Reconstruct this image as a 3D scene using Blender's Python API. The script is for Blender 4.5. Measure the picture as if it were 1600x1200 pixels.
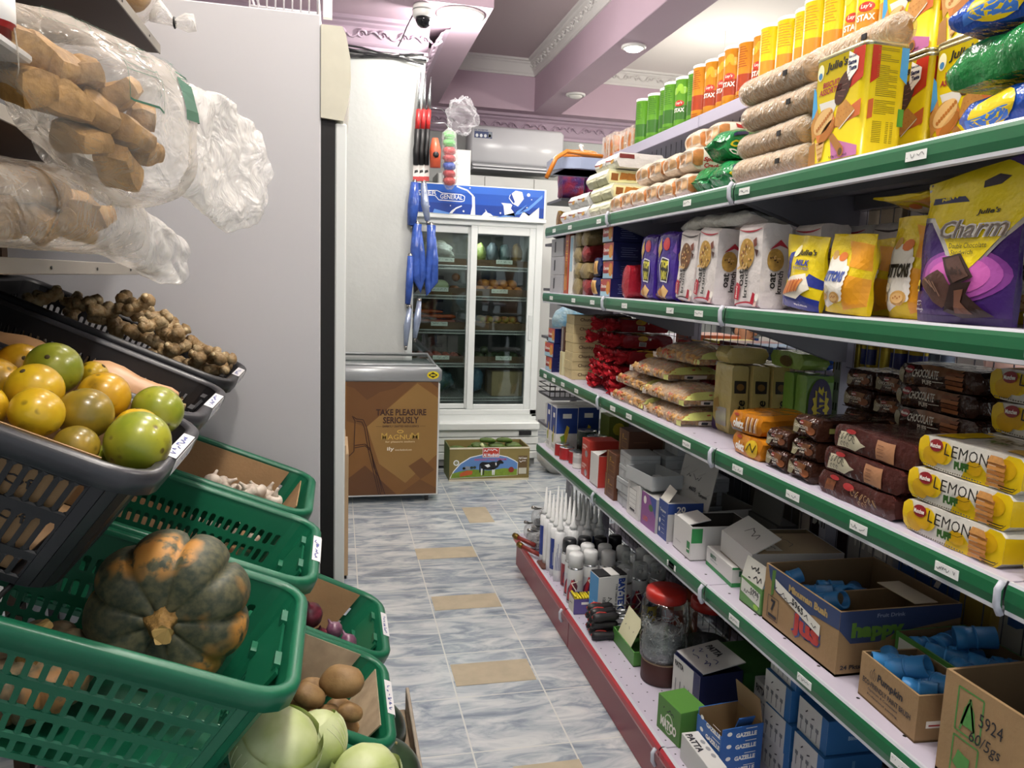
import bpy, math, random
from math import sin, cos, pi, radians as R, sqrt, atan2
from mathutils import Vector as V, Matrix as MX, noise as NZ
for o in list(bpy.data.objects): bpy.data.objects.remove(o)
SC = bpy.context.scene; COL = SC.collection
rnd = random.Random(7)
# ---------------------------------------------------------------- camera
cd = bpy.data.cameras.new('camera'); cam = bpy.data.objects.new('camera', cd); COL.objects.link(cam)
cd.sensor_fit = 'HORIZONTAL'; cd.sensor_width = 36; cd.lens = 36*1177/1600; cd.clip_start = .02
ya, pa, ro = .2295, .1347, .0362
fw = V((sin(ya)*cos(pa), cos(ya)*cos(pa), -sin(pa))); r0 = V((cos(ya), -sin(ya), 0)); u0 = r0.cross(fw)
rt = r0*cos(ro)+u0*sin(ro); up = -r0*sin(ro)+u0*cos(ro)
cam.matrix_world = MX(((rt.x, up.x, -fw.x, 0), (rt.y, up.y, -fw.y, 0), (rt.z, up.z, -fw.z, 1.45), (0, 0, 0, 1)))
SC.camera = cam
# ---------------------------------------------------------------- world, light, exposure
w = bpy.data.worlds.new('world'); SC.world = w; w.use_nodes = True
w.node_tree.nodes['Background'].inputs[0].default_value = (.86, .93, 1, 1)
w.node_tree.nodes['Background'].inputs[1].default_value = .55
SC.view_settings.view_transform = 'Standard'; SC.view_settings.look = 'None'
SC.view_settings.exposure = 0.18; SC.view_settings.gamma = 1; SC.view_settings.use_curve_mapping = False
def area(loc, size, power, col=(1, .96, .9), rot=(0, 0, 0), kind='AREA'):
    l = bpy.data.lights.new('lamp_light', kind); l.energy = power; l.color = col
    if kind == 'AREA': l.shape = 'DISK'; l.size = size
    else: l.shadow_soft_size = size
    o = bpy.data.objects.new('lamp_light', l); COL.objects.link(o); o.location = loc; o.rotation_euler = rot
    return o
# shop lamps: ceiling panels are unseen, added for light; beam downlights, round soffit lamp
ADDED_CEIL_LAMPS = [(.35, .1), (.35, 1.5), (.35, 2.8), (2.9, .8), (3.3, 2.4)]
for x, y in ADDED_CEIL_LAMPS: area((x, y, 3.38), .12, 62, kind='POINT')
BEAM_LAMPS = [(1.99, 5.18, 1), (2.02, 6.6, 0), (1.99, 3.4, 1), (1.99, 1.6, 1)]  # the two nearer downlights are unseen, added for light
for x, y, on in BEAM_LAMPS:
    if on: area((x, y, 3.065), .12, 14)
area((.74, 4.95, 2.98), .07, 30, kind='POINT')
area((3.1, 6.0, 2.80), .05, 55, (1, .93, .82), kind='POINT')   # bare bulb over the next aisle
area((1.0, 5.9, 1.835), .3, 3, (1, 1, 1))                       # strip added to brighten the inside of the glass fridge
# ---------------------------------------------------------------- materials
_m = {}
def lin(h):
    h = h.lstrip('#'); c = [int(h[i:i+2], 16)/255 for i in (0, 2, 4)]
    return tuple(x/12.92 if x <= .04045 else ((x+.055)/1.055)**2.4 for x in c)+(1,)
def M(h, rough=.45, metal=0, bump=0, bs=60, trans=0, alpha=1, emit=0, vary=0, vs=8, h2=None, coat=0, sss=0):
    k = (h, rough, metal, bump, bs, trans, alpha, emit, vary, vs, h2, coat, sss)
    if k in _m: return _m[k]
    m = bpy.data.materials.new('surface_'+h.strip('#')); m.use_nodes = True
    nt = m.node_tree; b = nt.nodes['Principled BSDF']; I = b.inputs
    I['Base Color'].default_value = lin(h); I['Roughness'].default_value = rough; I['Metallic'].default_value = metal
    if trans: I['Transmission Weight'].default_value = trans; I['IOR'].default_value = 1.35
    if alpha < 1: I['Alpha'].default_value = alpha
    if coat: I['Coat Weight'].default_value = coat; I['Coat Roughness'].default_value = .08
    if sss: I['Subsurface Weight'].default_value = sss; I['Subsurface Scale'].default_value = .02
    if emit: I['Emission Color'].default_value = lin(h); I['Emission Strength'].default_value = emit
    if vary or h2:
        n = nt.nodes.new('ShaderNodeTexNoise'); n.inputs['Scale'].default_value = vs; n.inputs['Detail'].default_value = 4
        tc = nt.nodes.new('ShaderNodeTexCoord'); nt.links.new(tc.outputs['Object'], n.inputs['Vector'])
        rp = nt.nodes.new('ShaderNodeValToRGB'); c = lin(h); d = lin(h2) if h2 else tuple(x*(1-vary) for x in c[:3])+(1,)
        rp.color_ramp.elements[0].position = .38; rp.color_ramp.elements[1].position = .62
        rp.color_ramp.elements[0].color = d; rp.color_ramp.elements[1].color = c
        nt.links.new(n.outputs['Fac'], rp.inputs[0]); nt.links.new(rp.outputs[0], I['Base Color'])
    if bump:
        n = nt.nodes.new('ShaderNodeTexNoise'); n.inputs['Scale'].default_value = bs; n.inputs['Detail'].default_value = 3
        tc = nt.nodes.new('ShaderNodeTexCoord'); nt.links.new(tc.outputs['Object'], n.inputs['Vector'])
        bp = nt.nodes.new('ShaderNodeBump'); bp.inputs['Strength'].default_value = bump; bp.inputs['Distance'].default_value = .01
        nt.links.new(n.outputs['Fac'], bp.inputs['Height']); nt.links.new(bp.outputs[0], I['Normal'])
    _m[k] = m
    return m
def film(h='#ffffff', a=.25, rough=.12, bump=.5, bs=45):
    """clear crinkled plastic film: a see-through mix with a glossy coat"""
    k = ('film', h, a, rough, bump, bs)
    if k in _m: return _m[k]
    m = bpy.data.materials.new('clear_film'); m.use_nodes = True; nt = m.node_tree; nt.nodes.remove(nt.nodes['Principled BSDF'])
    out = nt.nodes['Material Output']; tr = nt.nodes.new('ShaderNodeBsdfTransparent'); df = nt.nodes.new('ShaderNodeBsdfPrincipled')
    df.inputs['Base Color'].default_value = lin(h); df.inputs['Roughness'].default_value = rough
    n = nt.nodes.new('ShaderNodeTexNoise'); n.inputs['Scale'].default_value = bs; n.inputs['Detail'].default_value = 3; n.inputs['Distortion'].default_value = 1
    tc = nt.nodes.new('ShaderNodeTexCoord'); nt.links.new(tc.outputs['Object'], n.inputs['Vector'])
    bp = nt.nodes.new('ShaderNodeBump'); bp.inputs['Strength'].default_value = bump; bp.inputs['Distance'].default_value = .02
    nt.links.new(n.outputs['Fac'], bp.inputs['Height']); nt.links.new(bp.outputs[0], df.inputs['Normal'])
    lw = nt.nodes.new('ShaderNodeLayerWeight'); lw.inputs['Blend'].default_value = .35; nt.links.new(bp.outputs[0], lw.inputs['Normal'])
    mr = nt.nodes.new('ShaderNodeMapRange'); mr.inputs['To Min'].default_value = a; mr.inputs['To Max'].default_value = min(1, a+.55)
    nt.links.new(lw.outputs['Facing'], mr.inputs['Value'])
    mx = nt.nodes.new('ShaderNodeMixShader'); nt.links.new(mr.outputs[0], mx.inputs[0])
    nt.links.new(tr.outputs[0], mx.inputs[1]); nt.links.new(df.outputs[0], mx.inputs[2]); nt.links.new(mx.outputs[0], out.inputs[0])
    _m[k] = m
    return m
def glass(h='#eef4f2', a=.12):
    k = ('glass', h, a)
    if k in _m: return _m[k]
    m = bpy.data.materials.new('glass_pane'); m.use_nodes = True; nt = m.node_tree; nt.nodes.remove(nt.nodes['Principled BSDF'])
    out = nt.nodes['Material Output']; tr = nt.nodes.new('ShaderNodeBsdfTransparent'); gl = nt.nodes.new('ShaderNodeBsdfGlossy')
    tr.inputs[0].default_value = lin(h); gl.inputs['Roughness'].default_value = .03
    lw = nt.nodes.new('ShaderNodeLayerWeight'); lw.inputs['Blend'].default_value = .2
    mr = nt.nodes.new('ShaderNodeMapRange'); mr.inputs['To Min'].default_value = a*.4; mr.inputs['To Max'].default_value = .8
    nt.links.new(lw.outputs['Fresnel'], mr.inputs['Value'])
    mx = nt.nodes.new('ShaderNodeMixShader'); nt.links.new(mr.outputs[0], mx.inputs[0])
    nt.links.new(tr.outputs[0], mx.inputs[1]); nt.links.new(gl.outputs[0], mx.inputs[2]); nt.links.new(mx.outputs[0], out.inputs[0])
    _m[k] = m
    return m
# ---------------------------------------------------------------- mesh builder
_txt = {}
def glyphs(s, bold=0, shear=0):
    """triangles of a piece of lettering, fitted to the box 0..1 x 0..1, and its aspect"""
    k = (s, bold, shear)
    if k in _txt: return _txt[k]
    c = bpy.data.curves.new('lettering', 'FONT'); c.body = s; c.resolution_u = 2; c.offset = bold; c.shear = shear; c.align_x = 'CENTER'
    o = bpy.data.objects.new('lettering', c); COL.objects.link(o)
    me = bpy.data.meshes.new_from_object(o.evaluated_get(bpy.context.evaluated_depsgraph_get()))
    P = [v.co.copy() for v in me.vertices]; F = [tuple(p.vertices) for p in me.polygons]
    bpy.data.objects.remove(o); bpy.data.curves.remove(c); bpy.data.meshes.remove(me)
    if not P: P = [V((0, 0, 0)), V((1, 0, 0)), V((0, 1, 0))]; F = [(0, 1, 2)]
    x0, x1 = min(p.x for p in P), max(p.x for p in P); y0, y1 = min(p.y for p in P), max(p.y for p in P)
    W, H = max(x1-x0, 1e-6), max(y1-y0, 1e-6)
    _txt[k] = ([((p.x-x0)/W, (p.y-y0)/H) for p in P], F, W/H)
    return _txt[k]
class Fr:
    """a face to print on: origin, right, up; normal = right x up"""
    def __init__(s, o, u, v):
        s.o, s.u, s.v = V(o), V(u).normalized(), V(v).normalized(); s.n = s.u.cross(s.v)
    def __call__(s, u, v, k=0): return s.o+s.u*u+s.v*v+s.n*k
class MB:
    def __init__(s): s.v = []; s.f = []; s.m = []; s.mats = []; s.sm = []; s.k = .0005; s.L = 0
    def mi(s, m):
        if isinstance(m, str): m = M(m)
        if m not in s.mats: s.mats.append(m)
        return s.mats.index(m)
    def add(s, P, F, m, smooth=False):
        b = len(s.v); i = s.mi(m); s.v += [V(p) for p in P]
        for f in F: s.f.append(tuple(x+b for x in f)); s.m.append(i); s.sm.append(smooth)
        return s
    def poly(s, P, m): return s.add(P, [tuple(range(len(P)))], m)
    def box(s, lo, hi, m, r=0, smooth=False):
        (a, b, c), (d, e, f) = lo, hi; r = min(r, abs(d-a)*.49, abs(e-b)*.49, abs(f-c)*.49)
        if r <= 0:
            P = [(x, y, z) for z in (c, f) for y in (b, e) for x in (a, d)]
            return s.add(P, [(0, 2, 3, 1), (4, 5, 7, 6), (0, 1, 5, 4), (2, 6, 7, 3), (0, 4, 6, 2), (1, 3, 7, 5)], m)
        P = []; idx = {}
        for sx in (0, 1):
            for sy in (0, 1):
                for sz in (0, 1):
                    C = [(a, d)[sx], (b, e)[sy], (c, f)[sz]]; S = [(1, -1)[sx], (1, -1)[sy], (1, -1)[sz]]
                    for ax in range(3):
                        q = [C[i]+(0 if i == ax else S[i]*r) for i in range(3)]
                        idx[sx, sy, sz, ax] = len(P); P.append(q)
        g = lambda x, y, z, ax: idx[x, y, z, ax]; F = []
        for k in (0, 1):
            q = [g(k, 0, 0, 0), g(k, 1, 0, 0), g(k, 1, 1, 0), g(k, 0, 1, 0)]; F.append(q if k else q[::-1])
            q = [g(0, k, 0, 1), g(0, k, 1, 1), g(1, k, 1, 1), g(1, k, 0, 1)]; F.append(q if k else q[::-1])
            q = [g(0, 0, k, 2), g(1, 0, k, 2), g(1, 1, k, 2), g(0, 1, k, 2)]; F.append(q if k else q[::-1])
        for i in (0, 1):
            for j in (0, 1):
                q = [g(i, j, 0, 0), g(i, j, 1, 0), g(i, j, 1, 1), g(i, j, 0, 1)]; F.append(q if i ^ j else q[::-1])
                q = [g(i, 0, j, 0), g(i, 0, j, 2), g(i, 1, j, 2), g(i, 1, j, 0)]; F.append(q if i ^ j else q[::-1])
                q = [g(0, i, j, 1), g(1, i, j, 1), g(1, i, j, 2), g(0, i, j, 2)]; F.append(q if i ^ j else q[::-1])
                for k in (0, 1):
                    q = [g(i, j, k, 0), g(i, j, k, 1), g(i, j, k, 2)]; F.append(q if (i+j+k) % 2 else q[::-1])
        return s.add(P, F, m, smooth)
    def tube(s, P, r, m, n=8, closed=False, caps=True, smooth=True):
        P = [V(p) for p in P]; N = len(P); rr = r if isinstance(r, (list, tuple)) else [r]*N; Q = []; F = []; px = None
        for i, p in enumerate(P):
            d = (P[(i+1) % N]-P[i-1]) if closed else (P[min(i+1, N-1)]-P[max(i-1, 0)])
            if d.length < 1e-9: d = V((0, 0, 1))
            d.normalize()
            if px is None: px = d.orthogonal().normalized()
            else:
                px = px-d*px.dot(d); px = px.normalized() if px.length > 1e-6 else d.orthogonal().normalized()
            py = d.cross(px)
            Q += [p+(px*cos(2*pi*k/n)+py*sin(2*pi*k/n))*rr[i] for k in range(n)]
        for i in range(N if closed else N-1):
            a, b = i*n, ((i+1) % N)*n
            F += [(a+k, a+(k+1) % n, b+(k+1) % n, b+k) for k in range(n)]
        if caps and not closed: F += [tuple(range(n))[::-1], tuple((N-1)*n+k for k in range(n))]
        return s.add(Q, F, m, smooth)
    def lathe(s, prof, m, n=24, c=(0, 0, 0), smooth=True, axis=None):
        c = V(c); q = V((0, 0, 1)).rotation_difference(V(axis).normalized()).to_matrix() if axis else MX.Identity(3); Q = []; F = []
        for r, z in prof: Q += [c+q @ V((r*cos(2*pi*k/n), r*sin(2*pi*k/n), z)) for k in range(n)]
        for i in range(len(prof)-1):
            mm = m[i] if isinstance(m, list) else m
            F.append((mm, [(i*n+k, i*n+(k+1) % n, (i+1)*n+(k+1) % n, (i+1)*n+k) for k in range(n)]))
        b = len(s.v); s.v += Q
        for mm, ff in F:
            i = s.mi(mm)
            for f in ff: s.f.append(tuple(x+b for x in f)); s.m.append(i); s.sm.append(smooth)
        for j, rv in ((0, True), (len(prof)-1, False)):
            if prof[j][0] > 1e-6:
                f = tuple(b+j*n+k for k in range(n)); s.f.append(f[::-1] if rv else f)
                s.m.append(s.mi(m[min(j, len(m)-1)] if isinstance(m, list) else m)); s.sm.append(False)
        return s
    def grid(s, fn, nu, nv, m, smooth=True, cu=False, flip=False):
        """patch fn(u,v), u and v in 0..1; cu closes it round u; m may be a function of (u,v)"""
        NU = nu if cu else nu+1; b = len(s.v)
        for j in range(nv+1):
            for i in range(NU): s.v.append(V(fn(i/nu, j/nv)))
        for j in range(nv):
            for i in range(nu):
                i2 = (i+1) % NU; q = (b+j*NU+i, b+j*NU+i2, b+(j+1)*NU+i2, b+(j+1)*NU+i)
                s.f.append(q[::-1] if flip else q); s.m.append(s.mi(m((i+.5)/nu, (j+.5)/nv) if callable(m) else m)); s.sm.append(smooth)
        return s
    def blob(s, c, r, m, nu=16, nv=10, fn=None):
        """ellipsoid with radii r, pushed by fn(direction)"""
        c = V(c); r = V(r) if not isinstance(r, (int, float)) else V((r, r, r))
        def g(u, v):
            a, t = 2*pi*u, pi*(v*.998+.001); d = V((sin(t)*cos(a), sin(t)*sin(a), -cos(t))); k = fn(d) if fn else 1
            return c+V((d.x*r.x, d.y*r.y, d.z*r.z))*k
        return s.grid(g, nu, nv, m, True, True)
    # ---- printing
    def tri(s, T, m, k, fr):
        """flat triangles in (u,v) on a face, cut down to edges of s.L when set"""
        st = list(T); out = []; k = k or .45
        while st:
            t = st.pop()
            if s.L:
                e = [(t[i][0]-t[(i+1) % 3][0])**2+(t[i][1]-t[(i+1) % 3][1])**2 for i in range(3)]; j = e.index(max(e))
                if e[j] > s.L**2 and len(out) < 6000:
                    a, b, c = t[j], t[(j+1) % 3], t[(j+2) % 3]; q = ((a[0]+b[0])/2, (a[1]+b[1])/2)
                    st += [(a, q, c), (q, b, c)]; continue
            out.append(t)
        P = [fr(p[0], p[1], k*s.k) for t in out for p in t]
        return s.add(P, [(3*i, 3*i+1, 3*i+2) for i in range(len(out))], m)
    def dp(s, fr, P, m, k=1):
        """polygon decal (convex or star-shaped about its centre)"""
        a = sum((P[i-1][0]*P[i][1]-P[i][0]*P[i-1][1]) for i in range(len(P)))
        if a < 0: P = P[::-1]
        c = (sum(p[0] for p in P)/len(P), sum(p[1] for p in P)/len(P))
        return s.tri([(c, P[i-1], P[i]) for i in range(len(P))], m, k, fr)
    def dr(s, fr, u0, v0, u1, v1, m, k=1): return s.tri([((u0, v0), (u1, v0), (u1, v1)), ((u0, v0), (u1, v1), (u0, v1))], m, k, fr)
    def de(s, fr, cu, cv, ru, rv, m, k=1, n=18, a0=0, wob=0):
        return s.dp(fr, [(cu+cos(a0)*ru*cos(t)*q-sin(a0)*rv*sin(t)*q, cv+sin(a0)*ru*cos(t)*q+cos(a0)*rv*sin(t)*q) for t, q in [(2*pi*i/n, 1+wob*(i % 2)) for i in range(n)]], m, k)
    def line(s, fr, P, w, m, k=1):
        for (a, b), (c, d) in zip(P, P[1:]):
            l = sqrt((c-a)**2+(d-b)**2) or 1; x, y = -(d-b)/l*w/2, (c-a)/l*w/2
            s.dp(fr, [(a+x, b+y), (a-x, b-y), (c-x, d-y), (c+x, d+y)], m, k)
        return s
    def text(s, fr, t, u0, v0, u1, v1, m, k=2, bold=.02, shear=0, fit=True):
        P, F, asp = glyphs(t, bold, shear)
        if not fit:
            h = v1-v0; wd = h*asp; c = (u0+u1)/2
            if wd > u1-u0: wd = u1-u0
            u0, u1 = c-wd/2, c+wd/2
        T = []
        for f in F:
            q = [(u0+P[i][0]*(u1-u0), v0+P[i][1]*(v1-v0)) for i in f]
            T += [(q[0], q[i], q[i+1]) for i in range(1, len(q)-1)]
        return s.tri(T, m, k, fr)
    def scrib(s, fr, u0, v0, u1, v1, m, seed=1, w=.0012, rows=1, k=2):
        """pen scribble"""
        r = random.Random(seed); h = (v1-v0)/rows
        for q in range(rows):
            u = u0; y = v1-h*(q+.5); P = []
            while u < u1:
                P.append((u, y+r.uniform(-.38, .38)*h)); u += r.uniform(.1, .45)*h
                if r.random() < .16 and len(P) > 1: s.line(fr, P, w, m, k); P = []; u += .3*h
            if len(P) > 1: s.line(fr, P, w, m, k)
        return s
    def xf(s, mx, a=0):
        for i in range(a, len(s.v)): s.v[i] = mx @ s.v[i]
        return s
    def deform(s, fn, a=0):
        for i in range(a, len(s.v)): s.v[i] = fn(s.v[i])
        return s
    def mesh(s, name):
        me = bpy.data.meshes.new(name); me.from_pydata([tuple(v) for v in s.v], [], s.f)
        for m in s.mats: me.materials.append(m)
        me.polygons.foreach_set('material_index', s.m); me.polygons.foreach_set('use_smooth', s.sm); me.update()
        return me
    def build(s, name, parent=None):
        o = bpy.data.objects.new(name, s.mesh(name)); COL.objects.link(o)
        if parent: o.parent = parent
        return o
def tag(o, label, cat, group=None):
    o['label'] = label; o['category'] = cat
    if group: o['group'] = group
    return o
def thing(name, label, cat, loc=(0, 0, 0), rot=(0, 0, 0), group=None):
    o = bpy.data.objects.new(name, None); COL.objects.link(o); o.location = loc; o.rotation_euler = rot; o.empty_display_size = .05
    return tag(o, label, cat, group)
def struct(name, mb):
    o = mb.build(name); o['kind'] = 'structure'
    return o
def put(o, loc, rot=(0, 0, 0)): o.location = loc; o.rotation_euler = rot; return o
def kids(o): return KID.get(o.name, [])
def dup(o, loc, rot=None, label=None, group=None, scale=None):
    def cp(a, p):
        c = a.copy(); COL.objects.link(c)
        if p: c.parent = p
        for ch in list(a.children): cp(ch, c)
        return c
    c = cp(o, None); c.location = loc
    if rot is not None: c.rotation_euler = rot
    if scale: c.scale = scale if not isinstance(scale, (int, float)) else (scale,)*3
    if label: c['label'] = label
    if group: c['group'] = group
    return c
def BX(lo, hi, m, r=0): return MB().box(lo, hi, m, r)
# ================================================================ the room
def floor_mat():
    m = bpy.data.materials.new('marbled_tiles'); m.use_nodes = True; nt = m.node_tree; N = nt.nodes.new; L = nt.links.new
    b = nt.nodes['Principled BSDF']; tc = N('ShaderNodeTexCoord')
    mp = N('ShaderNodeMapping'); L(tc.outputs['Object'], mp.inputs[0]); mp.inputs['Rotation'].default_value = (0, 0, R(24)); mp.inputs['Scale'].default_value = (4.2, 13, 1)
    n = N('ShaderNodeTexNoise'); n.inputs['Scale'].default_value = 1.1; n.inputs['Detail'].default_value = 5; n.inputs['Roughness'].default_value = .62; n.inputs['Distortion'].default_value = .9
    L(mp.outputs[0], n.inputs['Vector'])
    rp = N('ShaderNodeValToRGB'); e = rp.color_ramp.elements; e[0].position = .33; e[0].color = lin('#7f8995'); e[1].position = .64; e[1].color = lin('#cfd3d3')
    x = rp.color_ramp.elements.new(.44); x.color = lin('#9aa4ae'); x = rp.color_ramp.elements.new(.52); x.color = lin('#b6bdc2')
    L(n.outputs['Fac'], rp.inputs[0])
    # grout: tiles .316 x .3135, one joint through (.413, 2.122)
    mp2 = N('ShaderNodeMapping'); L(tc.outputs['Object'], mp2.inputs[0]); mp2.inputs['Location'].default_value = (-.413, -2.122, 0); mp2.vector_type = 'POINT'
    sx = N('ShaderNodeSeparateXYZ'); L(mp2.outputs[0], sx.inputs[0])
    def edge(sock, size):
        a = N('ShaderNodeMath'); a.operation = 'DIVIDE'; a.inputs[1].default_value = size; L(sock, a.inputs[0])
        f = N('ShaderNodeMath'); f.operation = 'FRACT'; L(a.outputs[0], f.inputs[0])
        c = N('ShaderNodeMath'); c.operation = 'PINGPONG'; c.inputs[1].default_value = .5; L(f.outputs[0], c.inputs[0])
        g = N('ShaderNodeMath'); g.operation = 'LESS_THAN'; g.inputs[1].default_value = .0085; L(c.outputs[0], g.inputs[0])
        return g.outputs[0]
    mx = N('ShaderNodeMath'); mx.operation = 'MAXIMUM'; L(edge(sx.outputs[0], .316), mx.inputs[0]); L(edge(sx.outputs[1], .3135), mx.inputs[1])
    mc = N('ShaderNodeMix'); mc.data_type = 'RGBA'; L(mx.outputs[0], mc.inputs['Factor']); L(rp.outputs[0], mc.inputs['A']); mc.inputs['B'].default_value = lin('#d3d5d0')
    L(mc.outputs['Result'], b.inputs['Base Color'])
    bp = N('ShaderNodeBump'); bp.invert = True; bp.inputs['Strength'].default_value = .5; bp.inputs['Distance'].default_value = .002; L(mx.outputs[0], bp.inputs['Height']); L(bp.outputs[0], b.inputs['Normal'])
    b.inputs['Roughness'].default_value = .22
    return m
WALLP = M('#c2c5c2', .7, vary=.05, vs=3, bump=.15, bs=30); MAUVE = M('#c3aab9', .7, vary=.04, vs=2); CEILP = M('#efeae6', .8)
CORN = M('#b9a3b4', .6); CORNW = M('#dcd9d6', .6)
struct('floor', BX((-1.5, -1.2, -.1), (3.9, 8, 0), floor_mat()))
CM = M('#bfb0b2', .8)
cl = MB().box((-1.5, -1.2, 3.56), (2.0, 8, 3.66), CM).box((2.0, -1.2, 3.56), (3.9, 8, 3.66), CEILP); struct('ceiling', cl)
struct('wall_left', BX((-1.5, -1.2, 0), (-1.4, 8, 3.56), WALLP))
struct('wall_right', BX((3.8, -1.2, 0), (3.9, 8, 3.56), WALLP))
struct('wall_back', BX((-1.4, 7.7, 0), (3.8, 7.8, 3.1), WALLP))
struct('wall_front', MB().box((-1.4, -1.2, 2.6), (3.8, -1.1, 3.56), WALLP))
# partition with its sloping free edge, behind the freezer
mb = MB(); P = [(-1.4, 0), (.40, 0), (.58, 3.1), (-1.4, 3.1)]
mb.add([(x, y, z) for y in (5.33, 5.62) for x, z in P], [(0, 1, 2, 3), (7, 6, 5, 4), (1, 5, 6, 2), (0, 4, 5, 1), (2, 6, 7, 3), (3, 7, 4, 0)], WALLP)
struct('wall_partition', mb)
struct('ceiling_beam', BX((1.85, -1.1, 3.1), (2.13, 7.4, 3.56), MAUVE, .004))
struct('ceiling_soffit', BX((-1.4, 4.78, 3.1), (.92, 7.4, 3.56), MAUVE, .004))
struct('wall_beam', BX((-1.4, 7.4, 3.1), (3.8, 7.7, 3.56), MAUVE))
def cornice(name, p0, p1, inward, drop, out, m, z, orn=True):
    """moulded strip from p0 to p1 (xy) under height z, growing towards inward"""
    p0, p1, i = V((p0[0], p0[1], 0)), V((p1[0], p1[1], 0)), V((inward[0], inward[1], 0)); d = (p1-p0); ln = d.length; d.normalize()
    prof = [(0, -drop), (.12, -drop), (.14, -drop*.88), (.2, -drop*.84), (.26, -drop*.78), (.55, -drop*.3), (.7, -drop*.22), (.74, -drop*.16), (.95, -drop*.12), (1, 0)]
    mb = MB(); n = len(prof)
    Q = [p0+d*s+i*(a*out)+V((0, 0, z+b)) for s in (0, ln) for a, b in prof]
    mb.add(Q, [(k, k+1, n+k+1, n+k) for k in range(n-1)], m)
    if orn:
        r = random.Random(3); k = 0; s = .05; dn = V((0, 0, 1))
        while s < ln:
            c = p0+d*s+i*(out*.42)+V((0, 0, z-drop*.5)); rr = drop*.2; t = (i*.5*out+dn*drop*.48).normalized(); nn = (i*drop-dn*out*.6).normalized()*.006
            sg = 1 if k % 2 else -1
            mb.tube([c+nn+d*(rr*(1-q/14)*cos(q*.75*sg))+t*(rr*(1-q/14)*sin(q*.75)) for q in range(11)], [.010-.0006*q for q in range(11)], m, 5)
            mb.tube([c+nn+d*(rr*1.2+q*.02)+t*(sg*rr*.7*sin(q*.9)) for q in range(5)], .008, m, 5)
            s += drop*.62+.03; k += 1
    o = struct(name, mb)
    return o
cornice('cornice_partition', (-1.4, 5.33), (.58, 5.33), (0, -1), .17, .15, CORN, 3.1)
cornice('cornice_soffit', (.57, 5.2), (.57, 7.4), (1, 0), .15, .15, CORN, 3.1)
cornice('cornice_back', (.4, 7.7), (3.8, 7.7), (0, -1), .2, .16, CORN, 3.1)
cornice('cornice_recess', (.92, 7.4), (1.85, 7.4), (0, -1), .14, .1, CORNW, 3.56, False)
cornice('cornice_beam', (1.85, 7.4), (1.85, -1.1), (-1, 0), .14, .1, CORNW, 3.56)
cornice('cornice_far', (2.13, 7.4), (3.8, 7.4), (0, -1), .14, .1, CORNW, 3.56, True)
# worn beige stickers pasted on the floor
STK = M('#b9ad94', .6, vary=.12, vs=14)
def sticker(x0, x1, y0, y1, label):
    o = MB().box((x0, y0, .0002), (x1, y1, .0016), STK).build('floor_sticker'); tag(o, label, 'floor sticker', 'beige stickers along the aisle floor')
# ---------------------------------------------------------------- lamps
LAMPM = M('#fff6e6', emit=9); RIM = M('#f1efeb', .35)
def downlight(x, y, z, r, label, on=True, name='downlight', cat='ceiling lamp', group=None):
    t = thing(name, label, cat, (x, y, z), group=group)
    MB().lathe([(r, 0), (r*1.02, -.012), (r*.8, -.02), (r*.78, -.012)], RIM, 28).build('rim', t)
    MB().lathe([(r*.78, -.012), (r*.6, -.03), (r*.3, -.038), (.001, -.04)], LAMPM if on else M('#e9e6e0', .25), 28).build('diffuser', t)
    return t
BL = ['lit round downlight in the mauve beam above the green chip cans', 'unlit round downlight at the far end of the mauve beam', 'added unseen downlight in the mauve beam over the shelf rack', 'added unseen downlight in the mauve beam closest to the entrance']
for (x, y, on), l in zip(BEAM_LAMPS, BL): downlight(x, y, 3.1, .085, l, on)
downlight(.74, 4.95, 3.1, .15, 'glaring round surface lamp under the mauve soffit beside the camera dome', True, 'soffit_lamp')
for i, (x, y) in enumerate(ADDED_CEIL_LAMPS):
    downlight(x, y, 3.56, .24, 'round ceiling panel lamp added outside the frame to light the shop floor', True, 'added_panel_lamp', group='added ceiling panel lamps')
t = thing('pendant_bulb', 'bare bulb hanging on a wire over the next aisle', 'lamp', (3.1, 6.0, 2.80))
MB().blob((0, 0, 0), .035, LAMPM, 14, 10).build('bulb', t); MB().lathe([(.018, .03), (.018, .07), (.001, .071)], RIM, 12).tube([(0, 0, .07), (0, 0, .76)], .003, RIM, 6).build('holder', t)
# dome camera with its cable
t = thing('dome_camera', 'white security camera with a dark dome hanging by the bright lamp', 'security camera', (.50, 4.87, 3.1))
MB().lathe([(.0, 0), (.062, 0), (.068, -.02), (.068, -.062), (.06, -.075), (.05, -.075)], RIM, 28).lathe([(.0685, -.03), (.0695, -.034), (.0685, -.038)], '#8d8d8b', 28).build('housing', t)
MB().lathe([(.05, -.073), (.048, -.095), (.036, -.118), (.018, -.13), (.001, -.133)], M('#15161a', .06), 28).build('dome', t)
MB().tube([(-.06, .02, -.05), (-.09, .1, -.10), (-.11, .2, -.14), (-.13, .29, -.17)], .004, '#3b3438', 6).build('cable', t)
# black cables along the cornice
mb = MB()
for k in range(4):
    mb.tube([(-.35+q*.082, 5.305-.01*(k % 2), 2.925-.02*sin(q*.9+k*1.3)-.012*k+.0*q) for q in range(12)], .006, '#17171a', 6)
mb.tube([(.33+q*.05, 5.305, 2.905+.01*sin(q*2)) for q in range(6)], .012, '#e6e4e1', 6)
mb.tube([(-.35, 5.3, 2.93), (.3, 5.3, 2.9), (.57, 5.3, 2.9)], .008, '#17171a', 6)
tag(mb.build('cable'), 'bundle of black cables sagging under the moulding above the freezer', 'cables')
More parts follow.
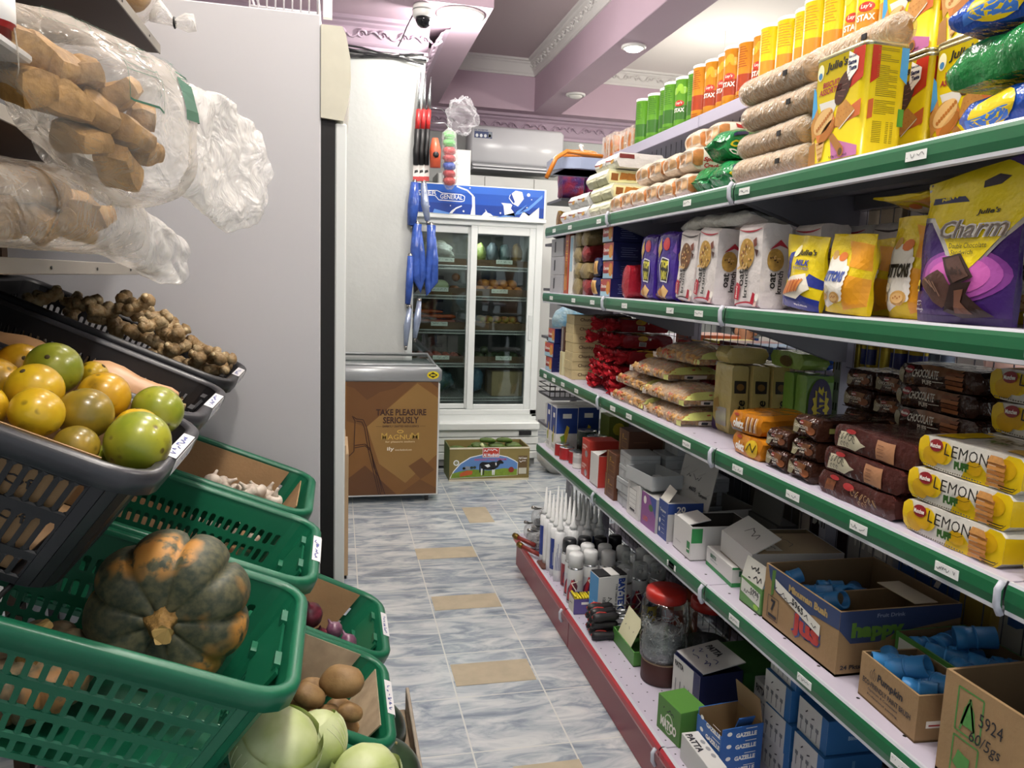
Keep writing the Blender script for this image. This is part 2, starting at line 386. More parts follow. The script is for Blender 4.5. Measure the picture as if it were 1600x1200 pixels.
# ================================================================ back of the shop
def at(x, y, Y=None, X=None, Z=None):
    """the point of the room seen at photo position x, y on the plane y=Y, x=X or z=Z"""
    d = fw+rt*((x-800)/1177)+up*((600-y)/1177); c = V((0, 0, 1.45))
    return c+d*((Y/d.y) if Y is not None else (X/d.x) if X is not None else (Z-1.45)/d.z)
WHT = M('#dfe3e1', .3); STEEL = M('#b8bcbe', .25, 1); BLK = M('#131416', .5); CARD = M('#9c8468', .8, vary=.1, vs=10, bump=.1, bs=80); CARDL = M('#b49a78', .8, vary=.1, vs=10)
sticker(.78, .935, 4.325, 4.635, 'square beige sticker on the tiles before the wire-fronted fridge')
sticker(.41, .725, 3.765, 3.925, 'beige strip on the tiles close to the freezer')
sticker(.423, .725, 3.145, 3.292, 'beige strip on the tiles level with the spray cans')
sticker(.421, .72, 2.51, 2.665, 'beige strip on the tiles level with the onions')
sticker(.52, .73, 1.9, 2.033, 'beige strip on the tiles beside the watermelons')
# ---------------------------------------------------------------- tall cooler, its side panel towards us
t = thing('display_cooler', 'tall grey cooler cabinet with black door gasket behind the ginger', 'cooler', (0, 0, 0))
PANEL = M('#c6c5c8', .34, vary=.03, vs=2)
MB().box((-.86, 2.28, .06), (-.05, 2.98, 2.167), PANEL, .004).box((-.84, 2.3, 0), (-.07, 2.96, .06), BLK).build('body', t)
MB().box((-.05, 2.285, .10), (-.010, 2.975, 1.885), M('#0b0b0c', .7)).build('gasket', t)
d = MB().box((-.010, 2.283, .10), (.022, 2.33, 1.88), WHT, .004).box((-.010, 2.93, .10), (.022, 2.977, 1.88), WHT, .004).box((-.010, 2.33, .10), (.022, 2.93, .15), WHT).box((-.010, 2.33, 1.83), (.022, 2.93, 1.88), WHT).build('door', t)
BX((.002, 2.33, .15), (.010, 2.93, 1.83), glass()).build('pane', d)
mb = MB(); pr = [(-.05, 1.89), (.012, 1.885), (.025, 1.93), (.033, 2.0), (.030, 2.06), (.018, 2.12), (.008, 2.14), (-.05, 2.14)]
mb.add([(x, y, z) for y in (2.275, 2.98) for x, z in pr], [tuple(range(8)), tuple(range(15, 7, -1))]+[(i, (i+1) % 8, 8+(i+1) % 8, 8+i) for i in range(8)], M('#cfccbb', .2, vary=.05, vs=20)); mb.build('lit_header', t)
mb = MB(); WW = M('#e6e3e6', .35)
for z in (2.175, 2.215, 2.26): mb.tube([(-.24, 2.3, z), (-.06, 2.3, z), (-.06, 2.9, z), (-.24, 2.9, z)], .0035, WW, 6, True)
for k in range(9): mb.tube([(-.24+k*.0225, 2.3, 2.172), (-.24+k*.0225, 2.3, 2.262)], .0025, WW, 5)
for k in range(20): mb.tube([(-.06, 2.3+k*.03, 2.172), (-.06, 2.3+k*.03, 2.262)], .0025, WW, 5)
mb.box((-.045, 2.3, 2.167), (-.02, 2.32, 2.32), WW)
tag(mb.build('wire_rack'), 'white wire rack standing on top of the tall cooler', 'rack')
# ---------------------------------------------------------------- chest freezer
t = thing('chest_freezer', 'chest freezer with a brown ice cream advert and grey glass lid', 'freezer', (0, 0, 0))
FR = Fr((.055, 4.7685, .062), (1, 0, 0), (0, 0, 1))
mb = MB().box((-.3, 4.77, .05), (.642, 5.27, .79), WHT, .006)
K = .000935
def q(pts): return [((x-80)*K, (1080-y)*.00093) for x, y in pts]
GB = M('#7d5629', .4, vary=.1, vs=3); GD = M('#5f3d20', .4); GM = M('#6c4824', .4); GL = M('#92703c', .4, vary=.08, vs=4); DK = M('#3a1d14', .4); GOLD = M('#d8b25c', .3, .6)
mb.dr(FR, -.3, 0, .575, .735, GB, 0)
for P, m, k in (([(80, 290), (550, 290), (215, 600), (80, 560)], GM, 1), ([(80, 290), (470, 290), (400, 335), (300, 360), (215, 415), (130, 335), (80, 320)], GD, 2), ([(640, 290), (694, 290), (694, 335)], GD, 1),
                ([(550, 300), (694, 400), (694, 800), (480, 1000), (300, 860), (215, 600)], GL, 1), ([(80, 970), (205, 870), (420, 1080), (80, 1080)], GD, 1), ([(440, 1080), (580, 975), (694, 1040), (694, 1080)], GM, 2), ([(500, 880), (590, 820), (680, 910), (585, 975)], GM, 2)):
    mb.dp(FR, q(P), m, k)
for P in ([(60, 812), (100, 800), (130, 770), (136, 560), (118, 525)], [(126, 530), (145, 545), (190, 550), (212, 600), (238, 745), (312, 1078)], [(145, 560), (182, 566), (200, 610), (225, 760), (300, 1078)], [(240, 765), (275, 880), (342, 1078)], [(136, 745), (205, 732), (240, 765)], [(136, 728), (205, 720), (240, 755)], [(250, 790), (262, 880), (300, 960), (322, 1060)]):
    mb.line(FR, q(P), .005, DK, 4)
tx = lambda s, x0, y0, x1, y1, m, b=.02: mb.text(FR, s, (x0-80)*K, (1080-y1)*.00093, (x1-80)*K, (1080-y0)*.00093, m, 4, b)
tx('TAKE PLEASURE', 275, 478, 615, 523, DK, .03); tx('SERIOUSLY', 322, 532, 565, 578, DK, .03); tx('EXPERTLY CRAFTED INDULGENCE', 320, 591, 566, 605, DK)
for a, b in ((275, 315), (570, 612)): mb.line(FR, q([(a, 598), (b, 598)]), .0015, DK, 4)
tx('M', 313, 645, 352, 690, GOLD, .01); tx('AGNU', 355, 656, 512, 690, GOLD, .01); tx('M', 515, 645, 568, 690, GOLD, .01); tx('for pleasure seekers', 340, 699, 540, 716, M('#d9c39a')); tx('ily', 352, 742, 400, 775, M('#efe8da')); tx('www.facebook.com', 405, 756, 520, 770, M('#d8c8a8'))
mb.de(FR, 360*K, 445*.00093, .021, .011, GOLD, 4); mb.de(FR, 360*K, 445*.00093, .015, .006, GL, 5)
mb.build('cabinet', t)
GRY = M('#9fa3a5', .3, .3)
mb = MB().box((-.31, 4.755, .79), (.652, 5.285, .895), GRY, .022, True); F2 = Fr((.642-.165, 4.754, .803), (1, 0, 0), (0, 0, 1))
mb.de(F2, .115, .04, .038, .025, M('#e7d21c'), 1, 28); mb.dp(F2, [(.085, .04), (.115, .059), (.145, .04), (.115, .021)], BLK, 2); mb.dr(F2, .099, .034, .131, .046, M('#c9b818'), 3)
lid = mb.build('lid_frame', t)
mb = MB().box((-.27, 4.80, .8953), (.60, 5.24, .8985), M('#56615f', .08)); mb.tube([(-.28, 4.79, .899), (.61, 4.79, .899), (.61, 5.25, .925), (-.28, 5.25, .925)], .012, GRY, 8, True); mb.build('glass_lid', lid)
for x, y in ((.575, 4.84), (.575, 5.2), (-.2, 4.84), (-.2, 5.2)):
    MB().lathe([(.028, -.011), (.028, .011)], '#3c3d3f', 16, (x, y, .0285), axis=(1, 0, 0)).box((x-.018, y-.015, .03), (x+.018, y+.015, .052), STEEL).build('caster', t)
o = MB().box((-.05, 3.55, .02), (.052, 3.95, .62), CARDL, .002).box((-.05, 3.55, .62), (.04, 3.95, .66), CARDL, .002).build('carton'); tag(o, 'narrow upright carton wedged between the tall cooler and the freezer', 'box')
o = MB().box((-.05, 3.56, 0), (.045, 3.9, .02), BLK, .002).build('floor_tray'); tag(o, 'flat black tray under the narrow upright carton', 'tray')
# ---------------------------------------------------------------- upright glass fridge
t = thing('glass_fridge', 'white two-door glass fridge of fruit under a blue lit sign', 'fridge', (0, 0, 0))
x0, x1, yf, yb = .46, 1.535, 5.70, 6.36
INN = M('#7d7f7a', .5)
mb = MB().box((x0, yf, .40), (x0+.035, yb, 1.9), WHT).box((x1-.035, yf, .40), (x1, yb, 1.9), WHT).box((x0, yb-.03, .40), (x1, yb, 1.9), INN).box((x0, yf, 1.86), (x1, yb, 1.92), WHT, .004).box((x0, yf, .36), (x1, yb, .415), WHT)
mb.box((x0+.035, yf+.05, 1.84), (x1-.035, yb-.03, 1.86), INN); mb.box((x0, yf-.004, .415), (x1, yf+.02, .455), WHT, .004)
for a, b in ((x0, x0+.04), (x1-.055, x1)): mb.box((a, yf-.004, .415), (b, yf+.02, 1.9), WHT, .004)
for k in range(14): mb.box((.80, yb-.034, .5+k*.095), (.86, yb-.0305, .53+k*.095), BLK)
mb.build('cabinet', t)
BX((x0+.2, 5.86, 1.838), (x1-.2, 5.9, 1.842), M('#f4f6ff', emit=3)).build('added_light_strip', t)  # glowing strip added to lift the dark fridge interior
mb = MB().box((x0-.01, 5.61, .305), (x1+.012, yb, .365), WHT, .008)
for k in range(4): mb.box((x0, 5.63+.01*(k % 2), .075+k*.058), (x1+.008, yb, .128+k*.058), WHT, .004)
mb.box((x0+.01, 5.66, 0.02), (x1-.01, yb, .1), M('#8b8d8c')).box((1.385, 5.622, .262), (1.485, 5.632, .296), BLK, .002); mb.build('vented_base', t)
mb = MB().box((x0, 5.66, 1.9), (x1+.01, yb, 1.925), WHT, .003).box((x0, 5.665, 1.925), (x1+.005, yb, 2.15), WHT, .006); S = Fr((.655, 5.6645, 1.93), (1, 0, 0), (0, 0, 1))
BL1 = M('#1b4fb0', .25); BL2 = M('#143c94', .25); BL3 = M('#2d63c4', .25); WH = M('#eef1f4', .3)
mb.dr(S, -.19, .005, .868, .212, BL1); mb.dr(S, -.19, .005, .868, .08, BL2, 2); mb.dr(S, -.19, .16, .868, .212, BL3, 2)
# crop coordinates of the sign: 150 px/m... placed in metres along the sign
sx = lambda x: (x-220)*.000722
sy = lambda x, y: .212-(y-75-(x-300)*.054)*.00071
pp = lambda L: [(sx(x), sy(x, y)) for x, y in L]
mb.line(S, pp([(60, 140), (290, 140), (340, 165), (540, 180), (575, 200), (570, 245), (540, 252), (310, 235), (270, 190), (60, 182)]), .006, WH, 3)
mb.text(S, 'SUPER', sx(60), sy(180, 178), sx(285), sy(180, 140), WH, 4, .01); mb.text(S, 'GENERAL', sx(322), sy(440, 228), sx(555), sy(440, 180), WH, 4, .01)
for P in ([(650, 190), (680, 200), (690, 390), (640, 385), (655, 300)], [(440, 345), (490, 310), (545, 290), (550, 300), (490, 325), (450, 372), (420, 370)], [(750, 400), (800, 350), (790, 325), (820, 365), (850, 375), (880, 400), (810, 408)],
          [(960, 262), (1060, 270), (1100, 300), (1110, 400), (1000, 392), (985, 290)], [(1050, 180), (1110, 135), (1180, 150), (1200, 220), (1140, 300), (1080, 270), (1040, 215)], [(1150, 430), (1200, 350), (1260, 400), (1370, 310), (1370, 440)]): mb.dp(S, pp(P), WH, 3)
mb.line(S, pp([(490, 95), (540, 115), (600, 135), (665, 195)]), .011, WH, 3)
for c, m in (((1090, 180), DK), ((1110, 290), DK)): mb.dp(S, pp([(c[0]-25, c[1]-20), (c[0]+15, c[1]+70), (c[0]+5, c[1]+90), (c[0]-45, c[1]+30)]), BL2, 4)
for P in ([(1080, 410), (1240, 320), (1400, 180), (1400, 215), (1260, 340)], [(900, 415), (1100, 370), (1240, 280), (1120, 400)], [(250, 365), (265, 325), (420, 365), (420, 378)]): mb.dp(S, pp(P), M('#5f93dd', .25), 3)
for c in ((430, 293, 5), (567, 350, 9), (955, 368, 8), (1250, 180, 16), (1238, 312, 7), (1285, 228, 5), (628, 112, 6), (210, 300, 9)): mb.de(S, sx(c[0]), sy(c[0], c[1]), c[2]*.0008, c[2]*.0008, WH, 3, 10)
mb.build('sign_header', t)
def fdoor(a, b, y, lab):
    d = MB().box((a, y, .455), (a+.05, y+.03, 1.86), WHT, .004).box((b-.05, y, .455), (b, y+.03, 1.86), WHT, .004).box((a+.05, y, .455), (b-.05, y+.03, .495), WHT, .004).box((a+.05, y, 1.80), (b-.05, y+.03, 1.86), WHT, .004).build('door', t)
    BX((a+.05, y+.012, .495), (b-.05, y+.016, 1.80), glass('#dfe8e4', .16)).build('pane', d)
    BX((b-.035, y-.008, 1.0), (b-.012, y+.001, 1.2), M('#cfd4d2', .3), .003).build('handle', d)
fdoor(x0+.04, 1.01, 5.735, 'left'); fdoor(.975, x1-.055, 5.702, 'right')
SHZ = [.52, .79, 1.05, 1.315, 1.545]
for z in SHZ:
    mb = MB()
    for a, b in ((x0+.05, .985), (1.01, x1-.05)):
        for zz in (z-.012, z+.012): mb.tube([(a, 5.80, zz), (b, 5.80, zz)], .004, WW, 5)
        n = int((b-a)/.012)
        for k in range(n+1): mb.tube([(a+(b-a)*k/n, 5.80, z-.012), (a+(b-a)*k/n, 5.80, z+.012), (a+(b-a)*k/n, 6.3, z+.012)], .0016, WW, 4, False, False)
    mb.build('wire_shelf', t)
# trays with fruit and vegetables on the wire shelves
TRAY = M('#6a4f38', .8, vary=.15, vs=14); PAPER = M('#e9e9e6', .6)
def tray(a, b, z, h, lab, slip, nm='cardboard_tray'):
    z += .004
    mb = MB().box((a, 5.83, z), (b, 5.84, z+h), TRAY).box((a, 6.2, z), (b, 6.21, z+h), TRAY).box((a, 5.84, z), (a+.008, 6.2, z+h), TRAY).box((b-.008, 5.84, z), (b, 6.2, z+h), TRAY).box((a+.008, 5.84, z), (b-.008, 6.2, z+.006), TRAY)
    t = mb.build(nm); tag(t, lab, 'tray')
    if slip:
        F = Fr((slip, 5.829, z+h*.55), (1, 0, 0), (0, 0, 1)); m2 = MB().box((slip, 5.826, z+h*.45), (slip+.13, 5.8295, z+h*.45+.032), PAPER); F.o.y = 5.8255
        m2.scrib(F, .01, .0, .12, .025, '#2b2b30', int(z*99), .002, 1, 1); m2.build('price_slip', t)
L_, R_ = (.51, .965), (1.03, 1.465)
tray(*R_, .803, .05, 'tray of dark green avocados on the second fridge shelf from below', 1.22); tray(*R_, 1.063, .055, 'brown tray of yellow-green apples in the glass fridge', 0)
tray(*R_, 1.328, .055, 'brown tray of oranges in the glass fridge', 1.17); tray(*R_, 1.558, .05, 'top tray of packed herbs behind the sliding door', 1.2)
tray(*L_, .803, .05, 'tray of red tomatoes behind the freezer lid', .72); tray(*L_, 1.063, .055, 'brown tray of carrots in the glass fridge', .70); tray(*L_, 1.328, .055, 'tray of cabbage and cucumbers in the glass fridge', .70); tray(*L_, 1.558, .05, 'empty-looking top tray in the sliding half of the fridge', .74)
def fruit(name, m, r, n, a, b, z, label, cat, group, seed, two=True, fn=None, sq=1, ry=1):
    p = None; r_ = random.Random(seed); k = 0; nx = max(1, int((b-a-.02)/(2.08*r))); d = 2.06*r
    x00 = a+.012+r+((b-a-.024)-(nx-1)*d-2*r)/2; rows = []
    for lay in range(3):
        for j in range(3):
            for i in range(nx-lay % 2): rows.append((x00+i*d+(lay % 2)*d/2, 5.86+r*ry+j*d*ry+(lay % 2)*d/2*ry, z+.004+r*sq+lay*r*1.48*sq))
    for (x, y, zz) in rows[:n]:
        if p is None: p = tag(MB().blob((0, 0, 0), (r, r*ry, r*sq), m, 18, 12, fn).build(name), label, cat, group); o = p
        else: o = dup(p, (0, 0, 0))
        o.location = (x, y, zz); o.rotation_euler = (r_.uniform(-.3, .3), r_.uniform(-.3, .3), r_.uniform(0, 6))
ORN = M('#c8803a', .45, bump=.1, bs=200)
fruit('orange', ORN, .036, 26, 1.035, 1.46, 1.335, 'orange heaped in the tray behind the sliding glass door', 'orange', 'oranges in the glass fridge', 1)
fruit('apple', M('#a89a45', .4, h2='#a35f42', vs=18), .03, 30, 1.035, 1.46, 1.07, 'yellow apple with a red blush in the fridge tray', 'apple', 'apples in the glass fridge', 2, sq=.95)
fruit('avocado', M('#3c4a2a', .5, vary=.3, vs=30), .034, 16, 1.035, 1.46, .81, 'dark green avocado in the fridge tray', 'avocado', 'avocados in the glass fridge', 3)
fruit('tomato', M('#a8452a', .35), .032, 16, .515, .96, .81, 'red tomato in the tray above the freezer lid', 'tomato', 'tomatoes in the glass fridge', 4)
fruit('onion', M('#8f5a34', .45, vary=.2, vs=20), .033, 4, .83, .96, 1.335, 'brown onion at the edge of the cabbage tray', 'onion', 'onions in the glass fridge', 5)
p = None
for k in range(11):
    mb = MB().tube([(-.085, 0, 0), (-.05, 0, .001), (0, 0, .003), (.06, 0, .002), (.09, 0, 0)], [.006, .011, .014, .018, .008], M('#b8562a', .5, vary=.2, vs=30), 8) if p is None else None
    if p is None: p = o = tag(mb.build('carrot'), 'orange carrot in the brown fridge tray', 'carrot', 'carrots in the glass fridge')
    else: o = dup(p, (0, 0, 0))
    o.location = (.63+.09*(k % 3), 5.87+.04*(k//3 % 2)+.002*k, 1.088+.036*(k//3)); o.rotation_euler = (0, 0, [.02, -.03, 3.16, .03][k % 4])
o = MB().blob((.78, 5.92, 1.395), (.068, .05, .052), M('#b9c29a', .5, vary=.2, vs=20), 20, 12, lambda d: 1+.05*NZ.noise(d*4)).build('cabbage_half'); tag(o, 'pale half cabbage wrapped in film on the fridge shelf', 'cabbage')
for k, x in enumerate((.60, .68)):
    o = MB().tube([(x-.02, 5.88, 1.36), (x, 5.95, 1.36), (x+.02, 6.05, 1.355)], [.012, .02, .014], M('#4b5a2c', .5), 8).build('cucumber'); tag(o, 'dark cucumber beside the half cabbage', 'cucumber', 'cucumbers in the glass fridge')
def crumple(name, c, r, m, label, cat, seed, nu=40, nv=24, amp=.25, group=None, flat=0):
    o = MB().blob((0, 0, 0), r, m, nu, nv, lambda d: 1+amp*NZ.noise(d*2.2+V((seed, 0, 0)))+amp*.5*abs(NZ.noise(d*6+V((0, seed, 0))))).build(name); o.location = c
    return tag(o, label, cat, group)
BAGB = film('#6fa3c9', .45, .2, .8, 30)
crumple('plastic_bag', (1.08, 5.98, .665), (.065, .09, .105), M('#4d6f8c', .4, bump=.6, bs=40), 'crumpled blue bag at the bottom of the glass fridge', 'bag', 3)
crumple('plastic_bag', (.78, 5.98, .652), (.12, .09, .09), M('#5b7688', .4, bump=.6, bs=40, h2='#47603f', vs=9), 'blue bag of greens behind the freezer', 'bag', 5)
o = BX((1.20, 5.85, .537), (1.45, 6.15, .735), CARDL, .003).build('carton'); tag(o, 'plain carton on the lowest fridge shelf', 'box')
for k, (x, m) in enumerate(((1.10, '#7d8a4a'), (1.20, '#566066'), (1.30, '#465a58'), (1.40, '#8b6f3c'))):
    crumple('produce_bag', (x, 6.0, 1.66+.01*(k % 2)), (.046, .07, .085), M(m, .4, bump=.5, bs=30), ['green herbs bagged beside the fridge stile', 'grey bag second along the top fridge tray', 'dark teal bag third along the top fridge tray', 'amber bag at the end of the top fridge tray'][k], 'bag', k+20, 24, 16, .15)
crumple('produce_bag', (.72, 6.0, 1.66), (.16, .09, .09), film('#8f938c', .35, .2, .8, 25), 'clear bag lying in the top tray beside the stile', 'bag', 31, 30, 18)
# ---------------------------------------------------------------- carton of cucumbers on the floor
t = thing('cucumber_carton', 'olive carton printed with a cow, open and full of green cucumbers', 'box', (.79, 5.275, 0))
KH = M('#857642', .7, vary=.08, vs=8)
w_, d_, h_ = .595, .29, .245
mb = MB().box((0, 0, 0), (w_, .008, h_), KH).box((0, d_-.008, 0), (w_, d_, h_), KH).box((0, .008, 0), (.008, d_-.008, h_), M('#6b7042', .7)).box((w_-.008, .008, 0), (w_, d_-.008, h_), KH).box((.008, .008, 0), (w_-.008, d_-.008, .01), CARD)
mb.box((-.001, -.002, h_-.008), (w_+.001, .009, h_+.002), M('#d4cdb5')).box((-.001, -.002, 0), (w_+.001, .002, .014), M('#d4cdb5'))
F = Fr((0, -.0005, 0), (1, 0, 0), (0, 0, 1)); k = .000815
g = lambda L: [((x-205)*k, (1150-y)*.00083) for x, y in L]
arch = [(205+10, 1125)]+[(215+610*(i/16), 1125-205*sin(pi*(.5+.42*(i/16*2-1))*1)**1.2*(1 if i < 16 else 1)) for i in range(1, 17)]+[(825, 1110)]
mb.dp(F, g([(208, 1125), (240, 1060), (300, 990), (390, 935), (500, 912), (620, 912), (730, 935), (800, 970), (828, 990), (828, 1105), (520, 1118)]), WH, 1)
mb.dp(F, g([(216, 1120), (248, 1062), (306, 996), (394, 942), (500, 919), (620, 919), (726, 942), (796, 976), (824, 995), (824, 1102), (520, 1112)]), M('#5c86c0'), 2)
mb.dp(F, g([(216, 1122), (232, 1080), (300, 1062), (420, 1045), (560, 1060), (700, 1040), (824, 1050), (824, 1104), (520, 1114)]), M('#7d9a2f', vary=.2, vs=40), 3)
for c in ((405, 1030), (432, 1028), (335, 1035)): mb.de(F, *g([c])[0], .012, .01, M('#2f3a22'), 4, 9)
mb.dp(F, g([(320, 1050), (350, 1015), (390, 1020), (390, 1050)]), M('#8d929a'), 4)
CB = M('#17181a')
mb.dp(F, g([(482, 990), (500, 980), (560, 985), (600, 978), (640, 985), (640, 1030), (610, 1052), (540, 1052), (490, 1040)]), CB, 5)
mb.dp(F, g([(625, 985), (650, 968), (668, 962), (698, 990), (690, 1000), (665, 998), (640, 1035), (625, 1030)]), CB, 6)
for x in (497, 515, 598, 612): mb.dp(F, g([(x-7, 1040), (x+7, 1040), (x+3, 1100), (x-5, 1100)]), WH if x != 515 else CB, 5)
for P in ([(475, 1000), (484, 992), (486, 1070), (474, 1080)],): mb.dp(F, g(P), CB, 5)
mb.dp(F, g([(520, 1010), (560, 1000), (575, 1020), (550, 1032)]), WH, 7); mb.dp(F, g([(618, 990), (630, 988), (632, 1012), (622, 1015)]), WH, 7)
mb.dr(F, *g([(500, 940)])[0], *g([(655, 852)])[0], M('#b93a2a'), 6); mb.line(F, g([(503, 938), (652, 938), (652, 855), (503, 855), (503, 938)]), .003, WH, 7)
mb.scrib(F, *g([(512, 895)])[0], *g([(642, 862)])[0], WH, 4, .006, 1, 8); mb.text(F, 'Al Mudhish', *g([(508, 933)])[0], *g([(648, 903)])[0], WH, 8, .03)
mb.de(F, *g([(265, 985)])[0], .021, .021, WH, 4); mb.de(F, *g([(265, 985)])[0], .014, .014, M('#8b8a6a'), 5); mb.dp(F, g([(300, 1110), (300, 1080), (360, 1055), (415, 1060), (410, 1090)]), M('#c05a2c'), 5); mb.de(F, *g([(768, 1055)])[0], .021, .021, M('#8f2f22'), 5)
mb.dr(F, *g([(832, 1100)])[0], *g([(915, 930)])[0], M('#5f4a2a'), 3); mb.text(F, 'Full Cream', *g([(836, 960)])[0], *g([(911, 942)])[0], WH, 4); mb.scrib(F, *g([(842, 1000)])[0], *g([(908, 965)])[0], WH, 6, .004, 1, 4); mb.dr(F, *g([(838, 1095)])[0], *g([(910, 1040)])[0], M('#c9c7b6'), 4)
mb.text(F, 'INSTANT FULL CREAM', *g([(430, 968)])[0], *g([(720, 950)])[0], M('#c94a7a'), 6); mb.build('box_walls', t)
p = None; CUK = M('#56702b', .35, vary=.3, vs=30)
for k in range(26):
    if p is None: o = p = tag(MB().tube([(-.062, 0, 0), (-.055, 0, .002), (-.02, 0, .005), (.025, 0, .004), (.055, 0, 0), (.065, 0, -.003)], [.004, .014, .0195, .0195, .013, .003], CUK, 10).build('cucumber'), 'short green cucumber heaped in the cow-printed carton', 'cucumber', 'cucumbers in the carton')
    else: o = dup(p, (0, 0, 0))
    if k < 18: o.location = (.87+.138*(k % 4)+.004*(k % 3), 5.315+.047*(k//4), .19+.005*(k % 2)); o.rotation_euler = (0, 0, rnd.uniform(-.12, .12))
    else: j = k-18; o.location = (1.03+.128*(j % 3)+(.06 if j > 5 else 0), 5.36+.06*(j//3 % 3 if j < 6 else .6), .232 if j < 6 else .272); o.rotation_euler = (0, .08, .1+.04*(j % 3))
o = MB().tube([(1.03, 5.33, .243), (1.045, 5.335, .25)], .021, M('#cfd6a0', .5), 12).build('cut_cucumber'); tag(o, 'cut pale end of a cucumber on the heap', 'cucumber')
# sack on the floor under the rack end
crumple('grain_sack', (1.73, 5.5, .13), (.2, .22, .15), M('#cfcdc8', .7, bump=.3, bs=60), 'white woven sack slumped on the floor past the fridge', 'sack', 9, 40, 24, .12)
crumple('green_bag', (.70, 5.5, .19), (.035, .05, .19), M('#3f9b4d', .3, bump=.5), 'green plastic bag squeezed between freezer and carton', 'bag', 11, 20, 14, .1)
# ---------------------------------------------------------------- air conditioner, cupboard, things on the fridge
t = thing('air_conditioner', 'white split air conditioner on the far wall under the moulding', 'air conditioner', (0, 0, 0))
A0, A1 = at(735, 196, 7.22), at(906, 272, 7.22); ax0, ax1, az1, az0 = A0.x, 2.12, 2.9, A1.z-.02
AC = M('#d6d6da', .25)
mb = MB().box((ax0, 7.22, az0+.06), (ax1, 7.5, az1), AC, .03, True); F = Fr((ax0+.04, 7.2195, az1-.12), (1, 0, 0), (0, 0, 1)); mb.dr(F, .0, .0, .17, .06, M('#3c4a78'), 1)
for k in range(4): mb.de(F, .025+.04*k, .022, .014, .016, WH, 2, 10)
mb.dr(F, .135, .01, .168, .058, M('#8d95a0'), 2); mb.text(F, 'DC INVERTER', 0, .064, .13, .078, '#3c4a78', 1); mb.build('casing', t)
BX((ax0+.03, 7.24, az0), (ax1-.03, 7.44, az0+.06), M('#8f9094', .4)).build('air_outlet', t)
MB().box((ax0+.03, 7.21, az0+.03), (ax1-.03, 7.25, az0+.042), AC).box((ax0+.04, 7.215, az0+.004), (ax1-.04, 7.24, az0+.014), AC).build('louvre', t)
BX((ax0+.1, 7.5, az0+.1), (ax1-.1, 7.7, az1-.06), AC).build('wall_bracket', t)
t = thing('wall_cupboard', 'pale cupboard with keyed doors below the air conditioner', 'cupboard', (0, 0, 0))
BX((.9, 7.2, .0), (2.3, 7.6, az0-.06), M('#c9cbc8', .5)).build('carcass', t)
for a, b in ((.905, 1.34), (1.345, 1.82), (1.825, 2.295)):
    d = BX((a, 7.18, .05), (b, 7.2, az0-.065), M('#d5d6d3', .45), .003).build('door', t); MB().lathe([(.012, 0), (.01, -.006)], BLK, 12, (a+.06, 7.18, az0-.2), axis=(0, 1, 0)).build('keyhole', d)
t = thing('carton', 'white printed carton standing on the glass fridge beside the hanging packs', 'box', (0, 0, 0))
a, b = at(700, 292, 5.9), at(736, 235, 5.9)
mb = MB().box((a.x, 5.9, 2.1505), (b.x, 6.15, b.z), M('#dcdad6', .6), .002); F = Fr((a.x, 5.8995, 2.155), (1, 0, 0), (0, 0, 1)); GR = M('#3f8f6a')
for v in (.06, .15): mb.dr(F, .005, v, .02, v+.03, GR, 1); mb.line(F, [(.03, v+.02), (.08, v+.02)], .002, GR, 1)
mb.build('box_body', t); MB().poly([(a.x, 5.9, b.z), (a.x+.02, 5.96, b.z+.07), (a.x+.02, 6.1, b.z+.07), (a.x, 6.15, b.z)], M('#4a3a2c')).build('flap', t)
# ================================================================ the shelf rack along the aisle
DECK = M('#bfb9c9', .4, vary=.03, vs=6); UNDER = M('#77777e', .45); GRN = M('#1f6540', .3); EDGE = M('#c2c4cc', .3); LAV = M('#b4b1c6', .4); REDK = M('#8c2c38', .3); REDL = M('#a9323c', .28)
SZ = [1.72, 1.405, 1.025, .64]; BAYS = [-.02, .895, 1.81, 2.725, 3.64]
TAGS = {0: [1.15, 1.73, 2.82, 2.05, 3.2, 3.45], 1: [1.93, 2.12, 2.5, 2.85, 3.1, 3.45], 2: [.98, 1.2, 1.42, 1.66, 1.95, 2.4, 2.56, 3.0, 3.2, 3.35, 3.5], 3: [1.03, 1.32, 1.62, 1.99, 2.0]}
TAGM = M('#f2f3f1', .4)
def clip(y, z, x=1.0):
    return MB().tube([(x-.004, y, z+.002), (x-.012, y, z-.01), (x-.011, y, z-.035), (x-.002, y, z-.05)], .006, M('#c4c7d2', .2), 6)
def rail_mesh(y0, y1):
    L = [(1.0, .0015), (.995, .0015), (.9925, -.003), (.990, -.010), (.989, -.028), (.992, -.043), (.992, -.050), (1.0, -.052), (1.01, -.046)]
    mb = MB(); n = len(L); mats = [EDGE, EDGE, GRN, GRN, GRN, EDGE, EDGE, EDGE]
    for i in range(n-1): mb.add([(L[i][0], y0, L[i][1]), (L[i+1][0], y0, L[i+1][1]), (L[i+1][0], y1, L[i+1][1]), (L[i][0], y1, L[i][1])], [(3, 2, 1, 0)], mats[i], True)
    return mb
BN = ['bay by the glass fridge', 'bay of red biscuit rolls', 'bay of oat biscuits', 'bay of lemon biscuits']
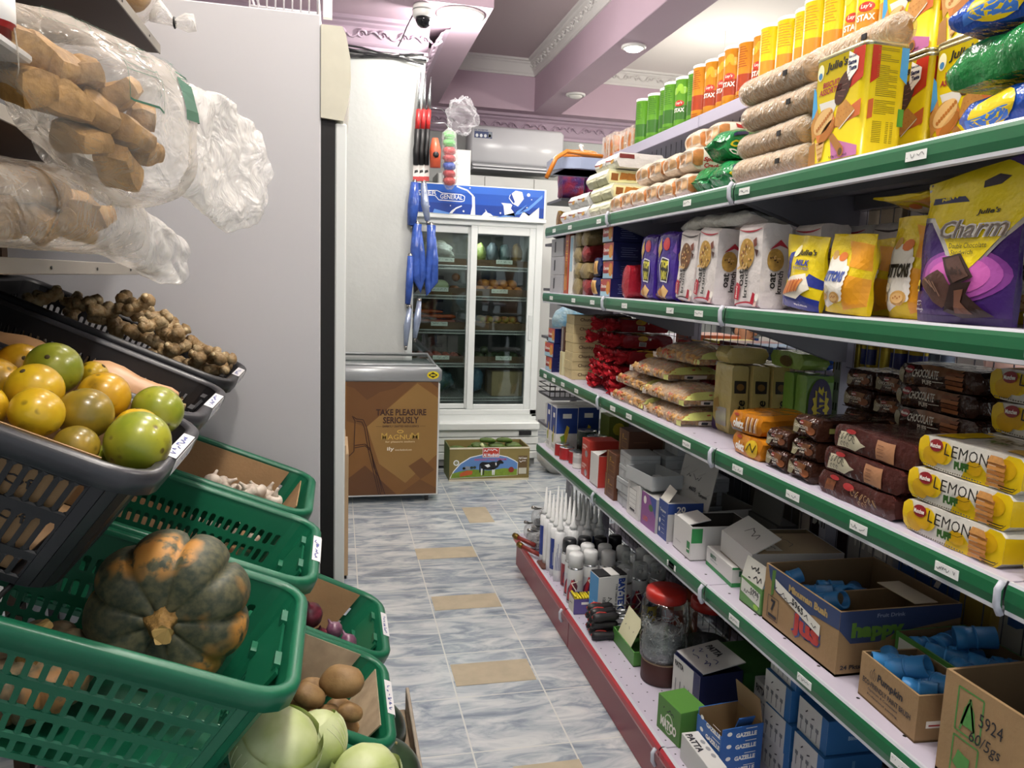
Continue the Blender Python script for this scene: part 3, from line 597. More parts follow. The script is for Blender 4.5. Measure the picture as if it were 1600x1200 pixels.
for b in range(4):
    y0, y1 = BAYS[b]+.002, BAYS[b+1]-.002
    t = thing('shelf_rack', 'lavender shelf rack with green rails, '+BN[3-b], 'shelf rack', (0, 0, 0), group=None)
    for yy in ([y0+.0, y1-.03] if b == 3 else [y0]):
        mb = MB().box((1.355, yy, 0), (1.395, yy+.03, 2.06), M('#a7a6b2', .4))
        for k in range(34):
            z = .1+k*.057
            for dy in (.008, .019): mb.box((1.3545, yy+dy-.002, z), (1.3549, yy+dy+.002, z+.022), BLK)
        mb.build('post', t)
    mb = MB(); xb = 1.368
    for k in range(int((y1-y0)/.05)): mb.tube([(xb, y0+.035+k*.05, .17), (xb, y0+.035+k*.05, 2.05)], .0014, M('#6d6d76', .4, .5), 4)
    for k in range(18): mb.tube([(xb, y0+.03, .2+k*.105), (xb, y1, .2+k*.105)], .0014, M('#6d6d76', .4, .5), 4)
    mb.build('wire_mesh_back', t)
    for s, z in enumerate(SZ):
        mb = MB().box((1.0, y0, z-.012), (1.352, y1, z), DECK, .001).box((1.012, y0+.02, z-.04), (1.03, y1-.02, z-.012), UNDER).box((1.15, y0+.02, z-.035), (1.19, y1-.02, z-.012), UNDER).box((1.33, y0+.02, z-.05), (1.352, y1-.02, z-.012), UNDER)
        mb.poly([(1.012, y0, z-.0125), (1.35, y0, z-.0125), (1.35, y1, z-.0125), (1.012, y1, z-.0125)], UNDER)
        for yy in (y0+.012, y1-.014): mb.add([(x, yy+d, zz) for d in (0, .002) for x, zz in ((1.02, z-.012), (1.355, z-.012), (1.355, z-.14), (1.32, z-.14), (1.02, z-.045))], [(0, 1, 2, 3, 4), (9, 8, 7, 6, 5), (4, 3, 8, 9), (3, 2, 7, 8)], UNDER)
        F = Fr((1.0, y1, z), (0, -1, 0), (1, 0, 0)); mb.k = .0002
        for i in range(int((y1-y0)/.13)):
            for j in range(3): mb.de(F, .06+i*.13, .03+j*.1, .004, .004, BLK, 1, 8)
        sh = mb.build('shelf', t)
        ra = rail_mesh(y0, y1).xf(MX.Translation((0, 0, z))).build('price_rail', sh)
        for ty in TAGS[s]:
            if y0 < ty < y1-.05:
                mb = MB().box((.9875, ty, z-.033), (.9885, ty+.05, z-.016), TAGM); F = Fr((.9873, ty+.05, z-.033), (0, -1, 0), (0, 0, 1))
                mb.scrib(F, .004, .003, .046, .014, '#6a6f70', int(ty*100), .0012, 1, 1); mb.build('price_tag', sh)
        if b < 3: clip(y1+.001, z, .987).build('rail_clip', sh)
    mb = MB().box((.9, y0, .152), (1.352, y1, .165), DECK, .001); F = Fr((.9, y1, .165), (0, -1, 0), (1, 0, 0)); mb.k = .0002
    for i in range(int((y1-y0)/.05)):
        for j in range(5): mb.de(F, .03+i*.05, .02+j*.05, .003, .003, M('#2b2b33'), 1, 6)
    ba = mb.build('base_shelf', t)
    L = [(.905, .168), (.893, .168), (.886, .16), (.884, .145), (.888, .132), (.9, .128)]
    mb = MB()
    for i in range(5): mb.add([(L[i][0], y0, L[i][1]), (L[i+1][0], y0, L[i+1][1]), (L[i+1][0], y1, L[i+1][1]), (L[i][0], y1, L[i][1])], [(3, 2, 1, 0)], EDGE if i == 0 else REDL, True)
    mb.build('red_rail', ba); MB().box((.905, y0, 0), (.912, y1, .131), REDK, .002).box((.912, y0, .0), (1.352, y0+.008, .15), UNDER).build('kick_panel', ba)
    if b < 3: clip(y1+.001, .165, .878).build('rail_clip', ba)
    mb = MB().box((1.33, y0, 2.052), (1.64, y1, 2.062), LAV).box((1.322, y0, 2.052), (1.332, y1, 2.098), LAV, .002).box((1.64, y0, 2.052), (1.65, y1, 2.098), LAV, .002); mb.build('top_shelf', t)
    # the other aisle's side
    for z in (1.58, 1.215, .60, .2):
        BX((1.40, y0, z-.02), (1.72, y1, z), DECK, .002).build('rear_shelf', t)
# ---------------------------------------------------------------- packet shapes
class Pk(MB):
    """a packet D deep (x), W along the shelf (y), H high, printed on the aisle face (fa), the near end (fb) and the top (ft)"""
    def __init__(s, D, W, H):
        super().__init__(); s.D, s.W, s.H = D, W, H
        s.fa = Fr((0, W, 0), (0, -1, 0), (0, 0, 1)); s.fb = Fr((0, 0, 0), (1, 0, 0), (0, 0, 1)); s.ft = Fr((0, W, H), (0, -1, 0), (1, 0, 0))
        s.sz = {'a': (W, H), 'b': (D, H), 't': (W, D)}
    def carton(s, m, r=.0015, sides=None): s.box((0, 0, 0), (s.D, s.W, s.H), m, r); return s
    def fine(s, m, st=.01):
        """all six faces as fine grids"""
        D, W, H = s.D, s.W, s.H; n = lambda a: max(2, int(a/st))
        G = [(lambda u, v: (0, W*(1-u), H*v), W, H), (lambda u, v: (D, W*u, H*v), W, H), (lambda u, v: (D*u, 0, H*v), D, H), (lambda u, v: (D*(1-u), W, H*v), D, H), (lambda u, v: (D*u, W*v, H), D, W), (lambda u, v: (D*u, W*(1-v), 0), D, W)]
        for f, a, b in G: s.grid(f, n(a), n(b), m)
        s.L = .014; s.k = .0012
        return s
    def soft(s, ax='y', pinch=.18, puff=.1, amp=.0025, fq=28, seed=0, rnd_=.35, floor=True, keep=.25):
        """film-wrapped look: rounded edges, pinched ends along ax, small crumples"""
        D, W, H = s.D, s.W, s.H; dims = {'x': D, 'y': W, 'z': H}; off = V((seed*3.1, seed*1.7, seed*.9))
        def f(p):
            q = [(p.x/D-.5)*2, (p.y/W-.5)*2, (p.z/H-.5)*2]; k = 'xyz'.index(ax); A = [i for i in range(3) if i != k]
            c = max(-1, min(1, q[k])); e = 1
            if pinch:
                t = max(0, (abs(c)-(1-pinch))/pinch); e = 1-(1-keep)*t*t
            a, b = q[A[0]], q[A[1]]; m = max(abs(a), abs(b), 1e-6); l = sqrt(a*a+b*b)
            g = (1-rnd_)+rnd_*(m/l if l > 1e-6 else 1)*1.05
            pf = 1+puff*(1-min(1, c*c))
            # flatten only the thinner cross direction
            s0, s1 = (e, 1) if [D, W, H][A[0]] < [D, W, H][A[1]] else (1, e)
            q[A[0]] = a*g*pf*s0; q[A[1]] = b*g*pf*s1
            r = V(((q[0]/2+.5)*D, (q[1]/2+.5)*W, (q[2]/2+.5)*H))
            if amp:
                n = NZ.noise_vector(p*fq+off); n2 = NZ.noise_vector(p*fq*.4+off*2)
                r += (n*amp+n2*amp*.9)*(1+1.2*(1-e))
            if floor: r.z = max(r.z, .0005+.0005*0)
            return r
        return s.deform(f)
def shelf_y(px, lev): return at(px, {0: 0}.get(px, 0), X=1.0).y
def place(o, x, y, z, rz=0, tilt=0, ry=0): o.location = (x, y, z); o.rotation_euler = (tilt, ry, rz); return o
GL_ = dict(rough=.22)
def SM(h, r=.22, b=.35, s=70): return M(h, r, bump=b, bs=s)
# ================================================================ top row of chip cans
def can(base, band, name_on, seed):
    mb = MB(); r, h = .0375, .235
    C = {'g': ('#5f9a2b', '#3d6f2a', '#8fbf3c'), 'o': ('#d08a1f', '#a8401f', '#e0a52c'), 'y': ('#e6cf1e', '#d9912c', '#f0dc3a')}[base]
    a, b, c = (M(x, .25) for x in C); lid = M('#e8ece6', .3)
    mb.lathe([(r, 0), (r, .07), (r, .071), (r, .125), (r, .126), (r, h-.008), (r+.001, h-.006), (r+.001, h+.004), (r-.002, h+.006), (.001, h+.006)], [a, a, b, b, a, a, lid, lid, lid], 28)
    for q in range(28//2):
        pass
    def cyl(u, v, k): t = u/r; return V((-(r+k)*cos(t), -(r+k)*sin(t), v))
    mb.L = .008
    class CF:
        def __call__(s, u, v, k=0): return cyl(u, v, k+.0002)
    F = CF()
    if name_on:
        mb.de(F, .018, .135, .022, .012, M('#c8392b', .3), 1, 16); mb.text(F, "Lay's", .004, .129, .032, .142, M('#f5f2e6'), 2, .02, .2); mb.text(F, 'STAX', -.006, .1, .042, .117, M('#f5f2e6'), 2, .04)
        for k in range(3): mb.de(F, .0+k*.018, .185+.012*(k % 2), .016, .014, c, 1, 12, .5)
        for k in range(2): mb.de(F, .005+k*.02, .035, .014, .012, c, 1, 12)
    else:
        for k in range(9): mb.dr(F, -.02, .15+k*.008, .026-.004*(k % 3), .152+k*.008, b, 1)
        for k in range(6): mb.dr(F, -.015, .015+k*.008, .026-.006*(k % 2), .0175+k*.008, b, 1)
    return mb.build('chip_can')
CANN = {'g': 'green', 'o': 'orange', 'y': 'yellow'}
for s in 'goy':
    kinds = [can(s, 0, False, 1), can(s, 0, True, 1)]
    spec = {'g': ([3.40, 3.29, 3.18, 3.09, 3.00, 2.905], [0, 0, 0, 0, 1, 0]), 'o': ([2.82, 2.74, 2.66, 2.575, 2.495, 2.415], [0, 1, 1, 1, 0, 1]), 'y': ([2.335, 2.255, 2.175, 2.095, 2.015, 1.935, 1.855, 1.775, 1.695, 1.615], [0, 0, 0, 0, 0, 1, 1, 0, 1, 0])}[s]
    first = {0: None, 1: None}
    for i, (y, k) in enumerate(zip(*spec)):
        N = ['first', 'second', 'third', 'fourth', 'fifth', 'sixth', 'seventh', 'eighth', 'ninth', 'tenth']
        lab = f'{CANN[s]} chip can, {N[i]} of its colour counted from the far end of the top row'
        o = kinds[k] if first[k] is None else dup(kinds[k], (0, 0, 0)); first[k] = 1
        place(tag(o, lab, 'chip can', f'{CANN[s]} chip cans on top of the shelf rack'), 1.385+.01*((i*7) % 3-1), y, 2.0625, [.2, .5, 0, .35][i % 4] if k == 0 else .1)
# ================================================================ upper shelf: biscuit tins
YEL = M('#e7cf1c', .25); YEL2 = M('#d9b91a', .25)
TAN = M('#c98f45', .5, vary=.15, vs=60); TAN2 = M('#b5712f', .5); CRM = M('#e0b878', .5); CHO = M('#4a2a20', .4, vary=.2, vs=80); PNK = M('#c779ae', .3); ORG = M('#cf6a37', .3); REDT = M('#b8321f', .25); SKY = M('#4fa3d8', .25); GRN2 = M('#4c9a3a', .3); WTX = M('#f4f1e8', .35); NAVY = M('#1d2350', .3); MAR = M('#a5283a', .3); INK = M('#1b1712', .4)
def tin():
    w, e, h = .165, .105, .23; mb = MB(); n = 5; rc = .02; ring = []
    for cx, cy, a0 in ((e-rc, w-rc, 0), (rc, w-rc, 90), (rc, rc, 180), (e-rc, rc, 270)): ring += [(cx+rc*cos(R(a0+90*i/n)), cy+rc*sin(R(a0+90*i/n))) for i in range(n+1)]
    N = len(ring); Z = [(0, .0), (.002, .001), (.002, .006), (0, .008), (0, h-.008), (.002, h-.006), (.002, h), (-.004, h-.001), (-.006, h-.008)]
    c = w/2; ce = e/2; TM = M('#c9c3a0', .25, .8)
    for d, z in Z: mb.v += [V((ce+(x-ce)*(1+d*12), c+(y-c)*(1+d*12), z)) for x, y in ring]
    for j in range(len(Z)-1):
        for i in range(N): mb.f.append((j*N+i, j*N+(i+1) % N, (j+1)*N+(i+1) % N, (j+1)*N+i)); mb.m.append(mb.mi(YEL if j == 3 else TM)); mb.sm.append(True)
    mb.f += [tuple(range(N))[::-1], tuple((len(Z)-1)*N+i for i in range(N))]; mb.m += [mb.mi(TM)]*2; mb.sm += [False]*2
    def art(F, w0, full=True):
        mb.k = .0004
        P = lambda L: [(x*w0, z*h) for x, z in L]
        mb.dp(F, P([(.78, .965), (1.0, .965), (1.0, .70), (.62, .60)]), REDT, 1); mb.dp(F, P([(.55, .42), (1.0, .52), (1.0, .38), (.5, .32)]), ORG, 1); mb.dp(F, P([(.42, .3), (.62, .2), (1, .12), (1, .04), (.5, .04)]), PNK, 1)
        mb.dp(F, P([(.0, .75), (.06, .7), (.12, .5), (0, .45)]), SKY, 1); mb.dp(F, P([(.14, .58), (.55, .58), (.35, .3)]), M('#dedcd6', .3), 1)
        mb.de(F, .63*w0, .66*h, .02, .036, CHO, 3, 16, -.5)
        for k in range(5): mb.line(F, [(.54*w0+.006*k, .6*h+.009*k), (.66*w0+.004*k, .58*h+.012*k)], .002, M('#7a5248'), 4)
        mb.dp(F, P([(.55, .50), (.70, .55), (.9, .44), (.88, .40), (.62, .31), (.5, .35)]), TAN, 3); mb.line(F, P([(.9, .43), (.62, .30)]), .002, WTX, 4)
        for k in range(10): mb.de(F, (.58+.055*(k % 5))*w0, (.40+.05*(k//5)+.008*(k % 5))*h, .0016, .0016, TAN2, 4, 6)
        mb.de(F, .30*w0, .37*h, .034, .034, TAN, 4, 20, .6); mb.de(F, .335*w0, .325*h, .033, .021, M('#d9813f', .4), 5, 20, .75); mb.de(F, .36*w0, .30*h, .031, .012, TAN2, 6, 20, .8); mb.de(F, .28*w0, .405*h, .034, .022, CRM, 6, 20, .6)
        for k in range(9): mb.de(F, (.16+.035*k)*w0, (.335+.018*k)*h, .0035, .0045, TAN2, 7, 8, .6)
        mb.dp(F, P([(.42, .24), (.50, .28), (.74, .13), (.66, .07)]), M('#b07a3c', .5), 5); mb.de(F, .69*w0, .095*h, .0095, .011, TAN2, 6, 14); mb.de(F, .69*w0, .095*h, .0065, .008, M('#5a4526'), 7, 12)
        for k in range(3): mb.line(F, P([(.46+.07*k, .20-.045*k), (.53+.07*k, .25-.045*k)]), .0012, TAN2, 6)
        mb.dp(F, P([(.14, .22), (.34, .24), (.30, .08), (.22, .04)]), CRM, 5)
        for k in range(4): mb.line(F, P([(.17+.02*k, .20-.045*k), (.31-.005*k, .215-.045*k)]), .003, TAN, 6)
        mb.dp(F, P([(0, .4), (.12, .55), (.2, .35), (.06, .22)]), TAN, 3); mb.dp(F, P([(.0, .2), (.12, .24), (.16, .03), (0, .02)]), M('#a8763a', .5), 3)
        mb.text(F, "Julie's", .24*w0, .83*h, .68*w0, .93*h, INK, 3, .03, .15); mb.de(F, .13*w0, .86*h, .0105, .017, M('#f3e9b8'), 3, 18); mb.de(F, .13*w0, .83*h, .006, .007, M('#3f7fb0'), 4, 12)
        mb.text(F, 'BISCUIT', .20*w0, .71*h, .55*w0, .76*h, MAR, 3, .03, .1); mb.text(F, 'ASSORTIES', .13*w0, .645*h, .60*w0, .70*h, MAR, 3, .03, .1)
        mb.dp(F, P([(.70, .96), (.90, .88), (.89, .78), (.74, .70), (.68, .78)]), WTX, 4); mb.text(F, 'New Look', .70*w0, .895*h, .85*w0, .92*h, NAVY, 5); mb.text(F, 'Same', .70*w0, .835*h, .86*w0, .875*h, NAVY, 5, .05); mb.text(F, 'Taste', .72*w0, .785*h, .87*w0, .825*h, NAVY, 5, .05)
        mb.text(F, '530g (18.69oz)', .45*w0, .05*h, .82*w0, .075*h, INK, 4)
    art(Fr((0, w-.006, 0), (0, -1, 0), (0, 0, 1)), w-.012)
    F = Fr((.012, 0, 0), (1, 0, 0), (0, 0, 1)); q = e-.024; mb.k = .0005
    mb.dp(F, [(0, h*.96), (.02, h*.96), (.02, h*.70), (0, h*.64)], REDT, 1); mb.dp(F, [(q-.012, h*.965), (q+.006, h*.965), (q+.006, h*.66), (q-.012, h*.72)], SKY, 1); mb.dr(F, q-.008, h*.3, q+.006, h*.45, GRN2, 1); mb.dp(F, [(0, .5*h), (.012, .52*h), (.012, .36*h), (0, .34*h)], ORG, 1)
    OL = M('#8f7f12', .4); r_ = random.Random(4); z = h*.94
    while z > .035:
        if r_.random() < .12: z -= .006; continue
        wd = .05 if r_.random() < .75 else .03
        mb.dr(F, .014, z, .014+wd, z+.0012, OL, 1) if z > .075 else [mb.dr(F, .014+u, z, .014+u+l, z+.0012, OL, 1) for u, l in ((0, .022), (.032, .007), (.043, .007))]; z -= .0036
    return mb.build('biscuit_tin')
T1 = tin(); TL = ['large yellow biscuit tin showing its nutrition panel, at the shelf edge', 'yellow biscuit tin on the shelf behind the front tin', 'yellow biscuit tin on the shelf behind the blue packets', 'upper yellow biscuit tin cut by the picture top, behind the clear cracker roll', 'upper yellow biscuit tin cut by the picture top, above the blue packets']
for i, (x, y, z, rz) in enumerate(((1.02, 1.375, 1.7215, R(2)), (1.185, 1.395, 1.7215, 0), (1.185, 1.222, 1.7215, 0), (1.183, 1.397, 1.9525, 0), (1.186, 1.224, 1.9525, 0))):
    o = T1 if i == 0 else dup(T1, (0, 0, 0)); place(tag(o, TL[i], 'biscuit tin', None), x, y, z, rz)
# blue and green packets in front of the tins
def lump(name, D, W, H, m, seed, label, cat, group=None, st=.012, amp=.012, fq=16, art=None, pinch=.3, ax='y', rn=.5):
    p = Pk(D, W, H); p.fine(m, st); p.k = .002
    if art: art(p)
    p.soft(ax, pinch, .12, amp, fq, seed, rn)
    return tag(p.build(name), label, cat, group)
BLU = SM('#1f4fae', .18, .7, 40); GRNB = SM('#1e7a3c', .18, .7, 40)
def yspot(p): p.de(p.fa, p.W*.35, p.H*.5, .05, .03, M('#e3c81f', .2), 1, 16); p.dr(p.fa, .03, .01, p.W*.5, .03, M('#3f78cf', .2), 1)
for i, (x, y, z, h, s) in enumerate(((1.02, .90, 1.721, .066, 1), (1.02, .92, 1.80, .068, 2), (1.03, .90, 1.882, .064, 3), (1.04, .91, 1.959, .06, 8))):
    m = [BLU, GRNB, BLU, BLU][i]
    place(lump('biscuit_packet', .15, .25, h, m, s, ['blue foil packet lying under the green one at the shelf edge', 'glossy green packet with a white crimped end on the blue one', 'blue and yellow packet above the green packet', 'topmost crumpled blue packet beside the yellow tins'][i], 'packet', None, .012, .010, 14, yspot if i != 1 else None), x, y, z, .1*(i-1))
# rolls of round crackers in clear film
CRK = M('#b58a52', .55, vary=.35, vs=70); FLM = film('#f4ead8', .16, .1, .7, 50)
def roll():
    t = thing('cracker_roll', 'x', 'cracker roll'); L = .27; mb = MB(); prof = []
    n = 34
    for k in range(n):
        y = k*L/n; prof += [(.0285, y+.0005), (.031, y+.002), (.031, y+L/n-.002), (.0285, y+L/n-.0005)]
    mb.lathe([(.001, 0)]+prof+[(.001, L)], CRK, 18, axis=(0, 1, 0)); mb.build('crackers', t)
    def fn(u, v):
        a = 2*pi*u; y = -.03+(L+.06)*v; e = 1 if .08 < v < .92 else (.35+.65*(min(v, 1-v)/.08)); q = V((cos(a), y*30, sin(a)))
        rr = .0333*e*(1+.05*NZ.noise(q*2.2)); return (rr*cos(a), y, rr*sin(a))
    MB().grid(fn, 26, 40, FLM, True, True).build('film', t)
    MB().box((-.036, .06, -.006), (-.0335, .075, .006), BLK).build('date_stamp', t)
    return t
r0_ = roll()
RL = ['bottom clear roll of round crackers at the shelf edge', 'second clear roll of round crackers from the shelf', 'third clear roll of round crackers from the shelf', 'topmost clear roll of round crackers in the front stack', 'clear roll of round crackers lying across the front tin']
RP = [(1.045, 1.585, 1.7555, 0, .02), (1.05, 1.60, 1.8225, 0, -.03), (1.056, 1.575, 1.8895, 0, .03), (1.05, 1.59, 1.9565, 0, .02), (1.112, 1.40, 1.9875, 0, .02)]
for i, (x, y, z, tx_, rz) in enumerate(RP):
    o = r0_ if i == 0 else dup(r0_, (0, 0, 0)); o['label'] = RL[i]; place(o, x, y, z, rz)
for k in range(3):
    o = dup(r0_, (1.132, 1.60, 1.7555+.067*k)); o['label'] = ['lowest', 'second', 'third', 'uppermost'][k]+' cracker roll of the stack hidden behind the edge stack'
# green cream cracker packets
def crart(p):
    p.text(p.fb, 'CREAM', .01, p.H*.42, .13, p.H*.62, M('#d9c51e'), 1, .05); p.text(p.fb, 'CRACKER', .01, p.H*.12, .16, p.H*.34, WTX, 1, .05); p.dr(p.fb, .02, p.H*.78, .07, p.H*.93, NAVY, 1)
GCC = SM('#1a8044', .2, .7, 40)
for i, (x, y, z, rz) in enumerate(((1.015, 1.90, 1.7215, .0), (1.02, 2.012, 1.7215, 0), (1.03, 1.95, 1.809, .1))):
    place(lump('cracker_packet', .24, .104, .078, GCC, 30+i, ['lower green cream cracker packet beside the clear rolls', 'lower green cream cracker packet beside the white packs', 'upper green cream cracker packet lying across two others'][i], 'packet', None, .01, .007, 20, crart, .3, 'x'), x, y, z, rz)
# white special cracker packets
JW = SM('#e3d2bf', .25, .5, 50); JC = M('#b9762f', .45, vary=.3, vs=90); JR = M('#b5302f', .3)
def jkart(p):
    H = p.H
    p.dp(p.fb, [(.13, H*.5), (.185, H*.95), (.235, H*.55), (.18, H*.05)], JC, 1); p.dr(p.fb, .03, .004, .125, H-.004, M('#efe6da', .3), 1)
    p.dp(p.fb, [(.0, H*.95), (.03, H*.85), (.035, H*.2), (.0, H*.1)], M('#c9854a', .4, vary=.3, vs=60), 2)
    p.dp(p.fb, [(.055, H*.74), (.05, H*.92), (.065, H*.82), (.075, H*.97), (.085, H*.82), (.1, H*.92), (.095, H*.74)], JR, 2); p.text(p.fb, 'JK', .065, H*.56, .088, H*.70, JR, 2, .04)
    p.text(p.fb, 'Special', .035, H*.32, .105, H*.54, JR, 2, .05, .1); p.text(p.fb, 'Crackers', .04, H*.08, .115, H*.29, JR, 2, .05, .1)
def jk(seed):
    p = Pk(.245, .099, .071); p.fine(JW, .009); jkart(p)
    off = V((seed, 0, 0))
    for x in (0,): p.dp(p.fa, [(.01, .01), (.05, .02), (.045, .06), (.012, .065)], M('#c28b58', .4, vary=.2, vs=50), 1); p.dp(p.fa, [(.06, .01), (.1, .012), (.095, .06), (.065, .062)], M('#d6ab7a', .4), 1)
    p.soft('x', .2, .05, .0035, 26, seed, .3, keep=.6)
    return p.build('cracker_packet')
jks = [jk(2), jk(5)]; used = [0, 0]
JP = [(0, y, 0) for y in (2.128, 2.241, 2.354, 2.467, 2.58, 2.693)]+[(.012, y, 1) for y in (2.132, 2.246, 2.36, 2.474)]+[(.09, 2.13, 2), (.085, 2.243, 2)]
ON = ['first', 'second', 'third', 'fourth', 'fifth', 'sixth']
for i, (dx, y, lv) in enumerate(JP):
    k = i % 2; o = jks[k] if not used[k] else dup(jks[k], (0, 0, 0)); used[k] = 1
    j = i if i < 6 else i-6 if i < 10 else i-10
    place(tag(o, f'white special cracker packet, {ON[j]} from the green packets in the {["bottom", "middle", "top"][lv]} layer', 'packet', None), 1.012+dx, y, 1.7215+.0785*lv, .01*((i*3) % 5-2))
# cream and white boxes at the far end
CBX = SM('#cfcfae', .35, .4, 40); WBX = SM('#d8d8d6', .3, .4, 40)
def cbox(D, W, H, m, pic, stripe=None):
    p = Pk(D, W, H); p.fine(m, .012)
    if pic: p.dr(p.fb, .012, .008, D-.012, H-.008, M('#e4e0a8', .35), 1); p.dr(p.fb, .02, .015, .05, H-.016, M('#8a5424', .4), 2); [p.dp(p.fb, [(.055+.03*k, .018), (.085+.03*k, .02), (.09+.03*k, H*.75), (.06+.03*k, H*.8)], M('#b9782c', .45, vary=.2, vs=60), 2) for k in range(3)]
    if stripe: p.dr(p.fb, .01, H*.6, .07, H*.9, M('#6a1f1c'), 1); p.dr(p.fa, W*.05, H*.6, W*.6, H*.85, M('#b7352f'), 1); p.de(p.fa, W*.6, H*.4, .02, .03, M('#c8973a'), 2, 12)
    p.soft('x', .08, .0, .002, 26, int(W*991), .12); return p.build('cracker_box')
B1 = cbox(.2, .115, .058, CBX, True); B2 = cbox(.2, .12, .056, WBX, False, True)
BP = [(B1, 1.012, 2.80, 0, 'cream'), (B1, 1.012, 2.92, 0, 'cream'), (B1, 1.014, 2.80, 1, 'cream'), (B1, 1.014, 2.92, 1, 'cream'), (B1, 1.014, 2.86, 2, 'cream'), (B1, 1.014, 2.98, 2, 'cream'), (B2, 1.012, 3.07, 0, 'white'), (B2, 1.012, 3.20, 0, 'white'), (B2, 1.012, 3.33, 0, 'white'), (B2, 1.02, 3.10, 1, 'white'), (B2, 1.02, 3.24, 1, 'white'), (B2, 1.04, 2.82, 3, 'white'), (B2, 1.04, 2.95, 3, 'white')]
us = set()
for i, (b_, x, y, lv, c) in enumerate(BP):
    o = b_ if b_.name not in us else dup(b_, (0, 0, 0)); us.add(b_.name)
    place(tag(o, f'{c} box of crackers at the far end of the upper shelf', 'cracker box', f'{c} cracker boxes at the far end of the upper shelf'), x, y, 1.7215+.0605*lv, 0)
# bags behind the crackers, noodles and hose on the top
NOO = M('#c8612a', .3, bump=.5, bs=50, h2='#b3843f', vs=25); NOF = film('#f2efe6', .2, .1, .8, 35)
for i in range(4):
    t = thing('noodle_pack', ['nearest', 'second', 'third', 'last'][i]+' instant noodle pack of the bundle on top, counted from the green cans', 'noodle pack', (1.352, [3.45, 3.545, 3.705, 3.80][i], 2.0635 if i < 2 else 2.077))
    p = Pk(.2, .08, .13); p.fine(NOO, .014); p.de(p.fb, .1, .06, .06, .04, M('#d8a52c', .3), 1, 14); p.de(p.fb, .13, .05, .03, .02, M('#8f2a20', .3), 2, 10); p.soft('z', .12, .06, .004, 24, i, .25); p.build('packet', t)
    p = Pk(.21, .085, .137); p.fine(NOF, .02); p.xf(MX.Translation((-.005, -.0025, 0))); p.deform(lambda v: v+NZ.noise_vector(v*18)*.003); 
    for v in p.v: v.z = max(v.z, 0)
    p.build('film', t)
t = thing('hanging_shelf', 'blue-grey steel tray arm at the far end of the top shelf', 'shelf', (0, 0, 0))
a = at(853, 252, Y=3.9); mb = MB(); S0 = V((1.33, 3.66, 2.06))
pr = [(1.17, 3.68), (1.08, 3.72), (1.05, 3.80), (1.06, 3.92), (1.12, 3.99), (1.62, 3.99), (1.62, 3.68)]
mb.add([(x, y, z) for z in (2.02, 2.075) for x, y in pr], [tuple(range(6, -1, -1))]+[(i, (i+1) % 7, 7+(i+1) % 7, 7+i) for i in range(7)], M('#9aa6c2', .3)).box((1.1, 3.72, 2.02), (1.6, 3.95, 2.024), M('#9aa6c2', .3)); mb.build('tray', t); BX((1.36, 3.64, 2.0), (1.39, 3.70, 2.03), LAV).build('bracket', t)
mb = MB(); HO = M('#cd7a24', .35)
mb.tube([(1.21+.1*cos(q*.42)*(1-.004*q), 3.835+.075*sin(q*.42), 2.088+.0006*q) for q in range(46)], .0115, HO, 8)
mb.tube([(1.30, 3.74, 2.095), (1.1, 3.70, 2.10), (1.04, 3.675, 2.06), (.99, 3.66, 1.96)], .011, HO, 8); t = thing('hose', 'coiled orange garden hose lying in the steel tray', 'hose'); mb.build('coil', t)
MB().tube([(1.20, 3.745, 2.10), (1.18, 3.74, 2.14), (1.21, 3.80, 2.15), (1.22, 3.9, 2.125)], .008, '#e4e2dc', 6).build('cable_tie', t)
# ================================================================ second shelf
Z2 = 1.4055
PUR = SM('#3a1f63', .25, .3, 40); CHY = SM('#e0c81a', .25, .3, 40); MAG = M('#c45fae', .3); MAG2 = M('#8d3f96', .3); SIL = M('#b9b6b2', .25, .5); DCH = M('#2b1a16', .3); DCH2 = M('#4a3028', .35)
def standbag(D, W, H, m, art, seed, amp=.004, top=.25, bot=.1, hole=None, topz=None):
    """bag standing on its gusset: thick at the foot, flat at the top seam"""
    p = Pk(D, W, H); p.fine(m, .009); p.k = .0014
    art(p); off = V((seed*2.3, seed, 0))
    def f(v):
        t = v.z/H; s_ = v.y/W*2-1
        th = min(1, t/bot)*.35+.65 if t < bot else 1
        th *= 1-max(0, (t-.25)/.75)**1.3*.93; th *= 1-.75*abs(s_)**3.5
        x = (v.x/D-.5)*D*th+D*.5*(1-.15*t); q = V((x, v.y, v.z))
        n = NZ.noise_vector(v*16+off); q += V((n.x*amp*2*min(1, t*3), n.y*amp*(.3+t), n.z*amp*.5*t))
        if topz: q.z += topz(1-v.y/W)*max(0, (t-.6)/.4)
        q.z = max(q.z, .0005)
        return q
    return p.deform(f)
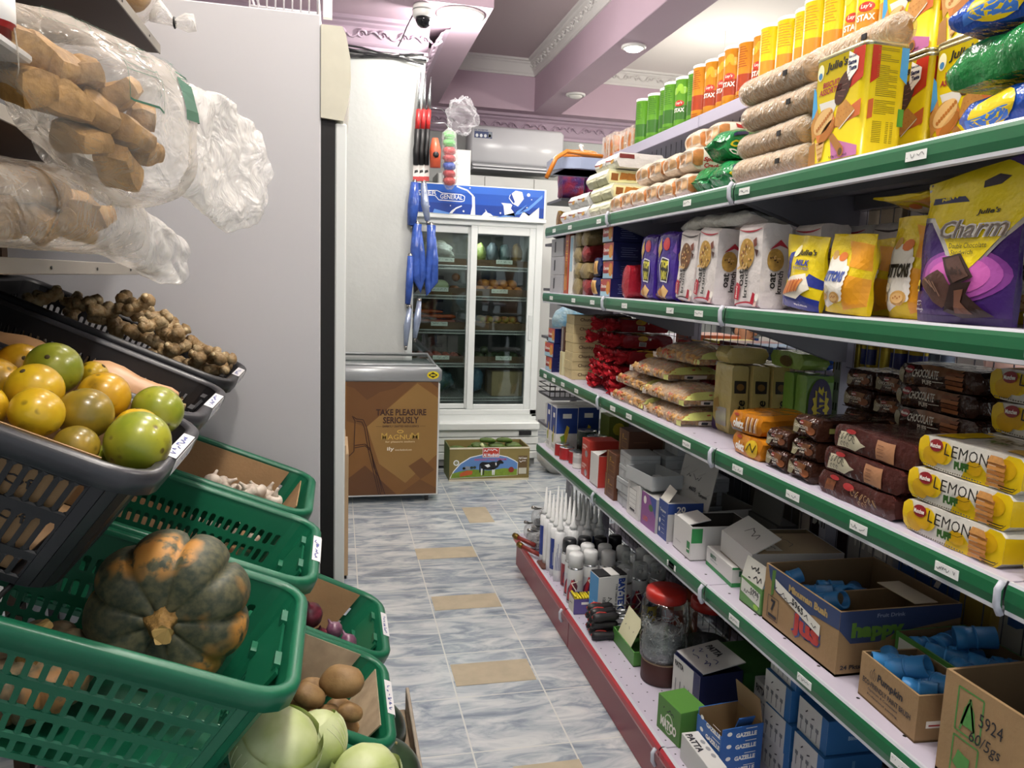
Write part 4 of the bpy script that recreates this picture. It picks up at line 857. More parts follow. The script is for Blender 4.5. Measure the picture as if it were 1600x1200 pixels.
def charm(kind):
    def art(p):
        F, W, H = p.fa, p.W, p.H; P = lambda L: [(x*W, z*H) for x, z in L]
        p.dr(F, 0, 0, W, H*.05, M('#2a1650', .3), 1)
        p.de(F, .52*W, .32*H, .46*W, .18*H, M('#7d3a8c', .3), 1, 26); p.de(F, .52*W, .32*H, .40*W, .155*H, M('#a550a2', .3), 2, 26); p.de(F, .52*W, .32*H, .31*W, .12*H, MAG, 2.5, 24)
        p.dp(F, P([(-.01, 1), (-.01, .70), (.12, .70), (.43, .36), (.62, .33), (1.01, .64), (1.01, 1)]), SIL, 2); p.dp(F, P([(-.01, 1), (-.01, .74), (.14, .74), (.46, .38), (.62, .36), (1.01, .68), (1.01, 1)]), CHY, 3)
        p.dp(F, P([(.08, .88), (.45, .84), (.50, .80), (.06, .835)]) if kind == 0 else P([(0, .90), (.5, .9), (.56, .87), (.5, .85), (0, .85)]), NAVY, 4); p.text(F, 'NEW', .20*W, .838*H, .4*W, .862*H, CHY, 5, .05)
        p.text(F, 'Charm', .24*W, .565*H, .92*W, .69*H, SIL, 6, .07, .25); p.text(F, 'Charm', .25*W, .568*H, .91*W, .685*H, M('#6d645c', .3, .5), 7, .0, .25); p.text(F, "Julie's", .6*W, .70*H, .80*W, .74*H, INK, 5, .03, .15)
        p.text(F, 'Double Chocolate', .37*W, .50*H, .76*W, .535*H, INK, 5, .0); p.text(F, 'Sandwich', .40*W, .46*H, .64*W, .49*H, INK, 5, .0)
        if kind == 0:
            p.dp(F, P([(.33, .44), (.52, .47), (.70, .31), (.52, .24)]), DCH, 5); p.dp(F, P([(.37, .43), (.51, .452), (.66, .315), (.53, .27)]), DCH2, 6); p.text(F, "Julie's", .42*W, .31*H, .60*W, .38*H, DCH, 7, .02, -.9)
            p.dp(F, P([(.08, .28), (.32, .36), (.40, .33), (.54, .2), (.42, .1), (.3, .14)]), DCH2, 4); p.dp(F, P([(.5, .26), (.7, .28), (.66, .2), (.9, .06), (.62, .04), (.44, .08)]), DCH, 6); p.dp(F, P([(.55, .22), (.64, .23), (.6, .14), (.74, .07), (.56, .07)]), M('#6a4636', .3), 7)
            for k in range(4): p.line(F, P([(.14+.05*k, .31-.01*k), (.24+.05*k, .27-.03*k)]), .002, M('#8a6a58', .3), 6)
        else:
            p.dp(F, P([(.3, .44), (.6, .42), (.66, .34), (.4, .32)]), DCH, 5); p.dp(F, P([(.14, .24), (.4, .36), (.9, .2), (.7, .05), (.44, .08)]), M('#20211f', .15), 5); p.line(F, P([(.2, .25), (.42, .30), (.8, .18)]), .003, M('#8b8d8a', .2), 6); p.line(F, P([(.35, .16), (.5, .2), (.7, .1)]), .002, M('#8b8d8a', .2), 6)
        p.dr(F, -.004, .21*H, .07*W, .29*H, CHY, 5); p.dr(F, .0, .225*H, .055*W, .25*H, INK, 6)
        p.text(F, '(6.06oz)', .0, .075*H, .17*W, .095*H, WTX, 5); p.scrib(F, .01, .11*H, .15*W, .15*H, WTX, 4, .0008, 2, 5)
        p.dp(F, P([(.62, .905), (.74, .93), (.84, .905), (.76, .87), (.62, .865)]), M('#2a2430', .4), 5)
    return standbag(.055, .2, .258, PUR, art, 3+kind, .004, topz=lambda u: (.03*u-.012 if kind == 0 else -.004))
cb = thing('charm_bag', 'x', 'bag')
for i, (k, x, y, rz, ti) in enumerate(((0, 1.037, 1.005, .03, 0), (1, 1.037, .785, 0, 0))):
    o = charm(k).build('biscuit_bag'); place(tag(o, ['purple and yellow chocolate sandwich bag with a handle hole, hanging corner raised', 'purple chocolate sandwich bag cut by the picture edge'][i], 'biscuit bag'), x, y, Z2, rz, ti)
bpy.data.objects.remove(cb)
BUY = SM('#e2c61b', .22, .4, 40); BUO = M('#e09a22', .3); BUC = M('#d8a95c', .5, vary=.2, vs=60)
def buttons(big):
    def art(p):
        F, W, H = p.fa, p.W, p.H; P = lambda L: [(x*W, z*H) for x, z in L]
        p.dp(F, P([(.45, .92), (1, .86), (1, .55), (.6, .6)]), BUO, 1); p.dp(F, P([(.6, .5), (1, .45), (1, .12), (.62, .05)]), BUO, 1)
        p.dp(F, P([(0, .62), (.12, .72), (.42, .74), (.55, .6), (.58, .35), (.5, .15), (.2, .06), (0, .12)]), M('#e9e6dc', .3), 2)
        p.de(F, .38*W, .72*H, .09*W, .06*H, M('#d9762e', .4), 3, 10); p.de(F, .2*W, .74*H, .07*W, .06*H, BUC, 3, 10)
        for k in range(7): p.de(F, (.57+.008*(k % 2))*W, (.2+.06*k)*H, .01, .008, WTX, 3, 8)
        p.text(F, 'BUTTONS', .03*W, .40*H, .60*W, .54*H, INK if big else M('#23418f', .3), 4, .06); p.de(F, .46*W, .2*H, .14*W, .075*H, BUC, 4, 16); p.de(F, .46*W, .2*H, .1*W, .05*H, CRM, 5, 16)
        for k in range(4): p.de(F, (.41+.035*k)*W, (.2+.015*(k % 2))*H, .002, .002, TAN2, 6, 6)
        p.de(F, .15*W, .2*H, .1*W, .05*H, BUC, 4, 14); p.de(F, .22*W, .3*H, .06*W, .05*H, M('#d9d0b8', .35), 4, 10)
    return standbag(.075 if big else .06, .14 if big else .125, .2 if big else .165, BUY, art, 7 if big else 9, .006, bot=.15)
bb = buttons(True).build('biscuit_bag'); bs = buttons(False).build('biscuit_bag')
BB = [(bb, 1.075, 1.205, Z2, 0, 0, 0, 'large yellow button biscuit bag standing between the small bag and the purple one'), (bb, 1.20, 1.22, Z2, 0, 0, 0, 'large yellow button bag standing in the second row'), (bb, 1.20, 1.04, Z2, 0, 0, 0, 'large yellow button bag hidden behind the purple bag'),
      (bb, 1.27, 1.24, 1.612, 0, 0, R(-88), 'yellow button bag lying flat on the standing bags'), (bs, 1.022, 1.335, Z2, .06, .05, 0, 'small yellow button bag with blue lettering at the shelf edge'), (bs, 1.13, 1.38, Z2, 0, 0, 0, 'small yellow button bag behind the one with blue lettering')]
us = set()
for b_, x, y, z, rz, ti, ry, l in BB:
    o = b_ if b_.name not in us else dup(b_, (0, 0, 0)); us.add(b_.name); place(tag(o, l, 'biscuit bag'), x, y, z, rz, ti, ry); o.scale = (.74, 1, 1) if ry else (1, 1, 1)
def milkart(p):
    F, W, H = p.fa, p.W, p.H; P = lambda L: [(x*W, z*H) for x, z in L]
    p.dp(F, P([(0, .42), (.18, .75), (.28, .78), (.34, .5), (.25, .36)]), M('#26358a', .25), 1); p.dp(F, P([(0, 0), (1, 0), (1, .16), (.6, .22), (0, .14)]), M('#26358a', .25), 1); p.dp(F, P([(.75, .5), (1, .42), (1, .3), (.7, .36)]), M('#26358a', .25), 1)
    p.dp(F, P([(.14, .16), (.3, .40), (.7, .5), (.85, .3), (.6, .14)]), M('#e8e2d2', .3), 2)
    for k in range(9): p.line(F, P([(.2+.05*k, .17+.01*k), (.34+.045*k, .36+.008*k)]), .006, M('#c0602c', .4) if k % 2 else M('#d98b46', .4), 3)
    p.text(F, "Julie's", .42*W, .72*H, .8*W, .82*H, INK, 3, .03, .15); p.de(F, .36*W, .79*H, .012, .014, M('#f3e9b8'), 3, 14); p.text(F, 'MILK', .46*W, .60*H, .7*W, .68*H, M('#26358a'), 3, .04); p.text(F, 'FLAVOURED', .44*W, .54*H, .72*W, .58*H, M('#26358a'), 3, .02); p.text(F, '80g (2.82oz)', .55*W, .05*H, .85*W, .08*H, WTX, 3)
o = standbag(.05, .155, .165, CHY, milkart, 5, .006).build('biscuit_bag'); place(tag(o, 'small blue and yellow milk stick bag beside the oat packs', 'biscuit bag'), 1.018, 1.483, Z2, -.04, .1)
# oat biscuits
OAW = SM('#e0dad8', .22, .4, 40); OAR = M('#b3273a', .3); OAK = M('#c39a4a', .5, vary=.3, vs=90); OAN = M('#7d5638', .5, vary=.3, vs=90)
def oat(nut, seed):
    p = Pk(.085, .112, .212); p.fine(OAW, .009); F, W, H = p.fa, p.W, p.H; P = lambda L: [(x*W, z*H) for x, z in L]
    c1 = M('#3b2a2c', .3) if nut else OAR
    for q in range(8):
        a, b = -1+q/4, -1+(q+1)/4
        p.dp(F, P([(.5+.48*a, .90+.035*a*a), (.5+.48*b, .90+.035*b*b), (.5+.48*b, .922+.02*b*b), (.5+.48*a, .922+.02*a*a)]), c1, 1); p.dp(F, P([(.5+.48*a, .055-.04*a*a), (.5+.48*b, .055-.04*b*b), (.5+.48*b, .075-.05*b*b), (.5+.48*a, .075-.05*a*a)]), c1, 1)
    p.de(F, .42*W, .64*H, .036, .040, OAN if nut else OAK, 2, 22)
    for k in range(22): r_ = random.Random(k+seed); a, q = r_.uniform(0, 6.28), r_.uniform(0, .9); p.de(F, .42*W+.032*q*cos(a), .64*H+.036*q*sin(a), .004, .003, [M('#5a3a22'), CRM, M('#8c4a2a'), M('#d9c088')][k % 4], 3, 7, a)
    for k in range(9): p.de(F, .12*W+.005*k, (.47+.008*(k % 3))*H, .004, .003, CRM, 3, 7, k)
    p.dp(F, P([(.68, .80), (.82, .84), (.84, .74), (.74, .72)]), M('#7a3f30', .4), 3); p.dp(F, P([(.76, .70), (.9, .68), (.84, .60)]), M('#4a2a24', .4), 3)
    A = Fr(F.o+F.u*.50*W+F.v*.12*H, F.v, -F.u)
    p.text(A, 'oat', .028, .026-.012, .072, .037, INK, 3, .02); p.text(A, 'krunch', .0, -.006, .078, .012, INK, 3, .02)
    p.dp(F, P([(.02, .10), (.02, .24), (.10, .30), (.26, .27), (.24, .17), (.22, .08)]), OAR, 3); A2 = Fr(F.o+F.u*.17*W+F.v*.11*H, F.v, -F.u); p.text(A2, 'Munchy', 0, 0, .032, .008, WTX, 4, .03)
    p.dp(F, P([(.70, .06), (.78, .19), (.86, .17), (.84, .06)]), OAR, 3); p.de(F, .93*W, .13*H, .008, .01, WTX, 3, 9); p.dp(F, P([(.78, .02), (.95, .03), (.95, .1), (.85, .06)]), M('#d9b9b0'), 3)
    G = p.fb; p.de(G, .45*p.D, .57*H, .024, .029, OAK, 2, 18)
    for k in range(10): r_ = random.Random(k+40); a, q = r_.uniform(0, 6.28), r_.uniform(0, .85); p.de(G, .45*p.D+.02*q*cos(a), .57*H+.024*q*sin(a), .003, .0025, [M('#5a3a22'), CRM][k % 2], 3, 6)
    A = Fr(G.o+G.u*.58*p.D+G.v*.18*H, G.v, -G.u); p.text(A, 'oat', .012, .008, .05, .026, INK, 3, .02); p.text(A, 'krunch', 0, -.012, .055, .005, INK, 3, .02); p.dp(G, [(.02, .145), (.05, .165), (.075, .15), (.05, .172)], OAR, 3)
    p.soft('z', .06, .0, .0022, 22, seed, .14, keep=.75); return p.build('oat_biscuit_pack')
o1, o2 = oat(False, 3), oat(True, 5)
OL_ = [(o1, 1.02, 1.705, .03, 0, 'white oat biscuit pack standing upright beside the yellow milk bag'), (o1, 1.02, 1.945, .02, .085, 'white oat biscuit pack leaning, its side face showing'), (o2, 1.022, 2.075, .02, .085, 'white oat pack with a dark-nut cookie beside the purple packs'),
       (o1, 1.115, 1.815, 0, 0, 'white oat pack in the gap behind the upright and leaning packs'), (o1, 1.13, 1.63, 0, 0, 'oat pack in the second row, its edge showing past the upright pack'), (o1, 1.23, 1.60, 0, 0, 'oat pack in the third row, partly in shade'), (o2, 1.245, 1.485, 0, 0, 'oat pack deepest in the shelf behind the yellow bags')]
us = set()
for b_, x, y, rz, ti, l in OL_:
    o = b_ if b_.name not in us else dup(b_, (0, 0, 0)); us.add(b_.name); place(tag(o, l, 'oat biscuit pack'), x, y, Z2, rz, ti)
SIV = SM('#c4c4be', .2, .9, 38)
p = Pk(.24, .40, .04); p.fine(SIV, .011); p.de(p.fb, .14, .02, .03, .015, M('#8d2a33'), 1, 14); p.soft('y', .2, .1, .006, 22, 8, .4); o = p.build('biscuit_multipack'); place(tag(o, 'silvery crinkled multipack lying on top of the oat packs', 'multipack'), 1.045, 1.835, 1.6225)
# purple packs
VIO = SM('#3d2484', .2, .5, 40); VIO2 = M('#6a3f9a', .25)
def tofix(seed):
    p = Pk(.1, .13, .215); p.fine(VIO, .01)
    for F, W in ((p.fa, p.W), (p.fb, p.D)):
        H = p.H; P = lambda L: [(x*W, z*H) for x, z in L]
        p.de(F, .5*W, .82*H, .17*W, .09*H, M('#b3262e', .3), 1, 12); p.dp(F, P([(.3, .28), (.25, .5), (.35, .62), (.7, .60), (.78, .45), (.7, .26)]), INK, 1); p.line(F, P([(.3, .28), (.25, .5), (.35, .62), (.7, .60), (.78, .45), (.7, .26), (.3, .28)]), .004, M('#d9d6e0', .3), 2)
        p.text(F, 'TOP', .32*W, .47*H, .72*W, .58*H, M('#d8cf3a', .3), 2, .06); p.text(F, 'MIX', .34*W, .30*H, .70*W, .43*H, M('#d8cf3a', .3), 2, .06)
        p.dp(F, P([(.2, .08), (.5, .22), (.8, .15), (.6, .02)]), CRM, 1); p.dp(F, P([(.1, .1), (.3, .18), (.5, .08), (.3, .0)]), TAN, 2); p.dp(F, P([(.05, .7), (.2, .9), (.3, .75), (.12, .6)]), M('#b79a52', .4), 1); p.dp(F, P([(.8, .75), (.95, .9), (.98, .7)]), VIO2, 1)
    p.soft('z', .12, .04, .005, 20, seed, .22, keep=.6); return p.build('biscuit_pack')
v = tofix(2); place(tag(v, 'purple biscuit pack leaning against the white oat packs', 'biscuit pack'), 1.02, 2.205, Z2, .03, .06)
v2 = dup(v, (0, 0, 0), label='crinkled purple biscuit pack beside the navy cartons'); place(v2, 1.02, 2.358, Z2, -.02, .05)
v2 = dup(v, (0, 0, 0), label='purple biscuit pack in the second row'); place(v2, 1.14, 2.30, Z2)
# navy cartons with red fronts
def navy():
    p = Pk(.16, .115, .0695); p.carton(M('#161c4e', .3), .001); p.k = .0004; F, W, H = p.fa, p.W, p.H; P = lambda L: [(x*W, z*H) for x, z in L]
    p.dr(F, .002, .002, W-.002, H-.002, M('#b5372f', .3), 1); p.dp(F, P([(.02, .03), (.95, .03), (.95, .25), (.02, .4)]), M('#9fc6d8', .3), 2); p.dp(F, P([(.02, .97), (.25, .97), (.02, .85)]), M('#d89b3a'), 2)
    p.de(F, .76*W, .5*H, .022, .026, M('#d9963f', .45, vary=.2, vs=60), 3, 14); p.text(F, 'Danisa', .08*W, .5*H, .6*W, .68*H, WTX, 3, .03, .2); p.dr(F, .05*W, .3*H, .5*W, .44*H, M('#8f1f24'), 3)
    G = p.fb
    for k in range(5): p.dr(G, .03+.004*(k % 2), .015+k*.008, .10-.01*(k % 3), .0165+k*.008, M('#7f86b0'), 1)
    return p.build('biscuit_carton')
nv = navy(); n = 0
for col, (x, y) in enumerate(((1.016, 2.75), (1.18, 2.752), (1.18, 2.59))):
    for k in range(3 if col == 2 else 4):
        o = nv if n == 0 else dup(nv, (0, 0, 0)); n += 1
        l = f'navy biscuit carton with a red front, {["lowest", "second", "third", "topmost"][k]} of the stack at the shelf edge' if col == 0 else f'navy biscuit carton in the stacks behind the red-fronted one'
        place(tag(o, l, 'biscuit carton', None if col == 0 else 'navy cartons in the second row'), x+.004*((k*2) % 3), y+.003*(k % 2), Z2+.07*k)
REDP = SM('#9a1f2c', .22, .6, 40)
place(lump('biscuit_pack', .1, .06, .12, REDP, 41, 'red packet standing between the navy cartons and purple pack', 'packet', None, .012, .003, 22, None, .1, 'z', .2), 1.03, 2.60, Z2)
SN = SM('#1b2350', .25, .5, 40)
def snart(p): p.dp(p.fa, [(.03, .01), (.085, .012), (.08, .06), (.035, .06)], CRM, 1); p.de(p.fa, .06, .035, .016, .02, M('#b98438'), 2, 10)
for k in range(2): place(lump('biscuit_pack', .16, .10, .073, SN, 50+k, ['lower', 'upper'][k]+' small navy biscuit packet past the red-fronted cartons', 'packet', None, .012, .005, 20, snart, .2, 'y', .3), 1.02, 2.885, Z2+.079*k)
for k in range(4): place(lump('biscuit_pack', .14, .1, .066, SM('#7d2426', .25, .6, 40) if k % 2 == 0 else SM('#8c7a52', .3, .6, 40), 60+k, f'{["red", "olive"][k % 2]} foil packet in the pile past the navy packets, {["lowest", "second", "third", "topmost"][k]}', 'packet', None, .012, .006, 20, None, .25, 'y', .4), 1.02, 3.02+.01*k, Z2+.069*k)
for k in range(4): place(lump('biscuit_pack', .12, .09, .066, SM('#94845c', .3, .6, 40), 70+k, f'olive packet in the pile next to the orange carton, {["lowest", "second", "third", "topmost"][k]}', 'packet', None, .012, .005, 20, None, .2, 'y', .35), 1.02, 3.15, Z2+.069*k)
p = Pk(.1, .05, .26); p.carton(M('#e2e0da', .4)); p.dr(p.fa, .006, .1, .044, .25, M('#9ec3d6'), 1); o = p.build('biscuit_carton'); place(tag(o, 'tall white carton beside the tall orange carton', 'carton'), 1.02, 3.26, Z2)
p = Pk(.1, .06, .27); p.carton(M('#a8401f', .35)); A = Fr(p.fa.o+p.fa.u*.042, p.fa.v, -p.fa.u); p.text(A, 'CRUNCH', .08, 0, .24, .026, M('#e0b03a'), 1, .03); p.dp(p.fa, [(.004, .01), (.05, .02), (.04, .12), (.01, .16)], M('#d0862c', .4, vary=.3, vs=40), 1); o = p.build('biscuit_carton'); place(tag(o, 'tall orange-red carton near the end of the second shelf', 'carton'), 1.02, 3.325, Z2)
for k in range(3):
    p = Pk(.2, .2, .085); p.carton(M('#a9a9ac', .4)); p.dr(p.fa, .06, .02, .08, .07, INK, 1); o = p.build('tea_carton'); place(tag(o, ['lowest', 'middle', 'topmost'][k]+' grey carton at the far end of the second shelf', 'carton'), 1.02, 3.42, Z2+.086*k)
# ================================================================ third shelf
Z3 = 1.0255; O4 = ['lowest', 'second', 'third', 'fourth', 'fifth', 'sixth', 'seventh']
def emblem(p, F, u, v, r, k=4, t='Munchee'): p.de(F, u, v, r, r*.72, M('#8e1f26', .3), k, 18); p.text(F, t, u-r*.78, v-r*.28, u+r*.78, v+r*.25, WTX, k+1, .03)
LEW = SM('#dedbd2', .22, .3, 40); LEY = M('#e3c01a', .25); LEY2 = M('#d3a514', .3)
def lemon():
    p = Pk(.135, .212, .058); p.fine(LEW, .008); F, W, H = p.fa, p.W, p.H
    p.dp(F, [(-.002, 0), (.02, 0), (.03, H*.5), (.018, H), (-.002, H)], LEY, 1); p.de(F, .03, .022, .02, .019, LEY2, 2, 16); p.de(F, .056, .033, .023, .02, LEY, 2, 16); p.de(F, .05, .03, .018, .017, LEY2, 3, 14)
    p.dp(F, [(.10, 0), (.112, .026), (.135, .034), (.15, .02), (.155, 0)], LEY, 1); p.dp(F, [(.172, 0), (.175, .045), (.185, H), (W+.002, H), (W+.002, 0)], LEY, 1); p.de(F, .185, .036, .018, .016, LEY2, 2, 14); p.de(F, .125, .022, .016, .012, LEY2, 2, 12)
    emblem(p, F, .042, .044, .0155); 
    x = .064
    for c, w in zip('LEMON', (.012, .013, .018, .017, .016)): p.text(F, c, x, .030+.002*(len(c)), x+w, .051, INK, 5, .0); x += w+.0035
    p.text(F, 'PUFF', .088, .013, .120, .028, M('#2f5a1f', .3), 5, .09)
    for j in range(6): p.dp(F, [(.152+.002*(j % 2), .004+.0068*j), (.186+.002*(j % 2), .004+.0068*j), (.188, .0098+.0068*j), (.154, .0098+.0068*j)], M('#c98a45', .5) if j % 2 == 0 else M('#ac6f33', .5), 5)
    p.dp(F, [(.153, .042), (.187, .042), (.181, .053), (.158, .053)], M('#cf9350', .5, vary=.2, vs=120), 6)
    for k in range(26): p.dr(F, .012+.0052*k, .0035+.0006*(k % 2), .015+.0052*k, .0062, M('#6b6450'), 5)
    for a, b in ((.158, .0125), (.162, .008)): p.dr(F, a+.02, b-.004, a+.05, b-.002, INK, 6)
    p.line(F, [(.108, .021), (.12, .026), (.132, .026), (.142, .031)], .0008, INK, 5)
    T_ = p.ft; p.dp(T_, [(.02, .01), (.06, .03), (.05, .11), (.01, .12)], LEY, 1); p.text(T_, 'LEMON', .07, .07, .15, .10, INK, 3, .02); p.text(T_, 'PUFF', .09, .045, .13, .065, M('#2f5a1f'), 3, .06); p.dp(T_, [(.16, .02), (.2, .02), (.2, .11), (.15, .1)], M('#c8a04a', .5), 1)
    G = p.fb; p.dr(G, 0, 0, p.D, H, LEW, 0); p.dp(G, [(0, 0), (.05, .0), (.07, .03), (.05, H), (0, H)], LEY, 1); emblem(p, G, .10, .038, .016)
    p.soft('y', .07, .03, .002, 24, 3, .12, keep=.7); return p.build('lemon_biscuit_pack')
lm = lemon(); n = 0
LP = [(1.022, .938, Z3, .0), (1.028, .938, Z3+.0605, .01), (1.034, .932, Z3+.121, -.01)]+[(1.187, .94-.012*(k % 2), Z3+.0605*k, .02) for k in range(5)]
for i, (x, y, z, rz) in enumerate(LP):
    o = lm if i == 0 else dup(lm, (0, 0, 0)); l = f'yellow and white lemon biscuit pack, {["bottom", "middle", "top"][i]} of the stack at the shelf edge' if i < 3 else f'lemon biscuit pack in the stack behind, {["lowest and hidden", "second and hidden", "third from the top", "second from the top", "topmost"][i-3]}'
    place(tag(o, l, 'biscuit pack'), x, y, z, rz)
p = Pk(.1, .2, .06); p.fine(M('#c9b43c', .25), .01); emblem(p, p.fa, .03, .035, .018); p.dp(p.fa, [(.05, .01), (.1, .02), (.09, .05), (.06, .04)], LEY, 1); p.dr(p.fa, .02, .004, .06, .012, M('#2f4a26'), 2); p.soft('y', .1, .02, .002, 24, 6, .2)
place(tag(p.build('biscuit_pack'), 'yellow biscuit pack cut by the picture edge beside the bottom lemon pack', 'biscuit pack'), 1.02, .70, Z3)
CHB = SM('#3a2219', .16, .8, 38); CHL = M('#8a5a35', .3, vary=.3, vs=50); CHS = M('#d9d2c4', .35); CKB = M('#8a4f2a', .45, vary=.3, vs=80)
def chart(p, F, W, H, long):
    p.dp(F, [(0, 0), (.012, 0), (.02, H*.6), (.0, H)], M('#8b8469', .3), 1); p.dp(F, [(W*.25, H), (W*.8, H), (W*.7, H*.6), (W*.4, H*.5)], CHL, 1)
    if long:
        emblem(p, F, .035, H*.74, .012); p.text(F, 'CHOCOLATE', .045, H*.42, .115, H*.78, CHS, 4, .02); p.text(F, 'PUFF', .072, H*.14, .098, H*.34, CHS, 4, .03)
        for j in range(4): p.dp(F, [(.132, H*(.1+.2*j)), (.172, H*(.1+.2*j)), (.175, H*(.26+.2*j)), (.135, H*(.26+.2*j))], CKB if j % 2 else M('#a5663a', .45), 3)
        p.dr(F, .10, H*.3, .13, H*.33, CHS, 4)
    else:
        emblem(p, F, W*.38, H*.85, .009); p.text(F, 'CHOCOLATE', W*.1, H*.44, W*.68, H*.68, CHS, 4, .02); p.text(F, 'PUFF', W*.35, H*.2, W*.58, H*.34, CHS, 4, .03); p.de(F, W*.72, H*.4, W*.2, H*.3, CKB, 2, 12)
def chlong():
    p = Pk(.13, .215, .046); p.fine(CHB, .009); chart(p, p.fa, p.W, p.H, True); p.soft('y', .1, .05, .003, 24, 4, .25, keep=.55); return p.build('chocolate_biscuit_pack')
cl_ = chlong()
for k in range(6): place(tag(cl_ if k == 0 else dup(cl_, (0, 0, 0)), f'long chocolate biscuit pack, {O4[k]} up in the stack beside the lemon packs', 'biscuit pack'), 1.20 if k > 2 else 1.213, 1.195-.006*(k % 2), Z3+.0475*k, .02*(k % 2))
def chsmall(seed):
    p = Pk(.19, .082, .048); p.fine(CHB, .008); chart(p, p.fa, p.W, p.H, False); p.dp(p.fb, [(.03, .01), (.1, .012), (.1, .04), (.04, .04)], M('#2a1712', .2), 1); p.dr(p.fb, .03, .022, .045, .032, M('#8a8a4a'), 2)
    p.soft('x', .12, .03, .0032, 26, seed, .2, keep=.6); return p.build('chocolate_biscuit_pack')
cs = [chsmall(3), chsmall(8)]; us = set()
CP = [(1.022, 1.535, 0, 'outer stack by the orange packs'), (1.024, 1.54, 1, 'outer stack by the orange packs'), (1.022, 1.44, 0, 'stack beside the maroon packs'), (1.024, 1.432, 1, 'stack beside the maroon packs'), (1.02, 1.428, 2, 'stack beside the maroon packs')]
P2 = [(1.225, 1.525, k, 'inner stack next to the steel post') for k in range(5)]+[(1.225, 1.42, k, 'inner stack next to the long packs') for k in range(5)]
for i, (x, y, k, w_) in enumerate(CP+P2):
    b_ = cs[i % 2]; o = b_ if b_.name not in us else dup(b_, (0, 0, 0)); us.add(b_.name)
    if i >= 5: o.scale = (.66, 1.08, 1)
    place(tag(o, f'small chocolate biscuit pack, {O4[k]} up in the {w_}', 'biscuit pack'), x, y, Z3+.0495*k, .01*((i*3) % 5-2))
MRN = SM('#4a2622', .18, .6, 36); MRT = M('#b07f5c', .4)
def maroon(kind):
    p = Pk(.18, .225, .049); p.fine(MRN, .009); F, W, H = p.fa, p.W, p.H
    p.de(F, .055, H*.85, .014, .005, M('#a02a2c'), 3, 10)
    if kind:
        p.dp(F, [(.012, H*.1), (.02, H*.75), (.06, H*.8), (.085, H*.5), (.1, H*.45), (.085, H*.3), (.07, H*.08)], M('#c9c2a8', .3), 1)
        for q, (a, b) in enumerate(((.02, .03), (.032, .028), (.044, .03), (.056, .029), (.066, .027))):
            p.line(F, [(a+.0045*cos(t*.9), b-.0 +.007*sin(t*.9+q)) for t in range(7)], .0017, INK, 3)
        for a in (.03, .04, .05): p.line(F, [(a+.003*cos(t), .013+.0045*sin(t)) for t in range(6)], .0015, INK, 3)
        p.dr(F, .130, .004, .180, H-.006, MRT, 2)
        for k in range(4): p.dr(F, .135, .012+k*.007, .152, .0135+k*.007, M('#7a4f3a'), 3)
    else:
        p.de(F, .10, H*.72, .018, .008, M('#a02a2c'), 2, 12)
        for q in range(6): p.line(F, [(.115+.013*q+.005*cos(t*.9), .028-.001*q+.007*sin(t*.9+q)) for t in range(7)], .0015, M('#a8865a', .4), 3)
        for q in range(3): p.line(F, [(.135+.01*q+.003*cos(t), .012+.004*sin(t)) for t in range(6)], .0012, M('#a8865a', .4), 3)
        p.dp(F, [(.02, .01), (.05, .012), (.06, .035), (.03, .035)], CKB, 1)
    p.soft('y', .08, .02, .0028, 24, 5+kind, .12, keep=.7); return p.build('maroon_biscuit_pack')
a, b = maroon(0), maroon(1); c = dup(b, (0, 0, 0))
for o, x, y, k, l in ((a, 1.02, 1.175, 0, 'bottom maroon biscuit pack with gold script at the shelf edge'), (b, 1.022, 1.168, 1, 'middle maroon biscuit pack with a cream script patch'), (c, 1.03, 1.15, 2, 'top maroon biscuit pack with a cream script patch')): place(tag(o, l, 'biscuit pack'), x, y, Z3+.0515*k, .01*k)
ORP = SM('#c27a1c', .2, .5, 40)
def oletz(k):
    p = Pk(.17, .135, .055); p.fine(ORP, .009); F, W, H = p.fa, p.W, p.H
    p.text(F, 'oletz', .02, .012, .068, .036, WTX, 3, .05); p.de(F, .03, .046, .012, .004, M('#a33a1c'), 2, 10)
    if k: [p.line(F, [(.07+.006*j, .008), (.078+.006*j, .047)], .003, [M('#6a3a1c'), WTX, M('#d8b06a')][j % 3], 3) for j in range(9)]; p.dr(F, .015, .003, .06, .010, M('#8d8d8a'), 2)
    else: p.de(F, .098, .028, .026, .022, M('#d9b51c'), 2, 14); p.line(F, [(.08, .02), (.09, .04), (.105, .02), (.115, .04)], .003, INK, 3)
    emblem(p, p.fb, .12, .035, .022); p.soft('y', .12, .02, .003, 24, 7+k, .2, keep=.6); return p.build('snack_pack')
place(tag(oletz(0), 'lower orange snack pack at the shelf edge', 'snack pack'), 1.025, 1.645, Z3); place(tag(oletz(1), 'upper orange snack pack with white lettering', 'snack pack'), 1.03, 1.665, Z3+.0575, .06)
GLD = SM('#b9a86a', .16, .6, 30); GRB = SM('#6f9a3c', .22, .3, 40)
